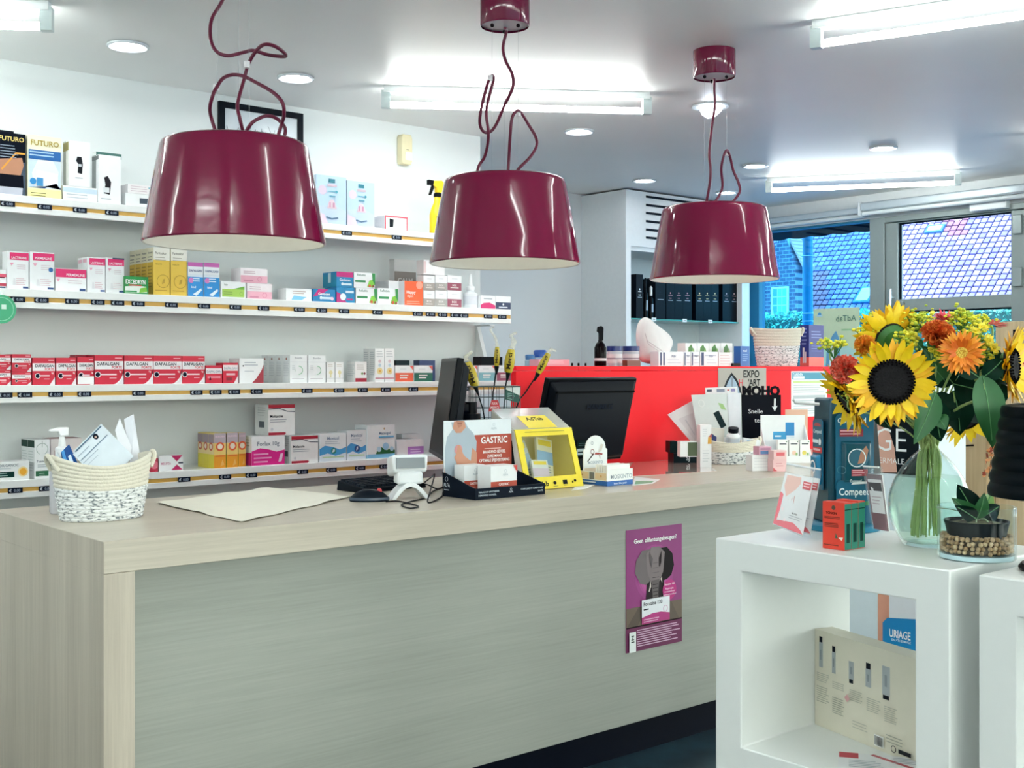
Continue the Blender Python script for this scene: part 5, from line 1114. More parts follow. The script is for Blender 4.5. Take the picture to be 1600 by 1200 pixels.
q = MB(); q.text('AdTab', .53, .40, .14, mat('#2a2c30'), 0, 'c', .3); q.v = [tp(v.x, v.z, .0014) for v in q.v]; q.build('print', st)
for i, (x, z, c1_, c2_, ry) in enumerate(((-.040, .045, '#cfd8de', '#a9c4dc', -10), (.028, .055, '#e6e2c9', '#8fb3d6', 12), (-.005, .032, '#dfe3e8', '#d3c7dc', 4))):
    o = MB(); o.T = Matrix.Translation((x, .010 - .018 * i, z)) @ Matrix.Rotation(radians(ry), 4, 'Y') @ Matrix.Rotation(radians(-18), 4, 'X')
    o.box(-.036, .036, -.005, .005, -.02, .11 - .05 * (i == 2), mat(c1_, .3)); T_ = o.T; o = o.build('sample_packet', None, tuple(t.location)); tag(o, ('grey blue sample packet, left in the yellow display box', 'cream and blue sample packet, right in the yellow display box', 'lilac sample packet at the bottom of the yellow display box')[i], 'packet')
    q = MB(); q.T = T_; draw(q, [('r', 0, .3, 1, .65, c2_), ('r', .1, .8, .9, .95, '#e9d24a'), ('l', .1, .25, .9, 3, .07, .03, '#8a94a2')], .072, .13 - .05 * (i == 2), -.005, x0=-.036, z0=-.02); q.build('print', o)
o = MB(); o.T = Matrix.Translation((-.06, .03, .10)) @ Matrix.Rotation(radians(-18), 4, 'X'); o.box(-.03, .03, -.004, .004, 0, .06, mat('#b0356a', .35)); tag(o.build('sample_packet', None, tuple(t.location)), 'magenta sample packet at the back of the yellow display box', 'packet')

# wire basket with sweet picks behind the display tray
p = at(772, 640, 4.12); wz = zat(604, p)
t = thing('wire_basket', 'tall dark wire basket holding wrapped picks', 'basket', (p.x, p.y, CZ + .0005), -radians(30))
wm_ = mat('#4a5a5c', .35, .6); hh = wz - CZ; bw, bd = .082, .055
loop = [(-bw, -bd), (bw, -bd), (bw, bd), (-bw, bd), (-bw, -bd)]
b = MB()
for k in range(10):
    z = .003 + (hh - .003) * k / 9
    for a_, c_ in zip(loop[:-1], loop[1:]): b.tube([(a_[0], a_[1], z), (c_[0], c_[1], z)], .0022 if k == 9 else .0012, wm_, 5)
for a_, c_ in zip(loop[:-1], loop[1:]):
    n_ = 6 if abs(a_[0] - c_[0]) > .1 else 4
    for k in range(n_): f = k / n_; x = a_[0] + (c_[0] - a_[0]) * f; y = a_[1] + (c_[1] - a_[1]) * f; b.tube([(x, y, .002), (x, y, hh)], .0012, wm_, 5)
b.build('wire_mesh', t)
MB().box(-bw + .003, bw - .003, -bd + .003, bd - .003, .001, .004, wm_).build('floor_plate', t)
gold = mat('#b9a428', .22, vary=.35, scale=60)
def pick(stick, head, tip, label, wd):
    T0 = 4.11
    S = [at(u, v, T0) for u, v in stick]; H = [at(u, v, T0) for u, v in head]
    q = at(stick[0][0], stick[0][1], T0); foot = Vector((p.x + (q.x - p.x) * .3, p.y + (q.y - p.y) * .3, CZ + .008))
    t2 = thing('wrapped_pick', label, 'pick', foot, group='wrapped picks in the wire basket')
    MB().tube(smooth_path([foot] + S + [H[0]], 5), .0024, mat('#15242a', .4), 6).build('stick', t2, world=True)
    MB().tube([H[0] - (H[1] - H[0]).normalized() * .03, H[0]], [.0028, .009], mat('#15242a', .4), 8).build('clip', t2, world=True)
    ax = (H[1] - H[0]); n_ = 10; C_ = [H[0] + ax * (k / (n_ - 1)) for k in range(n_)]
    R = [wd * (.45 + .55 * sin(pi * min(1, .15 + .75 * k / (n_ - 1)))) for k in range(n_)]
    hd = MB().tube(C_, R, gold, 12).build('sweet', t2, world=True)
    q = MB(); q.text('Merci', 0, 0, 1, mat('#4a3a10', .4), 0, 'c'); L = ax.length; side_ = ax.normalized().cross(VIEW_F).normalized()
    wd_ = text_geo('Merci', .02)[2]
    q.v = [H[0] + ax * (.5 + v.x / wd_ * .7) + side_ * ((v.z - .35) * wd * .8) - VIEW_F * (wd * 1.03) for v in q.v]; q.build('print', hd, world=True)
    T_ = [at(u, v, T0 + .006) for u, v in tip]; film = smooth_path([H[1]] + T_, 4); m_ = len(film)
    MB().tube(film, [max(.002, wd * (.6 - .45 * k / m_) * (1 + .25 * sin(k * 1.9))) for k in range(m_)], frosted('#efe9d2', .3), 9, cap=False).build('film', t2, world=True)
pick([(757, 655), (750, 625)], [(743, 604), (730, 566)], [(728, 558), (738, 549)], 'wrapped yellow pick leaning left, beside the dark monitor edge', .0195)
pick([(770, 628), (772, 605)], [(776, 572), (777, 542)], [(774, 528), (766, 515), (772, 511)], 'wrapped yellow pick standing tallest in the wire basket', .0105)
pick([(788, 632), (790, 605)], [(794, 582), (799, 546)], [(803, 534), (799, 524), (808, 520)], 'wrapped yellow pick just right of the tallest one', .0185)
pick([(806, 640), (822, 612)], [(841, 583), (857, 552)], [(861, 546), (869, 549)], 'wrapped yellow pick leaning right in front of the red screen', .0135)
o, P = sheet('gift_tag', 'small red lettered tag in front of the wire basket', 'tag', [(768, 625), (763, 643), (783, 643), (778, 625)], [4.02] * 4, .0012, mat('#c93038', .4))
print_quad(o, P, [('t', 'FLEUR', .5, .6, .2, '#f6dede', 'c', .7), ('t', 'MERCI', .5, .25, .2, '#f6dede', 'c', .8)])
o, P = sheet('gift_card', 'small white and dark green card clipped on the wire basket', 'card', [(791, 603), (789, 624), (811, 630), (813, 603)], [4.08] * 4, .0012, mat('#eaf0ee', .4))
print_quad(o, P, [('p', [(0, 0), (1, 0), (1, .45), (0, .75)], '#235a50'), ('l', .15, .5, .7, 4, .12, .04, '#9fc7bd')])

# monitors
mk = mat('#050c18', .3); mk2 = mat('#081222', .45)
p = atY(900, 720, 3.34); 
t = thing('desktop_monitor', 'black monitor seen from behind, in front of the red screen', 'monitor', (p.x, p.y, CZ + .0005))
x0, x1 = atY(829, 700, 3.34).x - p.x, atY(967, 715, 3.34).x - p.x
tilt = Matrix.Translation((0, 0, .04)) @ Matrix.Rotation(radians(15.5), 4, 'X')
b = MB(); b.T = tilt; b.box(x0, x1, -.012, .012, 0, .335, mk); b.build('screen_frame', t, bevel=.004)
b = MB(); b.T = tilt; b.hexa([(x0 + .006, -.0122, .008), (x1 - .006, -.0122, .008), (x1 - .006, -.0122, .327), (x0 + .006, -.0122, .327)], [(x0 + .03, -.045, .03), (x1 - .03, -.045, .03), (x1 - .035, -.036, .29), (x0 + .035, -.036, .29)], mk2); b.build('back_cover', t, bevel=.006)
b = MB(); b.T = tilt; b.box(x0 + .03, x1 - .03, -.0405, -.034, .286, .292, mat('#02060d', .6)); b.build('vent', t)
b = MB(); b.T = tilt; b.text('HANNS.G', .03, .22, .022, mat('#1a2940', .5), -.0415, 'c'); b.build('logo', t)
b = MB(); b.T = tilt; b.box(-.06, .09, -.0475, -.045, .035, .10, mat('#12302f', .4)); o = b.build('connector_panel', t)
b = MB(); b.T = tilt; draw(b, [('r', .04, .1, .45, .5, '#aebfc2'), ('r', .08, .25, .4, .32, '#1d2e30'), ('l', .5, .45, .95, 4, .1, .05, '#5f8583'), ('l', .05, .85, .8, 2, .12, .04, '#2e5a56')], .15, .065, -.0476, x0=-.06, z0=.035); b.build('print', o)
MB().box(-.03, .03, -.03, .01, .012, .10, mk2).build('stand_neck', t, bevel=.004)
MB().lathe([(0, 0), (1, 0), (1, .008), (.9, .012), (0, .014)], mk2, 32, sx=.12, sy=.075, cap=False).build('stand_foot', t)
# edge-on monitor: screen faces left
p = at(687, 640, 4.0)
vd = Vector((ray(687, 640).x, ray(687, 640).y, 0)).normalized()
fwd = Matrix.Rotation(radians(7), 3, 'Z') @ vd            # along the screen plane, away from the camera
az = math.atan2(fwd.y, fwd.x)
t = thing('desktop_monitor', 'black monitor turned edge-on with its screen to the left', 'monitor', (p.x, p.y, CZ + .0005), az)
tilt = Matrix.Translation((0, 0, .12)) @ Matrix.Rotation(radians(8), 4, 'X')
b = MB(); b.T = tilt; b.box(-.20, .20, -.012, .012, -.02, .315, mk); b.build('screen_frame', t, bevel=.004)
b = MB(); b.T = tilt; b.box(-.188, .188, .0121, .0128, -.005, .303, mat('#05080f', .3, 0, .15)); b.build('screen', t)
b = MB(); b.T = tilt; b.hexa([(-.196, -.0122, -.012), (-.196, -.0122, .307), (.196, -.0122, .307), (.196, -.0122, -.012)], [(-.165, -.042, .02), (-.165, -.038, .285), (.165, -.038, .285), (.165, -.042, .02)], mk2); b.build('back_cover', t, bevel=.005)
b = MB(); b.T = tilt
for k in range(6): b.box(-.13 + k * .045, -.10 + k * .045, -.034, -.016, .3065, .3085, mat('#8b97a5', .4))
b.build('vent', t)
b = MB(); b.T = tilt; b.tube([(0, -.04, .15), (0, -.075, .15)], .022, mk2, 14); b.build('arm_joint', t)
MB().tube([(0, -.105, .012), (0, -.105, .245)], .034, mk2, 20).build('arm_post', t)
MB().tube([(0, -.105, .245), (0, -.105, .285)], .022, mk, 16).build('arm_post', t)
b = MB(); b.box(-.02, .02, -.112, -.06, .25, .28, mk); b.build('arm', t, bevel=.004)
MB().lathe([(0, 0), (.08, 0), (.08, .008), (.03, .014), (0, .014)], mk2, 28, (0, -.105, 0), cap=False).build('stand_foot', t)

# small folding display tray with mosquito card
P0 = atZ(949, 760, CZ); P1 = atZ(985, 756, CZ); w_ = P1.x - P0.x; d_ = .15
t = thing('small_counter_tray', 'small white and blue counter tray with rounded mosquito card', 'display', (P0.x + w_ / 2, P0.y + d_ / 2, CZ + .0005))
wc = mat('#eff1ee', .4); bc = mat('#1560b0', .4)
MB().box(-w_ / 2, w_ / 2, -d_ / 2, d_ / 2, 0, .003, bc).build('tray_floor', t)
for x0, x1, y0, y1, z1_ in ((-w_ / 2, w_ / 2, -d_ / 2, -d_ / 2 + .003, .055), (-w_ / 2, -w_ / 2 + .003, -d_ / 2 + .003, d_ / 2, .045), (w_ / 2 - .003, w_ / 2, -d_ / 2 + .003, d_ / 2, .045)):
    MB().box(x0, x1, y0, y1, .003, .016, bc).build('blue_edge', t); MB().box(x0, x1, y0, y1, .016, z1_, wc).build('tray_wall', t)
zc = zat(681, (P0.x, P0.y + d_)) - CZ; hw = w_ / 2 - .004
arcp = [(-hw, .004), (hw, .004), (hw, zc * .70)] + [(hw * .86 * cos(pi * k / 14), zc * .72 + (zc * .28) * sin(pi * k / 14)) for k in range(15)] + [(-hw, zc * .70)]
cd = MB().prism(arcp, d_ / 2 - .03, d_ / 2 - .027, wc).build('header_card', t)
q = MB(); draw(q, [('t', 'MOSKINTO', .5, .40, .06, '#9aa7b0', 'c', .9), ('p', [(.45, .60), (.78, .58), (.80, .61), (.50, .64)], '#a5342c'), ('p', [(.42, .60), (.16, .44), (.15, .46), (.40, .63)], '#3a2a28'), ('o', .36, .66, .055, .014, '#7a2a24'), ('p', [(.60, .64), (.72, .82), (.82, .80), (.74, .66)], '#d9d2c4'), ('p', [(.62, .6), (.66, .5), (.69, .5), (.68, .6)], '#b9a9a4'), ('o', .34, .84, .035, .01, '#8a949c'), ('p', [(.02, .16), (.62, .16), (.62, .32), (.02, .32)], '#ecd9bd'), ('r', .72, .12, .92, .33, '#5a5650'), ('c', .82, .24, .05, '#e3e0dc')], 2 * hw, zc, d_ / 2 - .03, .0003, x0=-hw); q.build('print', cd)
q = MB(); draw(q, [('t', 'MOSKINTO', .55, .42, .26, '#97a4ad', 'c', .85), ('t', 'insect bite patch', .5, .08, .12, '#cfe2f4', 'c', .7)], w_, .055, -d_ / 2, .0003, x0=-w_ / 2)
q.T = ROT_L; draw(q, [('r', .05, .42, .40, .95, '#e9d3b3'), ('r', .42, .42, .58, .95, '#6f7478'), ('r', .6, .42, .97, .95, '#e6cda6'), ('c', .8, .7, .1, '#d9a86a'), ('c', .2, .7, .08, '#caa06a'), ('l', .1, .25, .7, 1, .1, .08, '#cfe2f4')], d_, .045, -w_ / 2, .0003, x0=-d_ / 2); q.build('print', t)
for i in range(5): carton('plaster_packet', 'flat white plaster packet standing in the small blue and white tray', 'packet', (P0.x + w_ / 2, P0.y + .012 + i * .012, CZ + .0045), w_ - .014, .008, .066 - .001 * (i % 2), '#f4f3f0', group='packets in the small counter tray')
def flat(name, label, px, m, th=.0012, cat='paper', prints=None, z=CZ):
    P = [atZ(u, v, z + th + .0006) for u, v in px]; c = sum(P, Vector()) / len(P)
    n_ = (P[1] - P[0]).cross(P[2] - P[0])
    if n_.z < 0: P = P[::-1]
    o = MB().slab(P, th, m).build(name, None, tuple(c), world=True); tag(o, label, cat)
    if prints: print_quad(o, [P[3], P[0], P[1], P[2]], prints)
    return o
flat('flyer', 'white and green flyer lying beside the mosquito tray', [(988, 758), (992, 745), (1031, 749), (1020, 755)], PAPER, prints=[('r', .05, .1, .5, .9, '#6fae86')])
flat('flyer', 'white sheet lying between the yellow box and the mosquito tray', [(893, 766), (902, 757), (930, 757), (915, 763)], PAPER)
flat('desk_mat', 'glossy cream writing mat on the counter before the red screen', [(972, 745), (990, 722), (1098, 716), (1120, 736)], mat('#ead9cd', .06, coat=1.0), .002, 'mat')

# dark boxes, leaflets, second basket
def Kc(name, label, x0, x1, ytop, ybase, col, front=(), dp=.06, rz=-radians(33), left=(), zb=None, cat='carton', top=None, xt=0.0):
    """carton on the counter, face turned to the customer; pixel box gives width, height and place"""
    z = CZ + .0006 if zb is None else zb
    q = atZ((x0 + x1) / 2, ybase, z); s = depth(q) / FPX
    w_ = (x1 - x0) * s; h = (ybase - ytop) * s
    c = q + Vector((sin(-rz), cos(-rz), 0)) * (dp / 2 + xt)
    carton(name, label, cat, (c.x, c.y, z), w_, dp, h, col, front, left, top, rz)
    return z + h + .0006, c
z_, c_ = Kc('dark_gift_box', 'dark green gift box on the counter before the red screen', 1052, 1094, 708, 724, '#12303a', [('t', 'SJ', .55, .3, .4, '#c9d6da', 'c', .2)], .09)
Kc('dark_gift_box', 'upright dark green box behind the small white and olive carton', 1052, 1066, 691, 709, '#12363c', (), .07, zb=z_, xt=.055)
Kc('cream_carton', 'small white and olive carton on the dark green gift box', 1063, 1090, 690, 714, '#eef1f2', [('r', .45, .05, 1, .95, '#4a5a3c')], .045, zb=z_, xt=.004)
z_, c_ = Kc('slim_carton', 'white carton, lower of the stack left of the second basket', 1094, 1112, 697, 731, '#edeff0', [('l', .2, .8, .8, 5, .12, .03, '#cdd2d6')], .05)
Kc('slim_carton', 'white carton with coloured corner, upper of the stack left of the basket', 1094, 1112, 664, 697, '#eceeef', [('p', [(.65, .1), (1, .1), (1, .4), (.7, .45)], '#d9a23c'), ('p', [(.75, .45), (1, .4), (1, .6)], '#b8464a'), ('l', .2, .8, .6, 4, .1, .03, '#cdd2d6')], .05, zb=z_)
p = atZ(1148, 726, CZ); p = p + Vector((sin(radians(33)), cos(radians(33)), 0)) * .055
basket('smaller rope basket full of products on the counter by the red screen', p, .236, .15, .098, -radians(33), .008)
t = thing('pill_bottle', 'white bottle with black cap lying in the second rope basket', 'bottle', (p.x, p.y - .01, CZ + .062))
b = MB(); b.T = Matrix.Rotation(radians(14), 4, VIEW_R) @ Matrix.Translation((0, 0, .0)); b.lathe([(0, 0), (.026, 0), (.028, .004), (.028, .058), (.018, .07), (.018, .073)], mat('#e9eef0', .3), 24); b.build('body', t)
b = MB(); b.T = Matrix.Rotation(radians(14), 4, VIEW_R); b.lathe([(.0215, .073), (.0215, .092), (0, .092)], mat('#101826', .4), 24); b.build('cap', t)
b = MB(); b.T = Matrix.Rotation(radians(14), 4, VIEW_R); b.lathe([(.0284, .012), (.0284, .052)], mat('#c9d4de', .4), 24, cap=False); b.build('label', t)
def tilted(name, label, px, t_, dp, m, prints=None, cat='carton'):
    P = [at(u, v, t_) for u, v in px]; c = sum(P, Vector()) / 4
    o = MB().slab(P, dp, m).build(name, None, tuple(c), world=True); tag(o, label, cat)
    if prints: print_quad(o, P, prints)
    return o
tb = depth(p)
tilted('sample_carton', 'white carton with a blue square logo leaning in the second basket', [(1162, 684), (1158, 722), (1184, 724), (1188, 688)], tb - .03, .03, mat('#eef2f4', .4), [('r', .45, .1, .9, .7, '#1f86cc'), ('r', .3, .1, .5, .3, '#1f86cc'), ('l', .2, .92, .8, 2, .07, .03, '#9cc4e2')])
tilted('sample_carton', 'white carton leaning behind the black capped bottle', [(1132, 684), (1128, 716), (1150, 716), (1158, 680)], tb + .03, .02, mat('#f0f2f3', .4), [('l', .2, .8, .8, 3, .1, .04, '#c3cbd2')])
tilted('sample_carton', 'small cream carton with a navy corner in the second basket', [(1112, 668), (1112, 715), (1130, 716), (1132, 670)], tb + .01, .025, mat('#e6e4da', .4), [('p', [(0, .5), (.35, .4), (.4, .7), (0, .8)], '#33407a'), ('r', .2, .0, .8, .3, '#b9a06a')])
lf = [(1080, 617), (1094, 716), (1160, 714), (1158, 614)]
o = tilted('leaflet', 'large grey green leaflet with leaves and a small tube picture', [(1080, 617), (1096, 716), (1160, 714), (1158, 614)], 5.22, .002, mat('#dbe4e3', .35), [('p', [(.40, .70), (.52, .74), (.66, .50), (.54, .45)], '#2f4a50'), ('p', [(.54, .45), (.66, .50), (.74, .30), (.62, .27)], '#c9d6d4'), ('p', [(.52, .86), (.62, .84), (.68, .74), (.58, .76)], '#a8cf8c'), ('p', [(.12, .46), (.2, .52), (.3, .46), (.28, .36), (.16, .36)], '#b4d48a'), ('p', [(.17, .45), (.21, .48), (.25, .45), (.24, .40), (.18, .40)], '#dbe4e3'), ('o', .18, .86, .06, .01, '#eef3f2'), ('r', .72, 0, .98, 1, '#e6ebf2')], 'leaflet')
tilted('leaflet', 'white leaflet fanned out to the left of the grey green one', [(1084, 625), (1043, 648), (1090, 702), (1104, 690)], 5.26, .002, mat('#eceff1', .5), [('p', [(.2, .2), (.8, .25), (.8, .75), (.25, .8)], '#dfe0e4'), ('r', .3, .4, .7, .45, '#c9cdd4')], 'leaflet')
tilted('leaflet', 'white leaflet with small print rising behind the grey green one', [(1102, 606), (1105, 700), (1158, 700), (1152, 604)], 5.27, .002, mat('#f0f2f4', .5), [('r', .05, .93, .2, .97, '#3f4a60'), ('r', .35, .92, .6, .97, '#8a93a8'), ('r', .8, .92, .92, .97, '#8f86b4'), ('r', .68, .94, .74, .96, '#c85a5a')], 'leaflet')
# poster on the red screen
a = atY(1122, 576, RYF - .001); c = atY(1197, 576, RYF - .001); w_ = c.x - a.x; z1 = zat(575, a); z0 = zat(625, a); hh = z1 - z0
t = thing('exhibition_poster', 'grey exhibition poster with pointed arch on the red screen', 'poster', ((a.x + c.x) / 2, RYF - .0005, z0))
MB().box(-w_ / 2, w_ / 2, -.0012, 0, 0, hh, mat('#a9a39a', .5)).build('sheet', t)
q = MB(); arch = [(.08, .0), (.10, .35), (.18, .65), (.27, .86), (.38, .65), (.46, .35), (.50, .0)]
draw(q, [('p', arch, '#2a3440'), ('p', [(x * .8 + .055, z * .88) for x, z in arch], '#8fa6bd'), ('r', .27, 0, .29, .7, '#5c6a78'), ('t', 'EXPO', .68, .70, .23, '#151a24', 'c', .56), ('t', "'ART", .74, .43, .21, '#151a24', 'c', .46), ('t', 'H', .46, .43, .21, '#d3323a', 'c', .2)], w_, hh, -.0012, .0002, x0=-w_ / 2); q.build('print', t)
pc = at(1189, 650, 5.27); rzb = -radians(36); s = 5.27 / FPX
t = thing('chalk_sign', 'black chalkboard sign with white arrow and cut-out letters on top', 'sign', (pc.x, pc.y, CZ + .0005), rzb)
hb = zat(617, pc) - CZ; hw = 31.5 * s
MB().box(-hw, hw, -.004, .004, 0, hb, mat('#0b1426', .5)).build('board', t)
q = MB(); zt_ = hb
for y, m__ in ((-.006, mat('#0d1322', .5)),): q.text('MOHO', 0, zt_ - .002, 14 * s, m__, y, 'c', 60 * s, bold=.05)
vs = list(q.v); fs = list(q.f); n0 = len(vs); q.v = vs + [v + Vector((0, .009, 0)) for v in vs]; q.f = fs + [[i + n0 for i in f[::-1]] for f in fs]; q.m = q.m * 2
from collections import Counter
ec = Counter(); 
for f in fs:
    for i in range(len(f)): ec[(f[i], f[(i + 1) % len(f)])] += 1
for (i, j) in list(ec):
    if (j, i) not in ec: q.f.append([j, i, i + n0, j + n0]); q.m.append(0)
q.build('cut_out_letters', t, smooth=False)
q = MB(); X = lambda px: (px - 1189) * s; Z = lambda py: zat(py, pc) - CZ
ch = mat('#e9edf0', .6)
q.text('Snelle', X(1180), Z(646), 7 * s, ch, -.0045, 'c', 34 * s, bold=.0); q.text('test', X(1186), Z(660), 7 * s, ch, -.0045, 'c', bold=0)
q.add([(X(1209), -.0045, Z(636)), (X(1212), -.0045, Z(636)), (X(1212.5), -.0045, Z(623)), (X(1209.5), -.0045, Z(623))], [(0, 1, 2, 3)], ch)
q.add([(X(1206), -.0046, Z(635)), (X(1210.5), -.0046, Z(643)), (X(1215), -.0046, Z(634)), (X(1210.5), -.0046, Z(636))], [(0, 1, 2, 3)], ch); q.build('chalk_writing', t)
# white product tray with blue logo and three small cartons
pc = atZ(1234, 724, CZ); s = depth(pc) / FPX; hh = (724 - 650) * s; hw = 36 * s
nrm = Vector((sin(radians(36)), cos(radians(36)), 0)); o_ = pc + nrm * .05
t = thing('product_tray', 'white product tray with light blue logo on its back wall', 'display', (o_.x, o_.y, CZ + .0005), -radians(36))
wm2 = mat('#eceff0', .4)
MB().box(-hw, hw, -.05, .05, 0, .004, wm2).build('tray_floor', t)
MB().box(-hw, hw, .046, .05, .004, hh, wm2).build('back_wall', t, bevel=.001)
for x in (-hw, hw - .004): MB().hexa([(x, -.05, .004), (x + .004, -.05, .004), (x + .004, .046, .004), (x, .046, .004)], [(x, -.05, .02), (x + .004, -.05, .02), (x + .004, .046, hh * .8), (x, .046, hh * .8)], wm2).build('side_wall', t)
MB().box(-hw + .004, hw - .004, -.05, -.047, .004, .03, wm2).build('front_lip', t)
q = MB(); draw(q, [('r', .28, .48, .58, .64, '#2f9bd0'), ('r', .56, .56, .76, .84, '#1f86c6'), ('r', .58, .5, .76, .56, '#d8e6ee'), ('l', .32, .56, .5, 1, .1, .03, '#dff0f8')], 2 * hw, hh, .046, .0003, x0=-hw); q.build('print', t)
for i in range(3):
    x = (-.026 + i * .0475); q = o_ + Vector((cos(-radians(36)), sin(-radians(36)), 0)) * x - nrm * .028
    carton('small_carton', ('left', 'middle', 'right')[i] + ' small white carton in the tray with the blue logo', 'carton', (q.x, q.y, CZ + .005), .042, .025, .092, '#f3f4f2',
           [('l', .15, .85, .85, 1, .1, .05, '#4a4f58'), ('c', .85, .93, .03, '#2f6a4c'), ('c', .4 if i == 2 else .5, .42, .1, ('#d9c9e2', '#f0cdb5', '#e9dc6a')[i]), ('r', 0, .02, 1, .14, ('#7a5fa8', '#e8b58f', '#c03a3a')[i]), ('r', .65, .3, .85, .42, '#9cc07a')], rz=-radians(36))
z_, c_ = Kc('white_carton', 'low white carton at the counter edge right of the second basket', 1174, 1206, 711, 736, '#f0f2f2', [('l', .1, .8, .9, 4, .18, .03, '#d5d9dc')], .055, -radians(25))
Kc('pink_carton', 'small pink and blue carton on the low white one', 1186, 1207, 698, 711, '#d9a3b8', [('r', .1, .1, .8, .5, '#5f86b8'), ('r', .1, .6, .9, .85, '#b97f9c')], .05, -radians(25), zb=z_, xt=.004)
z_, c_ = Kc('pink_carton', 'pale pink carton, lower of two at the counter edge', 1207, 1230, 718, 737, '#efc4c4', [('l', .2, .7, .8, 2, .2, .05, '#d48a90'), ('p', [(0, .05), (.3, .05), (0, .35)], '#d9585c')], .05, -radians(25))
Kc('pink_carton', 'pale pink carton with coral label, upper of two at the counter edge', 1208, 1230, 704, 718, '#f0c6c4', [('r', .2, .4, .85, .8, '#e2636a')], .045, -radians(25), zb=z_)
# price list on the red screen and peach card
a = atY(1236, 582, RYF - .001); c = atY(1292, 582, RYF - .001); w_ = c.x - a.x; z1 = zat(580, a); z0 = zat(652, a); hh = z1 - z0
t = thing('price_list', 'white price list sheet with teal heading on the red screen', 'poster', ((a.x + c.x) / 2, RYF - .0005, z0))
MB().box(-w_ / 2, w_ / 2, -.001, 0, 0, hh, mat('#e9eeee', .5)).build('sheet', t)
q = MB(); draw(q, [('r', .03, .82, .97, .97, '#2a8fae'), ('t', 'TARIEVEN', .05, .90, .055, '#e9f6fa', 'l', .5), ('r', .06, .835, .36, .885, '#f2f6f6'), ('r', .05, .74, .95, .79, '#c4d98a'), ('l', .06, .70, .95, 4, .05, .02, '#c3cacc'), ('r', .05, .40, .95, .47, '#b3bcc0'), ('l', .06, .36, .95, 6, .055, .02, '#b9c2c6')], w_, hh, -.001, .0002, x0=-w_ / 2); q.build('print', t)
o, P = sheet('peach_card', 'peach coloured card behind the tray with the blue logo', 'card', [(1227, 640), (1226, 716), (1262, 716), (1262, 640)], [5.33] * 4, .002, mat('#eec0a6', .5))

# ------------------------------------------------------------------ things on the red screen
TZ = RZ + .0006
def Rc(name, label, x0, x1, ytop, col, front=(), left=(), dp=.07, Y=3.64, z=TZ, cat='carton', top=None):
    a = atY(x0, 560, Y); c = atY(x1, 560, Y); h = zat(ytop, (a + c) / 2) - z
    carton(name, label, cat, ((a.x + c.x) / 2, Y + dp / 2, z), c.x - a.x - .001, dp, h, col, front, left, top)
    return z + h + .0006
p = atY(938, 570, 3.66); hz = zat(509, p) - TZ
t = thing('dark_spray_bottle', 'dark brown spray bottle with white label on the red screen', 'bottle', (p.x, p.y, TZ))
MB().lathe([(0, 0), (.024, 0), (.026, .004), (.026, hz * .45), (.018, hz * .56), (.010, hz * .6), (.010, hz * .64)], mat('#1a0f16', .2), 24).build('body', t)
b = MB(); b.T = Matrix.Rotation(-radians(35), 4, 'Z'); b.prism([(-.016, hz * .86), (-.013, hz * .97), (.004, hz), (.014, hz * .95), (.012, hz * .64), (-.008, hz * .64), (-.008, hz * .82)], -.007, .007, mat('#0e1420', .4)); b.build('spray_head', t, bevel=.002)
b = MB(); b.T = Matrix.Rotation(-radians(35), 4, 'Z'); b.lathe([(.0265, .022), (.0265, .034)], mat('#dfe3e6', .4), 24, cap=False); b.build('label', t)
for i, (px, w_) in enumerate(((960, 12), (986, 13))):
    p = atY(px, 570, 3.70); s = depth(p) / FPX; hh = zat(541, p) - TZ
    t = thing('blue_lid_jar', ('left', 'right')[i] + ' of two clear jars with dark blue lids on the red screen', 'jar', (p.x, p.y, TZ))
    r_ = w_ * s; MB().lathe([(0, 0), (r_, 0), (r_, hh * .72), (r_ * .94, hh * .76), (0, hh * .76)], mat('#c9cdd8', .2), 24, cap=False).build('glass', t)
    MB().lathe([(r_ * 1.03, hh * .76), (r_ * 1.03, hh), (0, hh)], mat('#1b2f78', .35), 24, cap=False).build('lid', t)
    MB().lathe([(r_ * 1.005, hh * .15), (r_ * 1.005, hh * .6)], mat('#e3dfe4', .4), 24, cap=False).build('label', t)
    MB().lathe([(r_ * 1.008, hh * .34), (r_ * 1.008, hh * .42)], mat('#9a8f9c', .4), 24, cap=False).build('label_stripe', t)
Rc('small_box', 'flat brown case lying in front of the jars', 980, 1001, 563, '#7a4030', (), (), .03, 3.60)
for i, (px, w_, tp_, c_) in enumerate(((828, 8, 554, '#3f7ab8'), (844, 11, 547, '#1c55b0'))):
    p = atY(px, 570, 3.84); s = depth(p) / FPX; hh = zat(tp_, p) - TZ
    t = thing('blue_cap_bottle', ('smaller', 'larger')[i] + ' blue capped bottle at the left end of the red screen', 'bottle', (p.x, p.y, TZ))
    r_ = w_ * s; MB().lathe([(0, 0), (r_, 0), (r_, hh * .45), (r_ * .8, hh * .55)], mat('#a9cbe0', .2), 20).build('body', t)
    MB().lathe([(r_ * .9, hh * .55), (r_ * .95, hh * .9), (r_ * .8, hh), (0, hh)], mat(c_, .3), 20, cap=False).build('cap', t)
Rc('pink_tray', 'flat pink tray on the red screen left of the dark bottle', 842, 890, 561.5, '#f0a9b8', [('l', .1, .8, .9, 2, .3, .1, '#f6d3da')], (), .06, 3.72, cat='tray')
for i, px in enumerate((894, 904, 915)):
    p = atY(px, 569, 3.60); t = tag(MB().lathe([(0, 0), (.0045, 0), (.0045, .012), (0, .013)], mat('#1c1018', .4), 10, cap=False).build('black_peg', None, (p.x, p.y, TZ)), ('left', 'middle', 'right')[i] + ' of three tiny black pegs on the red screen edge', 'peg')
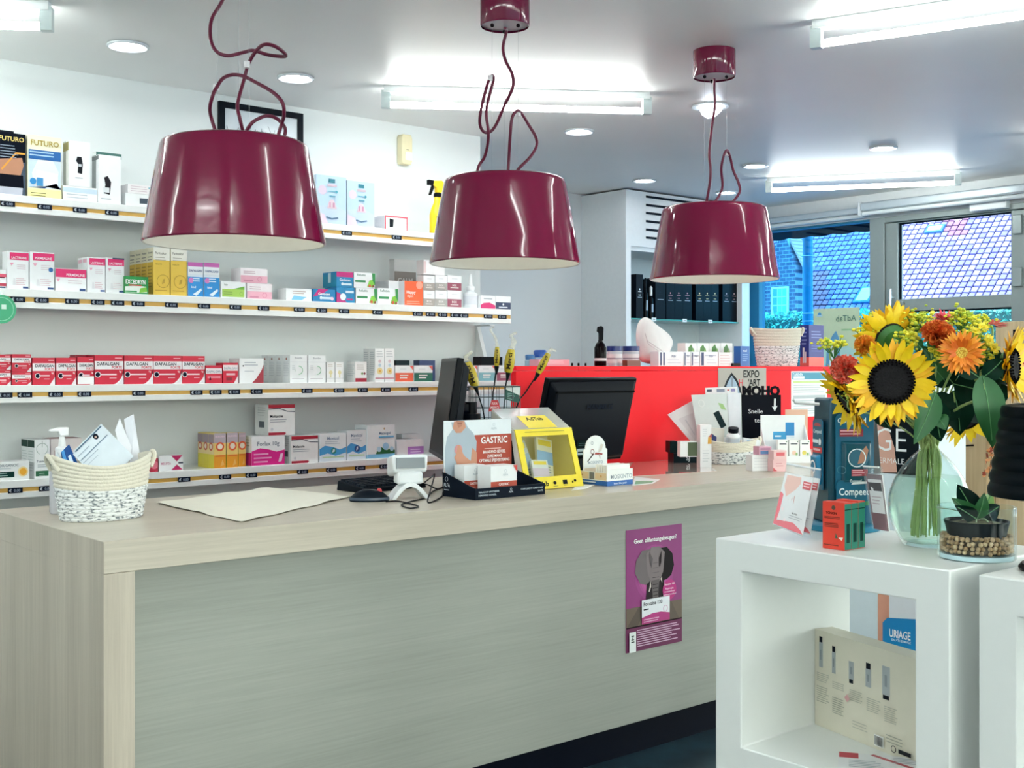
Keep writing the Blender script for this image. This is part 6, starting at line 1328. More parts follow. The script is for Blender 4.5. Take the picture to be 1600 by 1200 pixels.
# white draped cloth bag
def cloth_bag():
    prof = [(1003, 570), (1005, 545), (1001, 525), (1002, 505), (1008, 494), (1016, 493), (1026, 504), (1038, 512), (1048, 520), (1055, 531), (1050, 541), (1046, 549), (1048, 560), (1050, 570)]
    Y0 = 3.70; P = [atY(u, v, Y0) for u, v in prof]; c = sum(P, Vector()) / len(P); c.z = min(q.z for q in P) + .04
    rings = 7; b = MB(); pts = []; n_ = len(P)
    for k in range(rings):
        f = k / (rings - 1); a = pi * f - pi / 2; dy = .05 * sin(a); sc = max(.05, cos(a)) ** .6
        for i, q in enumerate(P):
            v = c + (q - c) * sc; nz = mnoise.noise((i * .9, k * .8, 2.0)) * .008
            v.y = Y0 + .02 + dy + nz; v.x += nz; v.z = max(v.z, TZ); pts.append(v)
    fs = []
    for k in range(rings - 1):
        for i in range(n_): j = (i + 1) % n_; fs.append((k * n_ + i, k * n_ + j, (k + 1) * n_ + j, (k + 1) * n_ + i))
    fs += [tuple(range(n_))[::-1], tuple((rings - 1) * n_ + i for i in range(n_))]
    b.add(pts, fs, mat('#ece6e6', .8, bump=.15, scale=25)); o = b.build('cloth_bag', None, (c.x, Y0 + .02, TZ), world=True)
    m_ = o.modifiers.new('soft', 'SUBSURF'); m_.levels = 2; m_.render_levels = 2
    tag(o, 'white cloth bag standing in a peak on the red screen', 'bag')
    P2 = [atY(u, v, Y0 - .045) for u, v in ((1008, 520), (1012, 532), (1020, 538), (1030, 545), (1040, 552))]
    for k in range(2): MB().tube(smooth_path([q + Vector((.006 * k, 0, -.014 * k)) for q in P2], 4), .0025, mat('#dfd6d8', .8), 6).build('fold', o, world=True)
cloth_bag()
for i, (x0, x1) in enumerate(((1029, 1068), (1069, 1079), (1080, 1093), (1094, 1122))):
    Rc('striped_carton', ('first', 'second', 'third', 'fourth')[i] + ' white carton with navy stripes from the left, on the red screen', x0, x1, 549.5, '#eef0f4',
       [('r', .06, .05, .12 if i == 0 else .2, .95, '#26336a'), ('r', .18, .05, .24, .95, '#26336a') if i == 0 else ('r', .25, .7, .9, .78, '#c6c9d6'), ('t', 'PREV', .6, .62, .14, '#7f86a4', 'c', .4), ('l', .35, .45, .9, 2, .2, .04, '#c3c8d8')], (), .05, 3.61)
Rc('striped_carton', 'white carton with pinkish print at the right of the striped ones', 1123, 1144, 550.5, '#efeaec', [('l', .1, .8, .9, 4, .2, .05, '#dcc3c6')], (), .05, 3.61)
for i in range(4):
    x0 = 1071 + i * 18.5; Rc('herbal_carton', ('first', 'second', 'third', 'last')[i] + ' white carton with green leaf from left, behind the striped ones', x0, x0 + 18, 536, '#eef1ee', [('p', [(.2, .42), (.5, .45), (.7, .7), (.5, .95), (.25, .8)], '#4f8a3c'), ('p', [(.4, .5), (.8, .55), (.7, .8)], '#8cb56a'), ('c', .85, .42, .05, '#6b3a3a')], (), .05, 3.72)
Rc('cream_tube', 'dark small tube end right of the striped cartons', 1145, 1157, 567.5, '#3a2a30', (), (), .04, 3.60, cat='tube')
Rc('blue_packet', 'upright blue packet left of the third rope basket', 1157, 1171, 541, '#2566b8', [('t', 'med', .5, .72, .12, '#cfe2f4', 'c', .6), ('l', .2, .6, .8, 4, .1, .04, '#86b4e4')], (), .04, 3.62)
p = atY(1214, 570, 3.72); s = depth(p) / FPX
basket('rope basket standing on the red screen in front of the window', (p.x, p.y, RZ), 77 * s, .16, zat(514, p) - RZ, -radians(35), .004, 13)
Rc('tall_blue_box', 'tall navy and coral box on the red screen beside the basket', 1264, 1287, 508, '#26308a', [('r', 0, 0, 1, .22, '#ef6a5c'), ('l', .15, .85, .85, 3, .07, .025, '#7f8ed0'), ('l', .15, .5, .85, 3, .06, .02, '#5f70c0')],
   [('r', 0, 0, 1, .22, '#ef6a5c'), ('r', .3, .08, .5, .45, '#e9e4e8'), ('r', .55, .08, .7, .35, '#e9e4e8'), ('l', .2, .92, .8, 5, .09, .03, '#9aa6e0')], .055, 3.63)

# ------------------------------------------------------------------ things on the white cubes
TQ = QZ + .0006
# rotating teal plaster display
pc = atZ(1316, 832, QZ); vdir = Vector((ray(1316, 800).x, ray(1316, 800).y, 0)).normalized()
pc = pc + vdir * .075
az = math.atan2(vdir.y, vdir.x) - pi / 2 - radians(22) + radians(44)      # front face recedes to the right
t = thing('plaster_display', 'teal revolving display of blister plaster packs on the white cube', 'display', (pc.x, pc.y, TQ), az)
tm = mat('#094456', .35); tm2 = mat('#0d4757', .4)
MB().lathe([(0, 0), (.092, 0), (.095, .004), (.095, .014), (.088, .018), (0, .018)], mat('#127ea0', .3), 48, cap=False).build('round_base', t)
hs = .058; HT = zat(622, pc) - QZ
b = MB(); b.hexa([(-hs, -hs, .018), (hs, -hs, .018), (hs, hs, .018), (-hs, hs, .018)], [(-hs * .93, -hs * .93, HT), (hs * .93, -hs * .93, HT), (hs * .93, hs * .93, HT), (-hs * .93, hs * .93, HT)], tm); b.build('column', t, bevel=.006)
b = MB(); b.hexa([(hs * .9, -hs * 1.02, .14), (hs * 1.5, -hs * .6, .14), (hs * 1.5, hs * .5, .14), (hs * .9, hs * .6, .14)], [(hs * .9, -hs * 1.0, HT - .02), (hs * 1.25, -hs * .6, HT - .02), (hs * 1.25, hs * .4, HT - .02), (hs * .9, hs * .5, HT - .02)], mat('#0a2c38', .4)); b.build('side_wing', t)
b = MB(); b.tube([(-hs * .5, -hs - .002, HT - .03), (-hs * .62, -hs - .05, HT - .028), (-hs * .62, -hs - .055, HT - .022)], .0035, mat('#e8ebe9', .35), 8); b.build('hanger_peg', t)
b = MB(); b.T = Matrix.Rotation(-pi / 2, 4, 'Z'); b.tube([(0, -hs - .002, HT - .016), (-.01, -hs - .06, HT - .012), (-.01, -hs - .066, HT - .004)], .004, mat('#e8ebe9', .35), 8); b.build('hanger_peg', t)
def pack(label, w_, h, z, side, x=0.0, prints=(), blister=None, out=.004):
    """carded blister pack hung on one face of the display"""
    R_ = Matrix.Rotation(az + (0 if side == 'f' else -pi / 2), 4, 'Z')
    c = Vector((pc.x, pc.y, TQ + z)) + (R_ @ Vector((x, -hs - out, 0)))
    rz = az + (0 if side == 'f' else -pi / 2)
    o = thing('plaster_pack', label, 'pack', c, rz)
    rr_ = .012; pts = [(-w_ / 2, 0), (w_ / 2, 0)] + [(w_ / 2 - rr_ + rr_ * cos(a), h - rr_ + rr_ * sin(a)) for a in (0, .5, 1.05, pi / 2)] + [(-w_ / 2 + rr_ - rr_ * sin(a), h - rr_ + rr_ * cos(a)) for a in (0, .5, 1.05, pi / 2)]
    MB().prism(pts, -.0025, 0, mat('#0c5f7e', .3)).build('card', o)
    if blister:
        u0, u1, v0, v1, col = blister
        MB().hexa([(u0, -.0026, v0), (u0, -.0026, v1), (u1, -.0026, v1), (u1, -.0026, v0)], [(u0 + .006, -.014, v0 + .006), (u0 + .006, -.014, v1 - .006), (u1 - .006, -.014, v1 - .006), (u1 - .006, -.014, v0 + .006)], mat(col, .2)).build('blister', o, bevel=.003)
    q = MB(); draw(q, prints, w_, h, -.0026, .0003, x0=-w_ / 2)
    for v in q.v:
        if blister and blister[0] < v.x < blister[1] and blister[2] < v.z < blister[3]: v.y -= .0118
    q.build('print', o)
pack('narrow teal plaster pack hanging on the left face of the display', .066, .175, .10, 'l', .0, [('t', 'Compeed', .5, .80, .055, '#e9f4f8', 'c', .86), ('p', [(.5 + .36 * cos(pi * k / 8), .90 + .05 * sin(pi * k / 8)) for k in range(9)], '#c7424c'), ('r', .02, .52, .98, .6, '#d8343c'), ('l', .1, .58, .9, 1, .1, .03, '#f6c9cc'), ('r', .06, .66, .62, .71, '#e4eff4'), ('c', .8, .68, .05, '#f1f5f6'), ('o', .55, .32, .10, .025, '#e9eef0'), ('c', .5, .22, .05, '#b9987f')], (-.026, .026, .012, .088, '#1479a4'))
pack('large dark teal plaster pack on the front face of the display', .098, .185, .105, 'f', .006, [('t', 'Compeed', .42, .88, .07, '#dfeef3', 'c', .8), ('r', .1, .70, .72, .80, '#8d2436'), ('l', .12, .785, .68, 2, .04, .018, '#e4a9b2'), ('c', .56, .42, .13, '#0e5a70'), ('p', [(.52, .34), (.72, .36), (.80, .52), (.74, .58), (.6, .5)], '#a9765c'), ('o', .5, .42, .125, .014, '#d5e3e8'), ('r', .36, .18, .78, .27, '#9c2738'), ('l', .38, .26, .7, 3, .03, .012, '#e2b0b6'), ('o', .12, .26, .05, .008, '#3b7f92'), ('t', '5', .9, .22, .05, '#c9dbe0'), ('t', 'Compeed', .46, .1, .035, '#c9dbe0', 'c', .3)], (-.036, .042, .014, .12, '#0c4a5c'))
pack('teal plaster pack with white lettering at the foot of the display', .092, .108, .020, 'f', .002, [('t', 'Compeed', .5, .66, .16, '#eef7fa', 'c', .86), ('r', .1, .38, .72, .54, '#b02a3a'), ('l', .14, .52, .68, 2, .07, .03, '#f2cdd2'), ('r', .74, .42, .9, .52, '#3f8a5c'), ('p', [(.4, .9), (.85, .92), (.95, .98), (.8, .98), (.45, .95)], '#eef4f4'), ('p', [(.3, .0), (.8, .0), (.75, .2), (.5, .26), (.35, .18)], '#2a9aa8'), ('p', [(.55, .02), (.75, .04), (.66, .22)], '#e6d6bc')], None, .012)
# plastic pouches leaning on the display
foot = [('r', 0, 0, 1, 1, '#dfe3e6'), ('p', [(0, 0), (1, 0), (.9, .06), (.55, .16), (.35, .34), (.22, .55), (0, .62)], '#de5065'), ('p', [(.10, .96), (.08, .74), (.18, .60), (.26, .44), (.36, .38), (.48, .42), (.58, .56), (.63, .76), (.60, .96)], '#e2b6ac'), ('p', [(.30, .41), (.36, .39), (.37, .50), (.31, .52)], '#cf968c'), ('p', [(.42, .40), (.44, .41), (.44, .56), (.42, .56)], '#c58b82'), ('p', [(.50, .45), (.52, .47), (.51, .60), (.49, .60)], '#c58b82'), ('r', .70, .76, .98, .90, '#d23445'), ('l', .73, .87, .95, 2, .05, .02, '#f4c9cf'), ('t', 'Gel strips', .62, .27, .035, '#3b434c', 'c', .5), ('l', .45, .24, .9, 2, .04, .015, '#aab2b8'), ('c', .2, .3, .03, '#f7dfe2'), ('c', .16, .14, .03, '#f7dfe2'), ('c', .34, .12, .03, '#f7dfe2')]
def pouch(label, px, ts, th, prints):
    P = [at(u, v, t_) for (u, v), t_ in zip(px, ts)]; c = sum(P, Vector()) / 4; c.z = min(q.z for q in P)
    o = thing('foot_care_pouch', label, 'pouch', c)
    n_ = (P[2] - P[1]).cross(P[0] - P[1]).normalized()
    bag = [P[0] + (P[0] - P[1]) * .14, P[1], P[2], P[3] + (P[3] - P[2]) * .14]
    MB().slab([q + n_ * .0065 for q in bag], th + .006, frosted('#f2f5f6', .13)).build('plastic_bag', o, world=True)
    cd = MB().slab(P, th * .5, mat('#e6e9ec', .3)).build('card', o, world=True)
    print_quad(cd, [q for q in P], prints, .0004)
    e0 = bag[0]; e1 = bag[3]; MB().tube([e0.lerp(e1, .0) + n_ * .007, e0.lerp(e1, 1) + n_ * .007], .0025, mat('#e9eef0', .2), 6).build('zip_seal', o, world=True)
pouch('clear pouch with pink foot care card leaning at the front', [(1227, 738), (1208, 818), (1254, 836), (1271, 747)], [2.86, 2.78, 2.74, 2.82], .008, foot)
pouch('clear pouch with pink foot care card standing behind the front one', [(1240, 741), (1222, 820), (1266, 834), (1281, 748)], [2.90, 2.815, 2.775, 2.855], .008, foot)
pouch('dark foot care pouch leaning to the right behind the display', [(1352, 740), (1366, 826), (1389, 830), (1378, 742)], [2.92, 2.90, 2.86, 2.88], .006, [('r', 0, 0, 1, 1, '#7d6a76'), ('r', .1, .7, .9, .85, '#1d2a44'), ('r', 0, 0, 1, .3, '#6a2a3c'), ('l', .2, .6, .8, 3, .06, .02, '#b9a9b4')])
# three red and green cartons standing in line
p0 = atZ(1287, 856, QZ); p1 = atZ(1319, 861, QZ); yw_ = p0.y - p1.y; h_ = zat(783, p0) - QZ; dx = .0265
for i in range(3):
    carton('herbal_tea_carton', ('front', 'middle', 'rear')[i] + ' red carton with green edge in the row of three on the cube', 'carton', (p1.x + .001 + dx * (i + .5), p1.y + yw_ / 2, TQ), yw_, dx - .0012, h_ - .002 * (i % 2), '#e2402c',
           [('c', .5, .88, .05, '#5d4636'), ('t', 'TCNCIN', .4, .74, .05, '#3a1f18', 'c', .7), ('l', .08, .69, .92, 2, .03, .012, '#7a2a1e'), ('l', .1, .55, .8, 3, .035, .012, '#5a2218'), ('p', [(.6, .34), (.78, .24), (.9, .2), (.95, .27), (.75, .26)], '#eee6da'), ('p', [(.62, .36), (.72, .24), (.6, .24)], '#2d5a44'), ('l', .08, .1, .92, 1, .05, .02, '#7a2a1e')] if i == 0 else (), (), rz=-pi / 2)
    # the edge facing the camera is green
    o = SC.objects[-1] if False else None
for o in [o for o in SC.objects if o.name.startswith('herbal_tea_carton')]:
    b = MB(); w2, d2 = yw_, dx - .0012
    b.add([(w2 / 2 + .0003, -d2 / 2, 0.001), (w2 / 2 + .0003, d2 / 2, 0.001), (w2 / 2 + .0003, d2 / 2, h_ - .003), (w2 / 2 + .0003, -d2 / 2, h_ - .003)], [(0, 1, 2, 3)], mat('#12806c', .4))
    b.add([(w2 / 2 + .0006, -d2 * .25, h_ * .15), (w2 / 2 + .0006, d2 * .25, h_ * .15), (w2 / 2 + .0006, d2 * .25, h_ * .55), (w2 / 2 + .0006, -d2 * .25, h_ * .55)], [(0, 1, 2, 3)], mat('#0a4f44', .4))
    b.add([(w2 / 2 + .0006, -d2 / 2, h_ * .84), (w2 / 2 + .0006, d2 / 2, h_ * .84), (w2 / 2 + .0006, d2 / 2, h_ * .86), (w2 / 2 + .0006, -d2 / 2, h_ * .86)], [(0, 1, 2, 3)], mat('#0a4f44', .4))
    b.build('edge_print', o)

# vase, water
vp = atZ(1452, 853, QZ); vp.z = TQ; vt = depth(vp); s = vt / FPX
VH = (853 - 697) * s
t = thing('glass_vase', 'clear egg shaped glass vase with water and flower stems', 'vase', vp)
def vr(f): return s * (26 + 37 * (sin(pi * min(1, f * .92 + .10)) ** .8) - 16 * f ** 3)
outer = [(0, 0), (vr(0) * .9, 0)] + [(vr(k / 18), .004 + (VH - .004) * k / 18) for k in range(19)]
inn = [(r - .0022, z) for r, z in outer[2:]][::-1]; inn[-1] = (inn[-1][0], .012)
MB().lathe(outer + [(outer[-1][0] - .001, VH + .0015)] + inn + [(0, .010)], glass('#f8fcfb', 1.35), 56, cap=False).build('glass_wall', t)
WL = zat(744, vp) - QZ
wpr = [(0, .011)] + [(vr(k / 18) - .0026, .012 + (VH - .012) * k / 18) for k in range(19) if .012 + (VH - .012) * k / 18 < WL]
wpr += [(vr(WL / VH) - .0026, WL), (0, WL)]
MB().lathe(wpr, glass('#eff6f0', 1.12), 48, cap=False).build('water', t)
MB().lathe([(0, .002), (vr(0) * .85, .002), (vr(0) * .8, .008), (0, .009)], mat('#d5ebf5', .05), 40, cap=False).build('thick_foot', t)
NK = Vector((vp.x, vp.y, TQ + VH))

# ------------------------------------------------------------------ bouquet
green = mat('#3f7a3a', .5, vary=.2, scale=30); stemm = mat('#a6bf76', .5, vary=.2); dleaf = mat('#164a36', .45, vary=.2, scale=20); dleaf2 = mat('#2f6b3a', .45, vary=.2, scale=20)
def petal_mesh(L, W_, curl, m, name='petal', tip=.9, rows=6):
    b = MB(); pts = []; fs = []
    for i in range(rows + 1):
        f = i / rows; w_ = W_ / 2 * (sin(pi * min(1, .12 + .88 * f) ** tip) if f < 1 else 0) + .0004
        zc = curl * f * f
        for j, (k, dz) in enumerate(((-1, .12), (0, 0), (1, .12))): pts.append((f * L, k * w_, zc + dz * w_))
    for i in range(rows):
        for j in range(2): a = i * 3 + j; fs.append((a, a + 3, a + 4, a + 1))
    b.add(pts, fs, m); n0 = len(pts)
    b.add([(x, y, z - .0006) for x, y, z in pts], [f[::-1] for f in fs], m)
    o = b.build(name); me = o.data; bpy.data.objects.remove(o)
    return me
def facing(n_):
    n_ = Vector(n_).normalized(); up_ = Vector((0, 0, 1)) if abs(n_.z) < .95 else Vector((1, 0, 0))
    x = up_.cross(n_).normalized(); y = n_.cross(x)
    return Matrix((x, y, n_)).transposed().to_4x4()
fl_id = [0]
def stem_to(root, head, n_, r=.0024, m=stemm):
    fl_id[0] += 1; a = fl_id[0] * 2.4
    neck = NK + Vector((cos(a), sin(a), 0)) * .017 + Vector((0, 0, -.004))
    back = head - Vector(n_).normalized() * .04
    mid = neck.lerp(back, .55) + Vector((0, 0, .02))
    fr_ = .016 + .034 * ((fl_id[0] * .618) % 1); foot = Vector((vp.x + cos(a) * fr_, vp.y + sin(a) * fr_, TQ + .018 + .02 * ((fl_id[0] * .37) % 1)))
    return smooth_path([foot, foot.lerp(neck, .5), neck, mid, back, head - Vector(n_).normalized() * .004], 5), foot, r, m
def flower_root(name, label, head, n_, cat='flower', group=None, r=.0026):
    path, foot, r, m = stem_to(None, head, n_, r)
    t2 = thing(name, label, cat, foot, group=group or 'flowers in the glass vase')
    MB().tube(path, r, m, 7).build('stem', t2, world=True)
    return t2
def petals(root, head, n_, me_list, n, r0, tilt, jit=.12, z=0.0, seed=1, spread=(0, 2 * pi)):
    rr_ = random.Random(seed); F_ = Matrix.Translation(head) @ facing(n_)
    for k in range(n):
        a = spread[0] + (spread[1] - spread[0]) * k / n + rr_.uniform(-jit, jit)
        M_ = F_ @ Matrix.Rotation(a, 4, 'Z') @ Matrix.Translation((r0, 0, z)) @ Matrix.Rotation(-tilt + rr_.uniform(-.16, .16), 4, 'Y') @ Matrix.Rotation(rr_.uniform(-.25, .25), 4, 'X')
        o = bpy.data.objects.new('petal', rr_.choice(me_list)); SC.collection.objects.link(o); o.parent = root
        o.matrix_local = Matrix.Translation(-root.location) @ M_ @ Matrix.Scale(rr_.uniform(.88, 1.1), 4)
yel = [mat('#ffcf0c', .5, vary=.12, scale=60), mat('#f6b508', .5, vary=.12, scale=60)]
SP = [petal_mesh(.050, .018, .006, yel[0]), petal_mesh(.046, .0165, -.004, yel[1]), petal_mesh(.048, .0185, .012, yel[0])]
def toward(px, py, t_): return -ray(px, py).normalized()
def sunflower(label, px, py, t_, n_, R, seed, disc_col='#120c1c', n=31, sc=1.0):
    head = at(px, py, t_); rt = flower_root('sunflower', label, head, n_, r=.0038)
    F_ = Matrix.Translation(head) @ facing(n_)
    b = MB(); b.T = F_; r = R * .54
    b.lathe([(r, -.006), (r * 1.0, .002), (r * .9, .008), (r * .6, .011), (r * .3, .009), (0, .007)], speckle('#020104', '#0d080e', 260, .4, .65, rough=.9, bump=.8), 40, cap=False); b.build('disc', rt, world=True)
    b = MB(); b.T = F_
    for ring in range(3):
        for k in range(int(46 - ring * 10)):
            a = 2 * pi * k / (46 - ring * 10) + ring; q = r * (.97 - ring * .10); b.ball((q * cos(a), q * sin(a), .006 + ring * .003), .0026, mat('#0c0710', .9), 5, 4)
    b.build('florets', rt, world=True)
    b = MB(); b.T = F_; b.lathe([(.004, -.02), (r * .7, -.016), (r * .98, -.004)], green, 24, cap=False); b.build('calyx', rt, world=True)
    k_ = R / .088
    petals(rt, head, n_, SP, n, r * .92, .10, z=.001, seed=seed)
    petals(rt, head, n_, SP, n - 4, r * .90, .28, z=.004, seed=seed + 9)
    return rt
c_ = VIEW_F
sunflower('large sunflower with dark centre facing the viewer', 1393, 597, 2.48, -ray(1393, 590) + Vector((-.05, 0, .02)), .088, 3)
sunflower('sunflower turned down to the left behind the large one', 1324, 622, 2.56, (-VIEW_R * .9 + VIEW_F * .02 + Vector((0, 0, -.5))), .070, 5)
sunflower('sunflower behind the large one with petals pointing up', 1390, 528, 2.62, (-VIEW_R * .25 + VIEW_F * .8 + Vector((0, 0, .45))), .066, 7)
sunflower('sunflower turned to the right at the picture edge', 1579, 572, 2.54, (VIEW_R * .8 - VIEW_F * .6 + Vector((0, 0, .02))), .074, 8)
sunflower('small sunflower hanging low behind the stems', 1512, 655, 2.74, (VIEW_R * .2 - VIEW_F * .5 + Vector((0, 0, -.6))), .05, 12, n=16)
# orange gerbera
og = [mat('#f08a1c', .5, vary=.15, scale=50), mat('#f5a12a', .5, vary=.15, scale=50), mat('#e9701a', .5, vary=.1)]
GP = [petal_mesh(.037, .0095, .003, og[0]), petal_mesh(.037, .009, -.004, og[1])]; GP2 = [petal_mesh(.027, .008, .004, og[2]), petal_mesh(.028, .008, .004, og[0])]
head = at(1503, 551, 2.46); n_ = -ray(1503, 551) + Vector((0, 0, .12)); rt = flower_root('gerbera', 'orange gerbera facing the viewer right of the large sunflower', head, n_)
petals(rt, head, n_, GP, 30, .011, .05, seed=2); petals(rt, head, n_, GP, 26, .010, .22, z=.002, seed=4); petals(rt, head, n_, GP2, 22, .008, .45, z=.004, seed=6)
b = MB(); b.T = Matrix.Translation(head) @ facing(n_); b.lathe([(.014, 0), (.012, .006), (.006, .007), (0, .005)], speckle('#c98f1c', '#f3d45a', 400, .4, .6, bump=.6), 20, cap=False); b.build('disc', rt, world=True)
pr = [mat('#e2475a', .5, vary=.1), mat('#ef6a72', .5, vary=.1)]; RP = [petal_mesh(.026, .007, .002, pr[0]), petal_mesh(.026, .007, .004, pr[1])]
head = at(1477, 501, 2.64); n_ = -VIEW_F * .4 + Vector((0, 0, 1)); rt = flower_root('gerbera', 'small coral red gerbera at the top of the bouquet', head, n_)
petals(rt, head, n_, RP, 24, .006, .2, seed=3); petals(rt, head, n_, RP, 18, .005, .5, z=.002, seed=5)
head = at(1551, 508, 2.66); rt = flower_root('gerbera', 'small rust red gerbera at the upper right of the bouquet', head, n_)
RR = [petal_mesh(.026, .007, .002, mat('#b2442a', .5, vary=.1))]; petals(rt, head, n_, RR, 22, .006, .2, seed=13)
# carnations: ruffled balls of petals
def carnation(label, px, py, t_, R, c1, c2, n_, seed):
    head = at(px, py, t_); rt = flower_root('carnation', label, head, n_)
    rr_ = random.Random(seed); b = MB(); F_ = Matrix.Translation(head) @ facing(n_); m1, m2 = mat(c1, .55, vary=.15, scale=90), mat(c2, .55, vary=.15, scale=90)
    for k in range(46):
        f = k / 46; a = k * 2.4; tilt = .15 + 1.25 * f
        M_ = F_ @ Matrix.Rotation(a, 4, 'Z') @ Matrix.Rotation(-tilt, 4, 'Y')
        L = R * (1.0 - .15 * f); pts = []; ns = 7; W_ = R * .75
        for i in range(4):
            g = i / 3
            for j in range(ns):
                y = (j / (ns - 1) - .5) * W_ * (.25 + .75 * g); pts.append(M_ @ Vector((.15 * R + (L - .15 * R) * g, y, (.14 * R * sin(j * 2.6 + k) * g * g))))
        fs = [(i * ns + j, (i + 1) * ns + j, (i + 1) * ns + j + 1, i * ns + j + 1) for i in range(3) for j in range(ns - 1)]
        b.add(pts, fs, m1 if k % 2 else m2)
    b.build('ruffled_petals', rt, world=True)
    b = MB(); b.T = F_; b.lathe([(.003, -R * 1.0), (R * .4, -R * .65), (R * .48, -R * .1)], green, 14, cap=False); b.build('calyx', rt, world=True)
carnation('rust orange ruffled carnation above the orange gerbera', 1465, 527, 2.52, .038, '#d0561c', '#ea8436', -VIEW_F * .9 + Vector((0, 0, .6)), 2)
carnation('coral carnation at the left of the large sunflower', 1321, 577, 2.52, .032, '#f0634a', '#f79078', -VIEW_F * .9 - VIEW_R * .5 + Vector((0, 0, .1)), 4)
carnation('small orange carnation half hidden behind the large sunflower', 1352, 540, 2.58, .024, '#ef8f2a', '#f3b03a', -VIEW_F * .8 - VIEW_R * .4 + Vector((0, 0, .5)), 6)
# goldenrod sprays
gl = [mat('#cfcf30', .6, vary=.2), mat('#e6dc3c', .6, vary=.2), mat('#a9bf3a', .6, vary=.2)]
def spray(label, px, py, t_, spread_px, n, seed, rise=.03):
    rr_ = random.Random(seed); head = at(px, py, t_); n_ = Vector((0, 0, 1)) - VIEW_F * .3
    rt = flower_root('goldenrod', label, head, n_, r=.002); b = MB(); bs = MB(); s_ = t_ / FPX
    for k in range(n):
        q = head + VIEW_R * rr_.gauss(0, spread_px[0] * s_ * .5) + Vector((0, 0, rr_.gauss(0, spread_px[1] * s_ * .5))) + VIEW_F * rr_.gauss(0, spread_px[0] * s_ * .35)
        if k % 3 == 0: bs.tube([head - Vector((0, 0, rise)), q], .0008, green, 4)
        b.ball(q, rr_.uniform(.0025, .0058), gl[rr_.choice((0, 1, 1, 2))], 6, 4, (1, 1, .7))
    b.build('blossoms', rt, world=True)['kind'] = 'stuff'; bs.build('twigs', rt, world=True)
spray('yellow green goldenrod above the rust carnation', 1432, 500, 2.62, (26, 16), 130, 1)
spray('goldenrod at the top centre, beside the coral gerbera', 1503, 500, 2.60, (24, 18), 140, 2)
spray('goldenrod at the upper right of the bouquet', 1533, 502, 2.62, (18, 10), 70, 3)
spray('goldenrod right of the large sunflower head', 1420, 530, 2.54, (18, 16), 90, 4)
spray('goldenrod tip arching out to the far left', 1303, 538, 2.52, (24, 7), 70, 5)
spray('goldenrod left above the large sunflower', 1362, 515, 2.62, (20, 18), 90, 6)
spray('goldenrod behind the orange gerbera at right', 1533, 545, 2.56, (16, 22), 110, 7)
spray('goldenrod sprig below the coral carnation', 1330, 612, 2.52, (16, 9), 60, 8)
spray('goldenrod low at the left edge of the gerbera', 1465, 552, 2.52, (10, 9), 50, 9)
spray('goldenrod between the gerbera and right sunflower', 1520, 520, 2.58, (18, 10), 70, 10)
# small yellow daisies
DP = [petal_mesh(.011, .0065, .001, mat('#f2d428', .5, vary=.1)), petal_mesh(.011, .006, .002, mat('#e3d94a', .5, vary=.1))]
for i, (px, py, lb) in enumerate(((1536, 511, 'small yellow daisy near the upper right rim of the bouquet'), (1553, 543, 'small yellow daisy right of the gerbera, larger one'), (1551, 566, 'small yellow daisy lowest at the right'), (1524, 517, 'small yellow daisy just above the gerbera'), (1545, 531, 'small pale yellow daisy between goldenrod at right'))):
    head = at(px, py, 2.53); n_ = -VIEW_F + Vector((0, 0, .5 if py > 530 else 1.1)) + VIEW_R * .3
    rt = flower_root('daisy', lb, head, n_, r=.0015); petals(rt, head, n_, DP, 12, .003, .15, seed=20 + i)
    b = MB(); b.T = Matrix.Translation(head) @ facing(n_); b.lathe([(.005, 0), (.004, .003), (0, .004)], mat('#c9b51e', .7), 12, cap=False); b.build('disc', rt, world=True)
# leaves: broad leafy stems
def leaf(root, base, tipv, wd, m, sag=.0, nrm=None):
    d_ = tipv - base; L = d_.length; x = d_.normalized(); n_ = (nrm or -VIEW_F).normalized(); y = n_.cross(x).normalized(); n_ = x.cross(y)
    b = MB(); pts = []; rows = 10
    for i in range(rows + 1):
        f = i / rows; w_ = wd * (sin(pi * (f ** .75)) ** .85 if 0 < f < 1 else .02)
        for k, dz in ((-1, .22), (-.5, .06), (0, 0), (.5, .06), (1, .22)): pts.append(base + x * (f * L) + y * (k * w_) + n_ * (dz * w_ + sag * sin(pi * f)) )
    fs = [(i * 5 + j, (i + 1) * 5 + j, (i + 1) * 5 + j + 1, i * 5 + j + 1) for i in range(rows) for j in range(4)]
    b.add(pts, fs, m); b.add([p_ - n_ * .0008 for p_ in pts], [f[::-1] for f in fs], m)
    b.tube([pts[i * 5 + 2] + n_ * .0006 for i in range(rows)], .0011, mat('#5f9a62', .5), 5)
    b.build('leaf', root, world=True)
gr_n = [0]
def greens(label, head_px, t_, leaves):
    gr_n[0] += 1; head = at(head_px[0], head_px[1], t_); n_ = Vector((0, 0, 1)); rt = flower_root('leafy_stem', label, head, n_, 'foliage', 'leafy stems in the vase', .003)
    for (u0, v0, u1, v1, dt, w_, m) in leaves: leaf(rt, at(u0, v0, t_), at(u1, v1, t_ + dt), w_, m, .008)
greens('leafy stem with one long green leaf hanging down at the right', (1535, 590), 2.50, [(1535, 585, 1551, 700, -.02, .034, dleaf2), (1530, 590, 1480, 560, .02, .02, dleaf), (1535, 590, 1568, 560, .0, .022, dleaf)])
greens('leafy stem with broad leaf in front of the vase mouth', (1455, 630), 2.50, [(1462, 612, 1428, 694, -.02, .026, dleaf2), (1462, 650, 1478, 672, -.02, .018, dleaf2), (1450, 620, 1425, 560, .0, .026, dleaf), (1450, 620, 1470, 690, .02, .03, dleaf)])
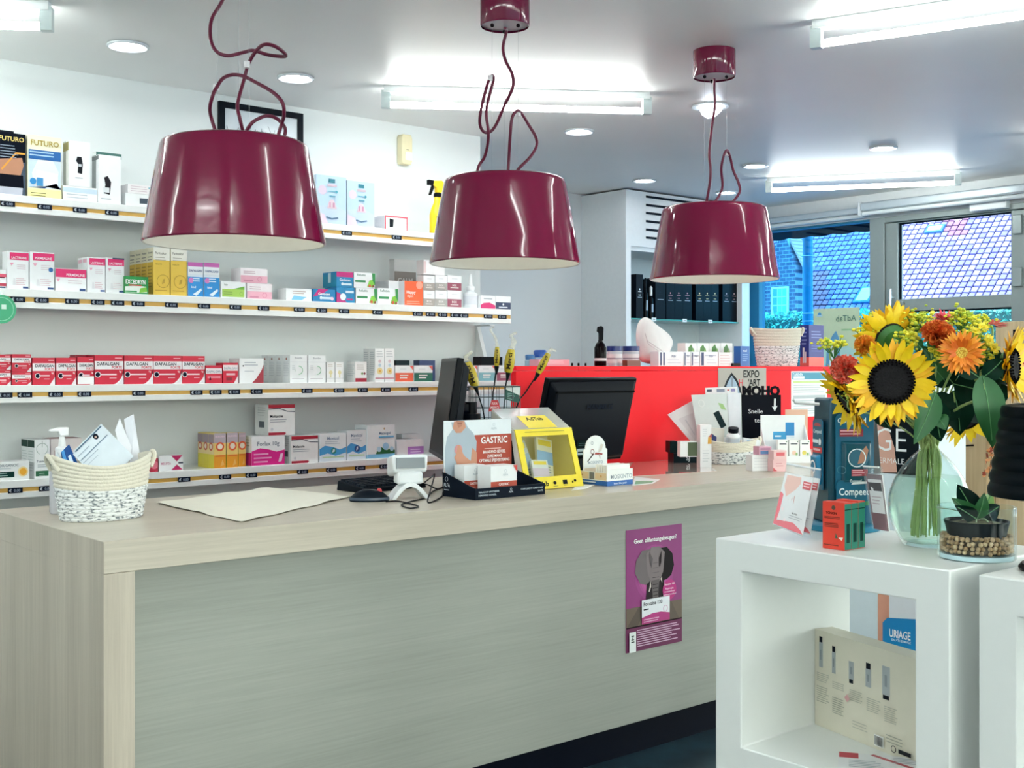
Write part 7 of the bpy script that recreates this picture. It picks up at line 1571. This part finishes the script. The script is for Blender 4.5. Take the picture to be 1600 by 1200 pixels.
greens('dark leafy stem filling the middle of the bouquet', (1490, 610), 2.60, [(1490, 600, 1450, 560, 0, .034, dleaf), (1490, 600, 1530, 610, 0, .036, dleaf), (1490, 610, 1500, 680, .0, .036, dleaf), (1480, 600, 1430, 545, -.03, .024, dleaf2), (1490, 620, 1455, 655, .0, .036, dleaf), (1500, 620, 1540, 660, .02, .030, dleaf), (1470, 575, 1440, 540, -.04, .018, dleaf2)])
greens('dark leafy stem behind the right sunflower', (1540, 600), 2.62, [(1545, 600, 1560, 640, 0, .034, dleaf), (1540, 590, 1556, 540, 0, .03, dleaf), (1530, 570, 1500, 600, 0, .034, dleaf), (1540, 580, 1575, 600, 0, .024, dleaf)])
greens('dark leafy stem to the left under the large sunflower', (1350, 600), 2.62, [(1360, 620, 1340, 570, 0, .026, dleaf), (1350, 600, 1325, 605, 0, .022, dleaf2), (1380, 540, 1420, 520, 0, .026, dleaf2), (1365, 640, 1392, 670, 0, .018, dleaf), (1345, 590, 1320, 560, 0, .016, dleaf)])
greens('pale green bud leaves at the top of the bouquet', (1450, 515), 2.60, [(1446, 520, 1446, 500, 0, .010, mat('#5f9a5a', .5)), (1457, 520, 1460, 497, 0, .006, mat('#9fbf8a', .5)), (1440, 545, 1420, 530, 0, .014, dleaf2)])

# ------------------------------------------------------------------ glass planter with clay pebbles and orchid leaves
gp = atZ(1526, 872, QZ); gp.z = TQ; s = depth(gp) / FPX; GR = 58 * s; GH = (872 - 800) * s * 1.0 + .012
t = thing('glass_planter', 'round clear glass planter bridging the two white cubes', 'planter', gp)
MB().lathe([(0, 0), (GR * .97, 0), (GR, .003), (GR, GH), (GR - .002, GH + .001), (GR - .004, GH), (GR - .004, .014), (0, .013)], glass('#f6fbfb', 1.35), 56, cap=False).build('glass_wall', t)
MB().lathe([(0, .0015), (GR * .95, .0015), (GR * .96, .011), (0, .0122)], mat('#cfe6ee', .05), 48, cap=False).build('thick_foot', t)
t2 = thing('plastic_pot', 'black plastic inner pot sunk into the clay pebbles', 'pot', gp + Vector((0, 0, .040)))
PR = GR - .013
MB().lathe([(PR * .86, .0), (PR * .98, .034), (PR, .036), (PR, .04), (PR - .003, .04), (PR * .92, .034), (0, .030)], mat('#12222c', .4), 40).build('wall', t2)
MB().lathe([(PR * .9, .032), (PR * .5, .038), (0, .042)], speckle('#5b4a38', '#8d8a6a', 60, .4, .6, bump=.8), 24, cap=False).build('bark', t2)
rr = random.Random(4); b = MB(); pm = [mat('#c6a07a', .8, vary=.2), mat('#b08a62', .8, vary=.2), mat('#d2b08a', .8, vary=.2)]
zz = .0195
b.lathe([(0, .015), (GR - .016, .015), (GR - .016, .046), (0, .046)], mat('#6f563e', .9), 32, cap=False)
while zz < .052:
    rad_list = [GR - .0095] + ([GR - .019] if zz > .04 else []) + ([GR - .029] if zz > .04 else [])
    for r_ in rad_list:
        n = int(2 * pi * r_ / .0112)
        for k in range(n):
            if zz > .046 and rr.random() < .12: continue
            a = 2 * pi * (k + rr.uniform(-.25, .25)) / n + zz * 60
            b.ball((r_ * cos(a), r_ * sin(a), zz + rr.uniform(-.002, .002)), rr.uniform(.0048, .0056), rr.choice(pm), 8, 6, (1, 1, rr.uniform(.8, 1)))
    zz += .0088
o = b.build('clay_pebbles', None, gp); tag(o, 'brown clay pebbles filling the glass planter', 'pebbles', kind='stuff')
t3 = thing('orchid_plant', 'orchid without blossoms, thick dark green leaves in the planter', 'plant', gp + Vector((0, 0, .080)))
base = gp + Vector((0, 0, .082)); tg = depth(gp); om = mat('#123a30', .3, vary=.15, scale=20); om2 = mat('#2f6a3a', .3, vary=.15, scale=20)
for (u1, v1, dt, w_, m) in ((1496, 757, .02, .020, om), (1487, 778, -.03, .014, om2), (1538, 770, -.02, .013, om2), (1550, 768, .04, .014, mat('#7fa85a', .4)), (1562, 790, .02, .016, om), (1492, 790, -.035, .013, om)):
    leaf(t3, base, at(u1, v1, tg + dt), w_ * 1.25, m, .006)
for k in range(7):
    a = k * .9; q = base + Vector((cos(a) * .03, sin(a) * .03, -.012 + .004 * (k % 3)))
    MB().tube(smooth_path([base + Vector((0, 0, -.004)), base.lerp(q, .6) + Vector((0, 0, .006)), q], 4), .0018, mat('#9aa886', .6), 6).build('air_root', t3, world=True)
o_ = at(1463, 793, tg - .03); MB().tube(smooth_path([base, base.lerp(o_, .5) + Vector((0, 0, .006)), o_], 5), .0012, mat('#8f9f86', .6), 6).build('air_root', t3, world=True)

# black ribbed lamp at the right edge
lp = at(1652, 720, 2.36); lp.z = TQ
t = thing('table_lamp', 'black ribbed table lamp cut off at the right picture edge', 'lamp', lp)
z0 = zat(776, lp) - QZ; z1 = zat(632, lp) - QZ; s = depth(lp) / FPX; prof = []; n = 7
for k in range(n):
    for g in range(6):
        f = (k + g / 6) / n; prof.append((s * (100 - 22 * f) + .0035 * abs(sin(pi * g / 6)) + .001, z0 + (z1 - z0) * f))
prof += [(s * 74, z1 - .002), (s * 66, z1), (s * 64, z1 - .004), (s * 90, z0), (s * 99, z0 - .001)]
MB().lathe(prof, mat('#05161f', .4), 56, cap=False).build('lamp_shade', t)
MB().lathe([(0, 0), (.07, 0), (.072, .006), (.066, .014), (.012, .02), (.010, z0 + .06), (0, z0 + .06)], mat('#101a24', .35), 32, cap=False).build('foot', t)
MB().tube([(.0, 0, z0 + .05), (s * 70, 0, z0 + .05)], .002, mat('#101a24', .35), 6).build('shade_ring', t)

# ------------------------------------------------------------------ inside the cube
a = atZ(1272, 1132, QB); c = atZ(1370, 1172, QB); dv = (c - a); dv.z = 0; dv.normalize()
L = .385; h_ = zat(983, a) - QB
nf = Vector((dv.y, -dv.x, 0)); nf = nf if nf.x < 0 else -nf
ctr = a + dv * L / 2 - nf * .03
rz = math.atan2(dv.y, dv.x)
tube_g, tube_d = '#a9b0b3', '#202838'
def bottle_print(x, yb, yt, w_, capt): return [('p', [(x - w_, yb), (x + w_, yb), (x + w_, yt), (x - w_, yt)], tube_g), ('r', x - w_ * .8, yt, x + w_ * .8, yt + .06, tube_d) if capt else ('r', x - w_ * .8, yb - .04, x + w_ * .8, yb, tube_d), ('r', x - w_ * .3, yb + (yt - yb) * .3, x + w_ * .3, yb + (yt - yb) * .7, '#8b9398')]
pics = [bottle_print(.06, .62, .88, .018, 1), bottle_print(.18, .60, .82, .017, 1), bottle_print(.34, .60, .78, .022, 0), bottle_print(.49, .58, .76, .024, 1), bottle_print(.64, .56, .84, .032, 0)]
pr_ = [('l', .02, .56, .14, 5, .02, .008, '#b8b7a8'), ('l', .02, .42, .14, 8, .022, .008, '#a9a999'), ('l', .17, .52, .28, 4, .02, .008, '#b8b7a8'), ('l', .17, .36, .28, 8, .022, .008, '#a9a999'), ('l', .33, .50, .45, 6, .02, .008, '#b8b7a8'), ('l', .48, .48, .60, 7, .02, .008, '#b8b7a8'), ('l', .63, .46, .74, 8, .02, .008, '#b8b7a8'), ('p', [(.285, .40), (.31, .44), (.335, .40), (.31, .36)], '#d9a4a4'), ('l', .36, .2, .5, 3, .03, .008, '#b8b7a8'),
        ('r', .55, .04, .63, .15, '#f4f4f0')] + [('r', .555 + .011 * k, .05, .560 + .011 * k, .14, '#30343c') for k in range(7)] + [('o', .72, .08, .035, .008, '#3a3d42'), ('r', .76, .06, .86, .1, '#3a3d42'), ('l', .66, .2, .8, 3, .03, .01, '#a9a999')]
gb = carton('gift_set_box', 'cream gift set box with product pictures inside the cube', 'box', (ctr.x, ctr.y, QB + .0006), L, .055, h_, '#ddd8c6', pr_, rz=rz)
for pp in pics: draw(MB(), pp, L, h_, -.0275, x0=-L / 2).build('product_picture', gb)
for i in range(6):
    ang_ = radians(-62 + 3 * (i % 3)); cxl = Vector((QX + .115, q1a + QT + .135, 0))
    o = MB().box(-.105, .105, -.075, .075, 0, .0012, mat('#eceef0', .5)).build('leaflet', None, (cxl.x + .004 * (i % 2), cxl.y, QB + .0006 + .0014 * i), ang_)
    tag(o, 'white leaflet in the stack on the cube floor' if i < 5 else 'topmost white and red leaflet on the cube floor', 'leaflet', 'leaflets stacked in the cube')
    if i == 5:
        q = MB(); q.T = Matrix.Translation((-.105, -.075, .0013)) @ Matrix.Rotation(-pi / 2, 4, 'X')
        draw(q, [('r', .0, .75, .2, 1, '#c22d44'), ('p', [(.32, .95), (.36, 1), (.9, .35), (.86, .3)], '#b54a58'), ('l', .1, .65, .45, 5, .07, .02, '#9fa8b4'), ('l', .55, .9, .9, 4, .07, .02, '#9fa8b4')], .21, .15, 0, .0002)
        for v in q.v: pass
        q.build('print', o)

# ------------------------------------------------------------------ floor stands behind the cubes
ux = 2.98; ya = atX(1300, 700, ux).y; yb_ = atX(1436, 700, ux).y
t = thing('skin_care_totem', 'tall printed skin care floor stand behind the cube', 'display', (ux + .1, (ya + yb_) / 2, 0))
zt_ = zat(600, (ux, ya)); w_ = ya - yb_
MB().box(ux, ux + .25, yb_, ya, 0.0, zt_, mat('#d9e6ee', .4)).build('body', t, world=True)
zl = zat(738, (ux, (ya + yb_) / 2))
q = MB(); q.T = Matrix.Translation((ux - .0003, ya, 0)) @ ROT_L
U = lambda px: (ya - atX(px, 700, ux).y); Zp = lambda px, py: zat(py, atX(px, py, ux))
dkm = mat('#14222c', .35)
q.add([(0, -.0004, zl), (w_, -.0004, zl), (w_, -.0004, zt_), (0, -.0004, zt_)], [(0, 1, 2, 3)], dkm)
q.add([(U(u), -.0008, Zp(u, v)) for u, v in ((1352, 738), (1402, 738), (1398, 700), (1388, 668), (1370, 640), (1352, 640))], [(0, 1, 2, 3, 4, 5)], mat('#d3a291', .4))
q.build('print', t, world=True); q = MB(); q.T = Matrix.Translation((ux - .0003, ya, 0)) @ ROT_L
q.text('GE', U(1392), Zp(1392, 705), Zp(1392, 668) - Zp(1392, 705), mat('#f0f3f4', .4), -.0013, 'c', U(1416) - U(1367), bold=-.01)
q.build('lettering', t, world=True); q = MB(); q.T = Matrix.Translation((ux - .0003, ya, 0)) @ ROT_L
q.text('URIA', U(1333), Zp(1333, 703), Zp(1333, 668) - Zp(1333, 703), mat('#f0f3f4', .4), -.0013, 'c', U(1362) - U(1306), bold=-.01)
q.build('lettering', t, world=True); q = MB(); q.T = Matrix.Translation((ux - .0003, ya, 0)) @ ROT_L
q.text('THERMALE', U(1386), Zp(1386, 724), .016, mat('#f0f3f4', .4), -.0013, 'c', U(1434) - U(1334), bold=-.01)
q.build('lettering', t, world=True); q = MB(); q.T = Matrix.Translation((ux - .0003, ya, 0)) @ ROT_L
q.add([(U(u), -.0008, Zp(u, v)) for u, v in ((1372, 1010), (1391, 1010), (1391, 925), (1372, 925))], [(0, 1, 2, 3)], mat('#dd9e86', .4))
q.build('print', t, world=True)
# large printed bottle: a flat cut-out plate on the stand
bx = lambda u, v, o_: Vector((ux - o_, atX(u, v, ux).y, Zp(u, v)))
def plate(name, pts, o0, o1, m): return MB().hexa([bx(u, v, o0) for u, v in pts], [bx(u, v, o1) for u, v in pts], m).build(name, t, world=True)
plate('bottle_panel', [(1381, 1060), (1434, 1072), (1434, 972), (1430, 967), (1388, 965), (1381, 972)], .001, .006, mat('#1484c4', .25))
plate('bottle_cap_panel', [(1391, 965), (1432, 967), (1432, 900), (1391, 900)], .001, .006, mat('#dfe2ea', .3))
q = MB(); q.T = Matrix.Translation((ux - .0066, ya, 0)) @ ROT_L
q.text('URIAGE', U(1408), Zp(1408, 997), Zp(1408, 985) - Zp(1408, 997), mat('#f2f7fa', .4), 0, 'c', U(1424) - U(1391)); q.text('EAU THERMALE', U(1410), Zp(1410, 1003), .006, mat('#cfe6f4', .4), 0, 'c', U(1424) - U(1394)); q.build('lettering', t, world=True)
# plywood stand with cards at the right
wx = 3.55; wya = atX(1513, 640, wx).y; wyb = atX(1640, 640, wx).y
t = thing('plywood_stand', 'pale plywood display stand behind the bouquet at the right', 'display', (wx + .03, (wya + wyb) / 2, 0))
pl = wood('#b59b78', '#d6c09c', 2, .5); pl2 = wood('#a98d68', '#cdb48d', 2, .5)
zt_ = zat(503, (wx, atX(1560, 503, wx).y))
MB().box(wx, wx + .03, wyb, wya - .09, 0, zt_, pl).build('back_board', t, world=True, bevel=.002)
MB().box(wx - .05, wx + .03, wya - .088, wya, 0, zat(632, (wx, wya)), pl2).build('side_post', t, world=True, bevel=.002)
q = MB(); q.T = Matrix.Translation((wx - .0005, wya, 0)) @ ROT_L
U2 = lambda px: (wya - atX(px, 700, wx).y); Z2 = lambda px, py: zat(py, atX(px, py, wx))
q.text('LO', U2(1583), Z2(1583, 546), Z2(1583, 517) - Z2(1583, 546), mat('#12181f', .5), -.0006, 'l', bold=.06); q.text('wl', U2(1592), Z2(1592, 613), .03, mat('#12181f', .5), -.0006, 'l')
q.add([(U2(u), -.0006, Z2(u, v)) for u, v in ((1590, 571), (1640, 578), (1640, 572), (1590, 565))], [(0, 1, 2, 3)], mat('#d9584a', .5)); q.build('print', t, world=True)
MB().tube([(wx, atX(1538, 695, wx).y, Z2(1538, 695)), (wx - .10, atX(1538, 695, wx).y + .02, Z2(1538, 695)), (wx - .11, atX(1538, 695, wx).y + .022, Z2(1538, 695) + .02)], .003, mat('#15181c', .4), 6).build('hook', t, world=True)
for i, (x0, y0, x1, y1, lab) in enumerate(((1530, 646, 1556, 678, 'white card on the plywood stand, upper one'), (1529, 701, 1556, 762, 'white framed card with dark photo on the plywood stand'))):
    P = [atX(u, v, wx - .004) for u, v in ((x0, y0), (x0, y1), (x1, y1 + 1), (x1, y0))]
    c = sum(P, Vector()) / 4
    o = MB().slab(P, .003, mat('#eef0ee', .4)).build('display_card', None, tuple(c), world=True); tag(o, lab, 'card')
    if i: print_quad(o, P, [('r', .22, .12, .85, .70, '#3a4a54'), ('c', .5, .3, .12, '#9fb4b4'), ('c', .5, .28, .06, '#d9e3e0')])
t = thing('dried_flower_garland', 'orange dried flower garland hanging on the plywood stand', 'garland', atX(1550, 745, wx - .06))
b = MB(); rr = random.Random(9)
for k in range(60):
    f = rr.random(); q = atX(1556 - 14 * f + rr.uniform(-6, 6), 672 + 72 * f, wx - .05 - rr.random() * .02); u_ = Vector((rr.uniform(-1, 1), rr.uniform(-1, 1), rr.uniform(-1, 1))).normalized(); v_ = u_.orthogonal(); s_ = rr.uniform(.006, .012)
    b.add([q - u_ * s_, q + v_ * s_ * .6, q + u_ * s_, q - v_ * s_ * .6], [(0, 1, 2, 3)], mat(rr.choice(('#d9692c', '#b5502a', '#e9a26a', '#8f3a28', '#efc6a8')), .6))
b.build('dried_petals', t, world=True)['kind'] = 'stuff'
MB().tube(smooth_path([atX(u, v, wx - .055) for u, v in ((1558, 665), (1553, 690), (1549, 715), (1545, 745))], 4), .0015, mat('#6a4a30', .7), 5).build('string', t, world=True)
# red notice on the door glass
P = [atX(u, v, WX - .012) for u, v in ((1484, 663), (1484, 705), (1496, 706), (1496, 663))]; c = sum(P, Vector()) / 4
o = MB().slab(P, .002, mat('#c92c3c', .5)).build('door_notice', None, tuple(c), world=True); tag(o, 'red notice stuck on the lower door glass', 'poster')
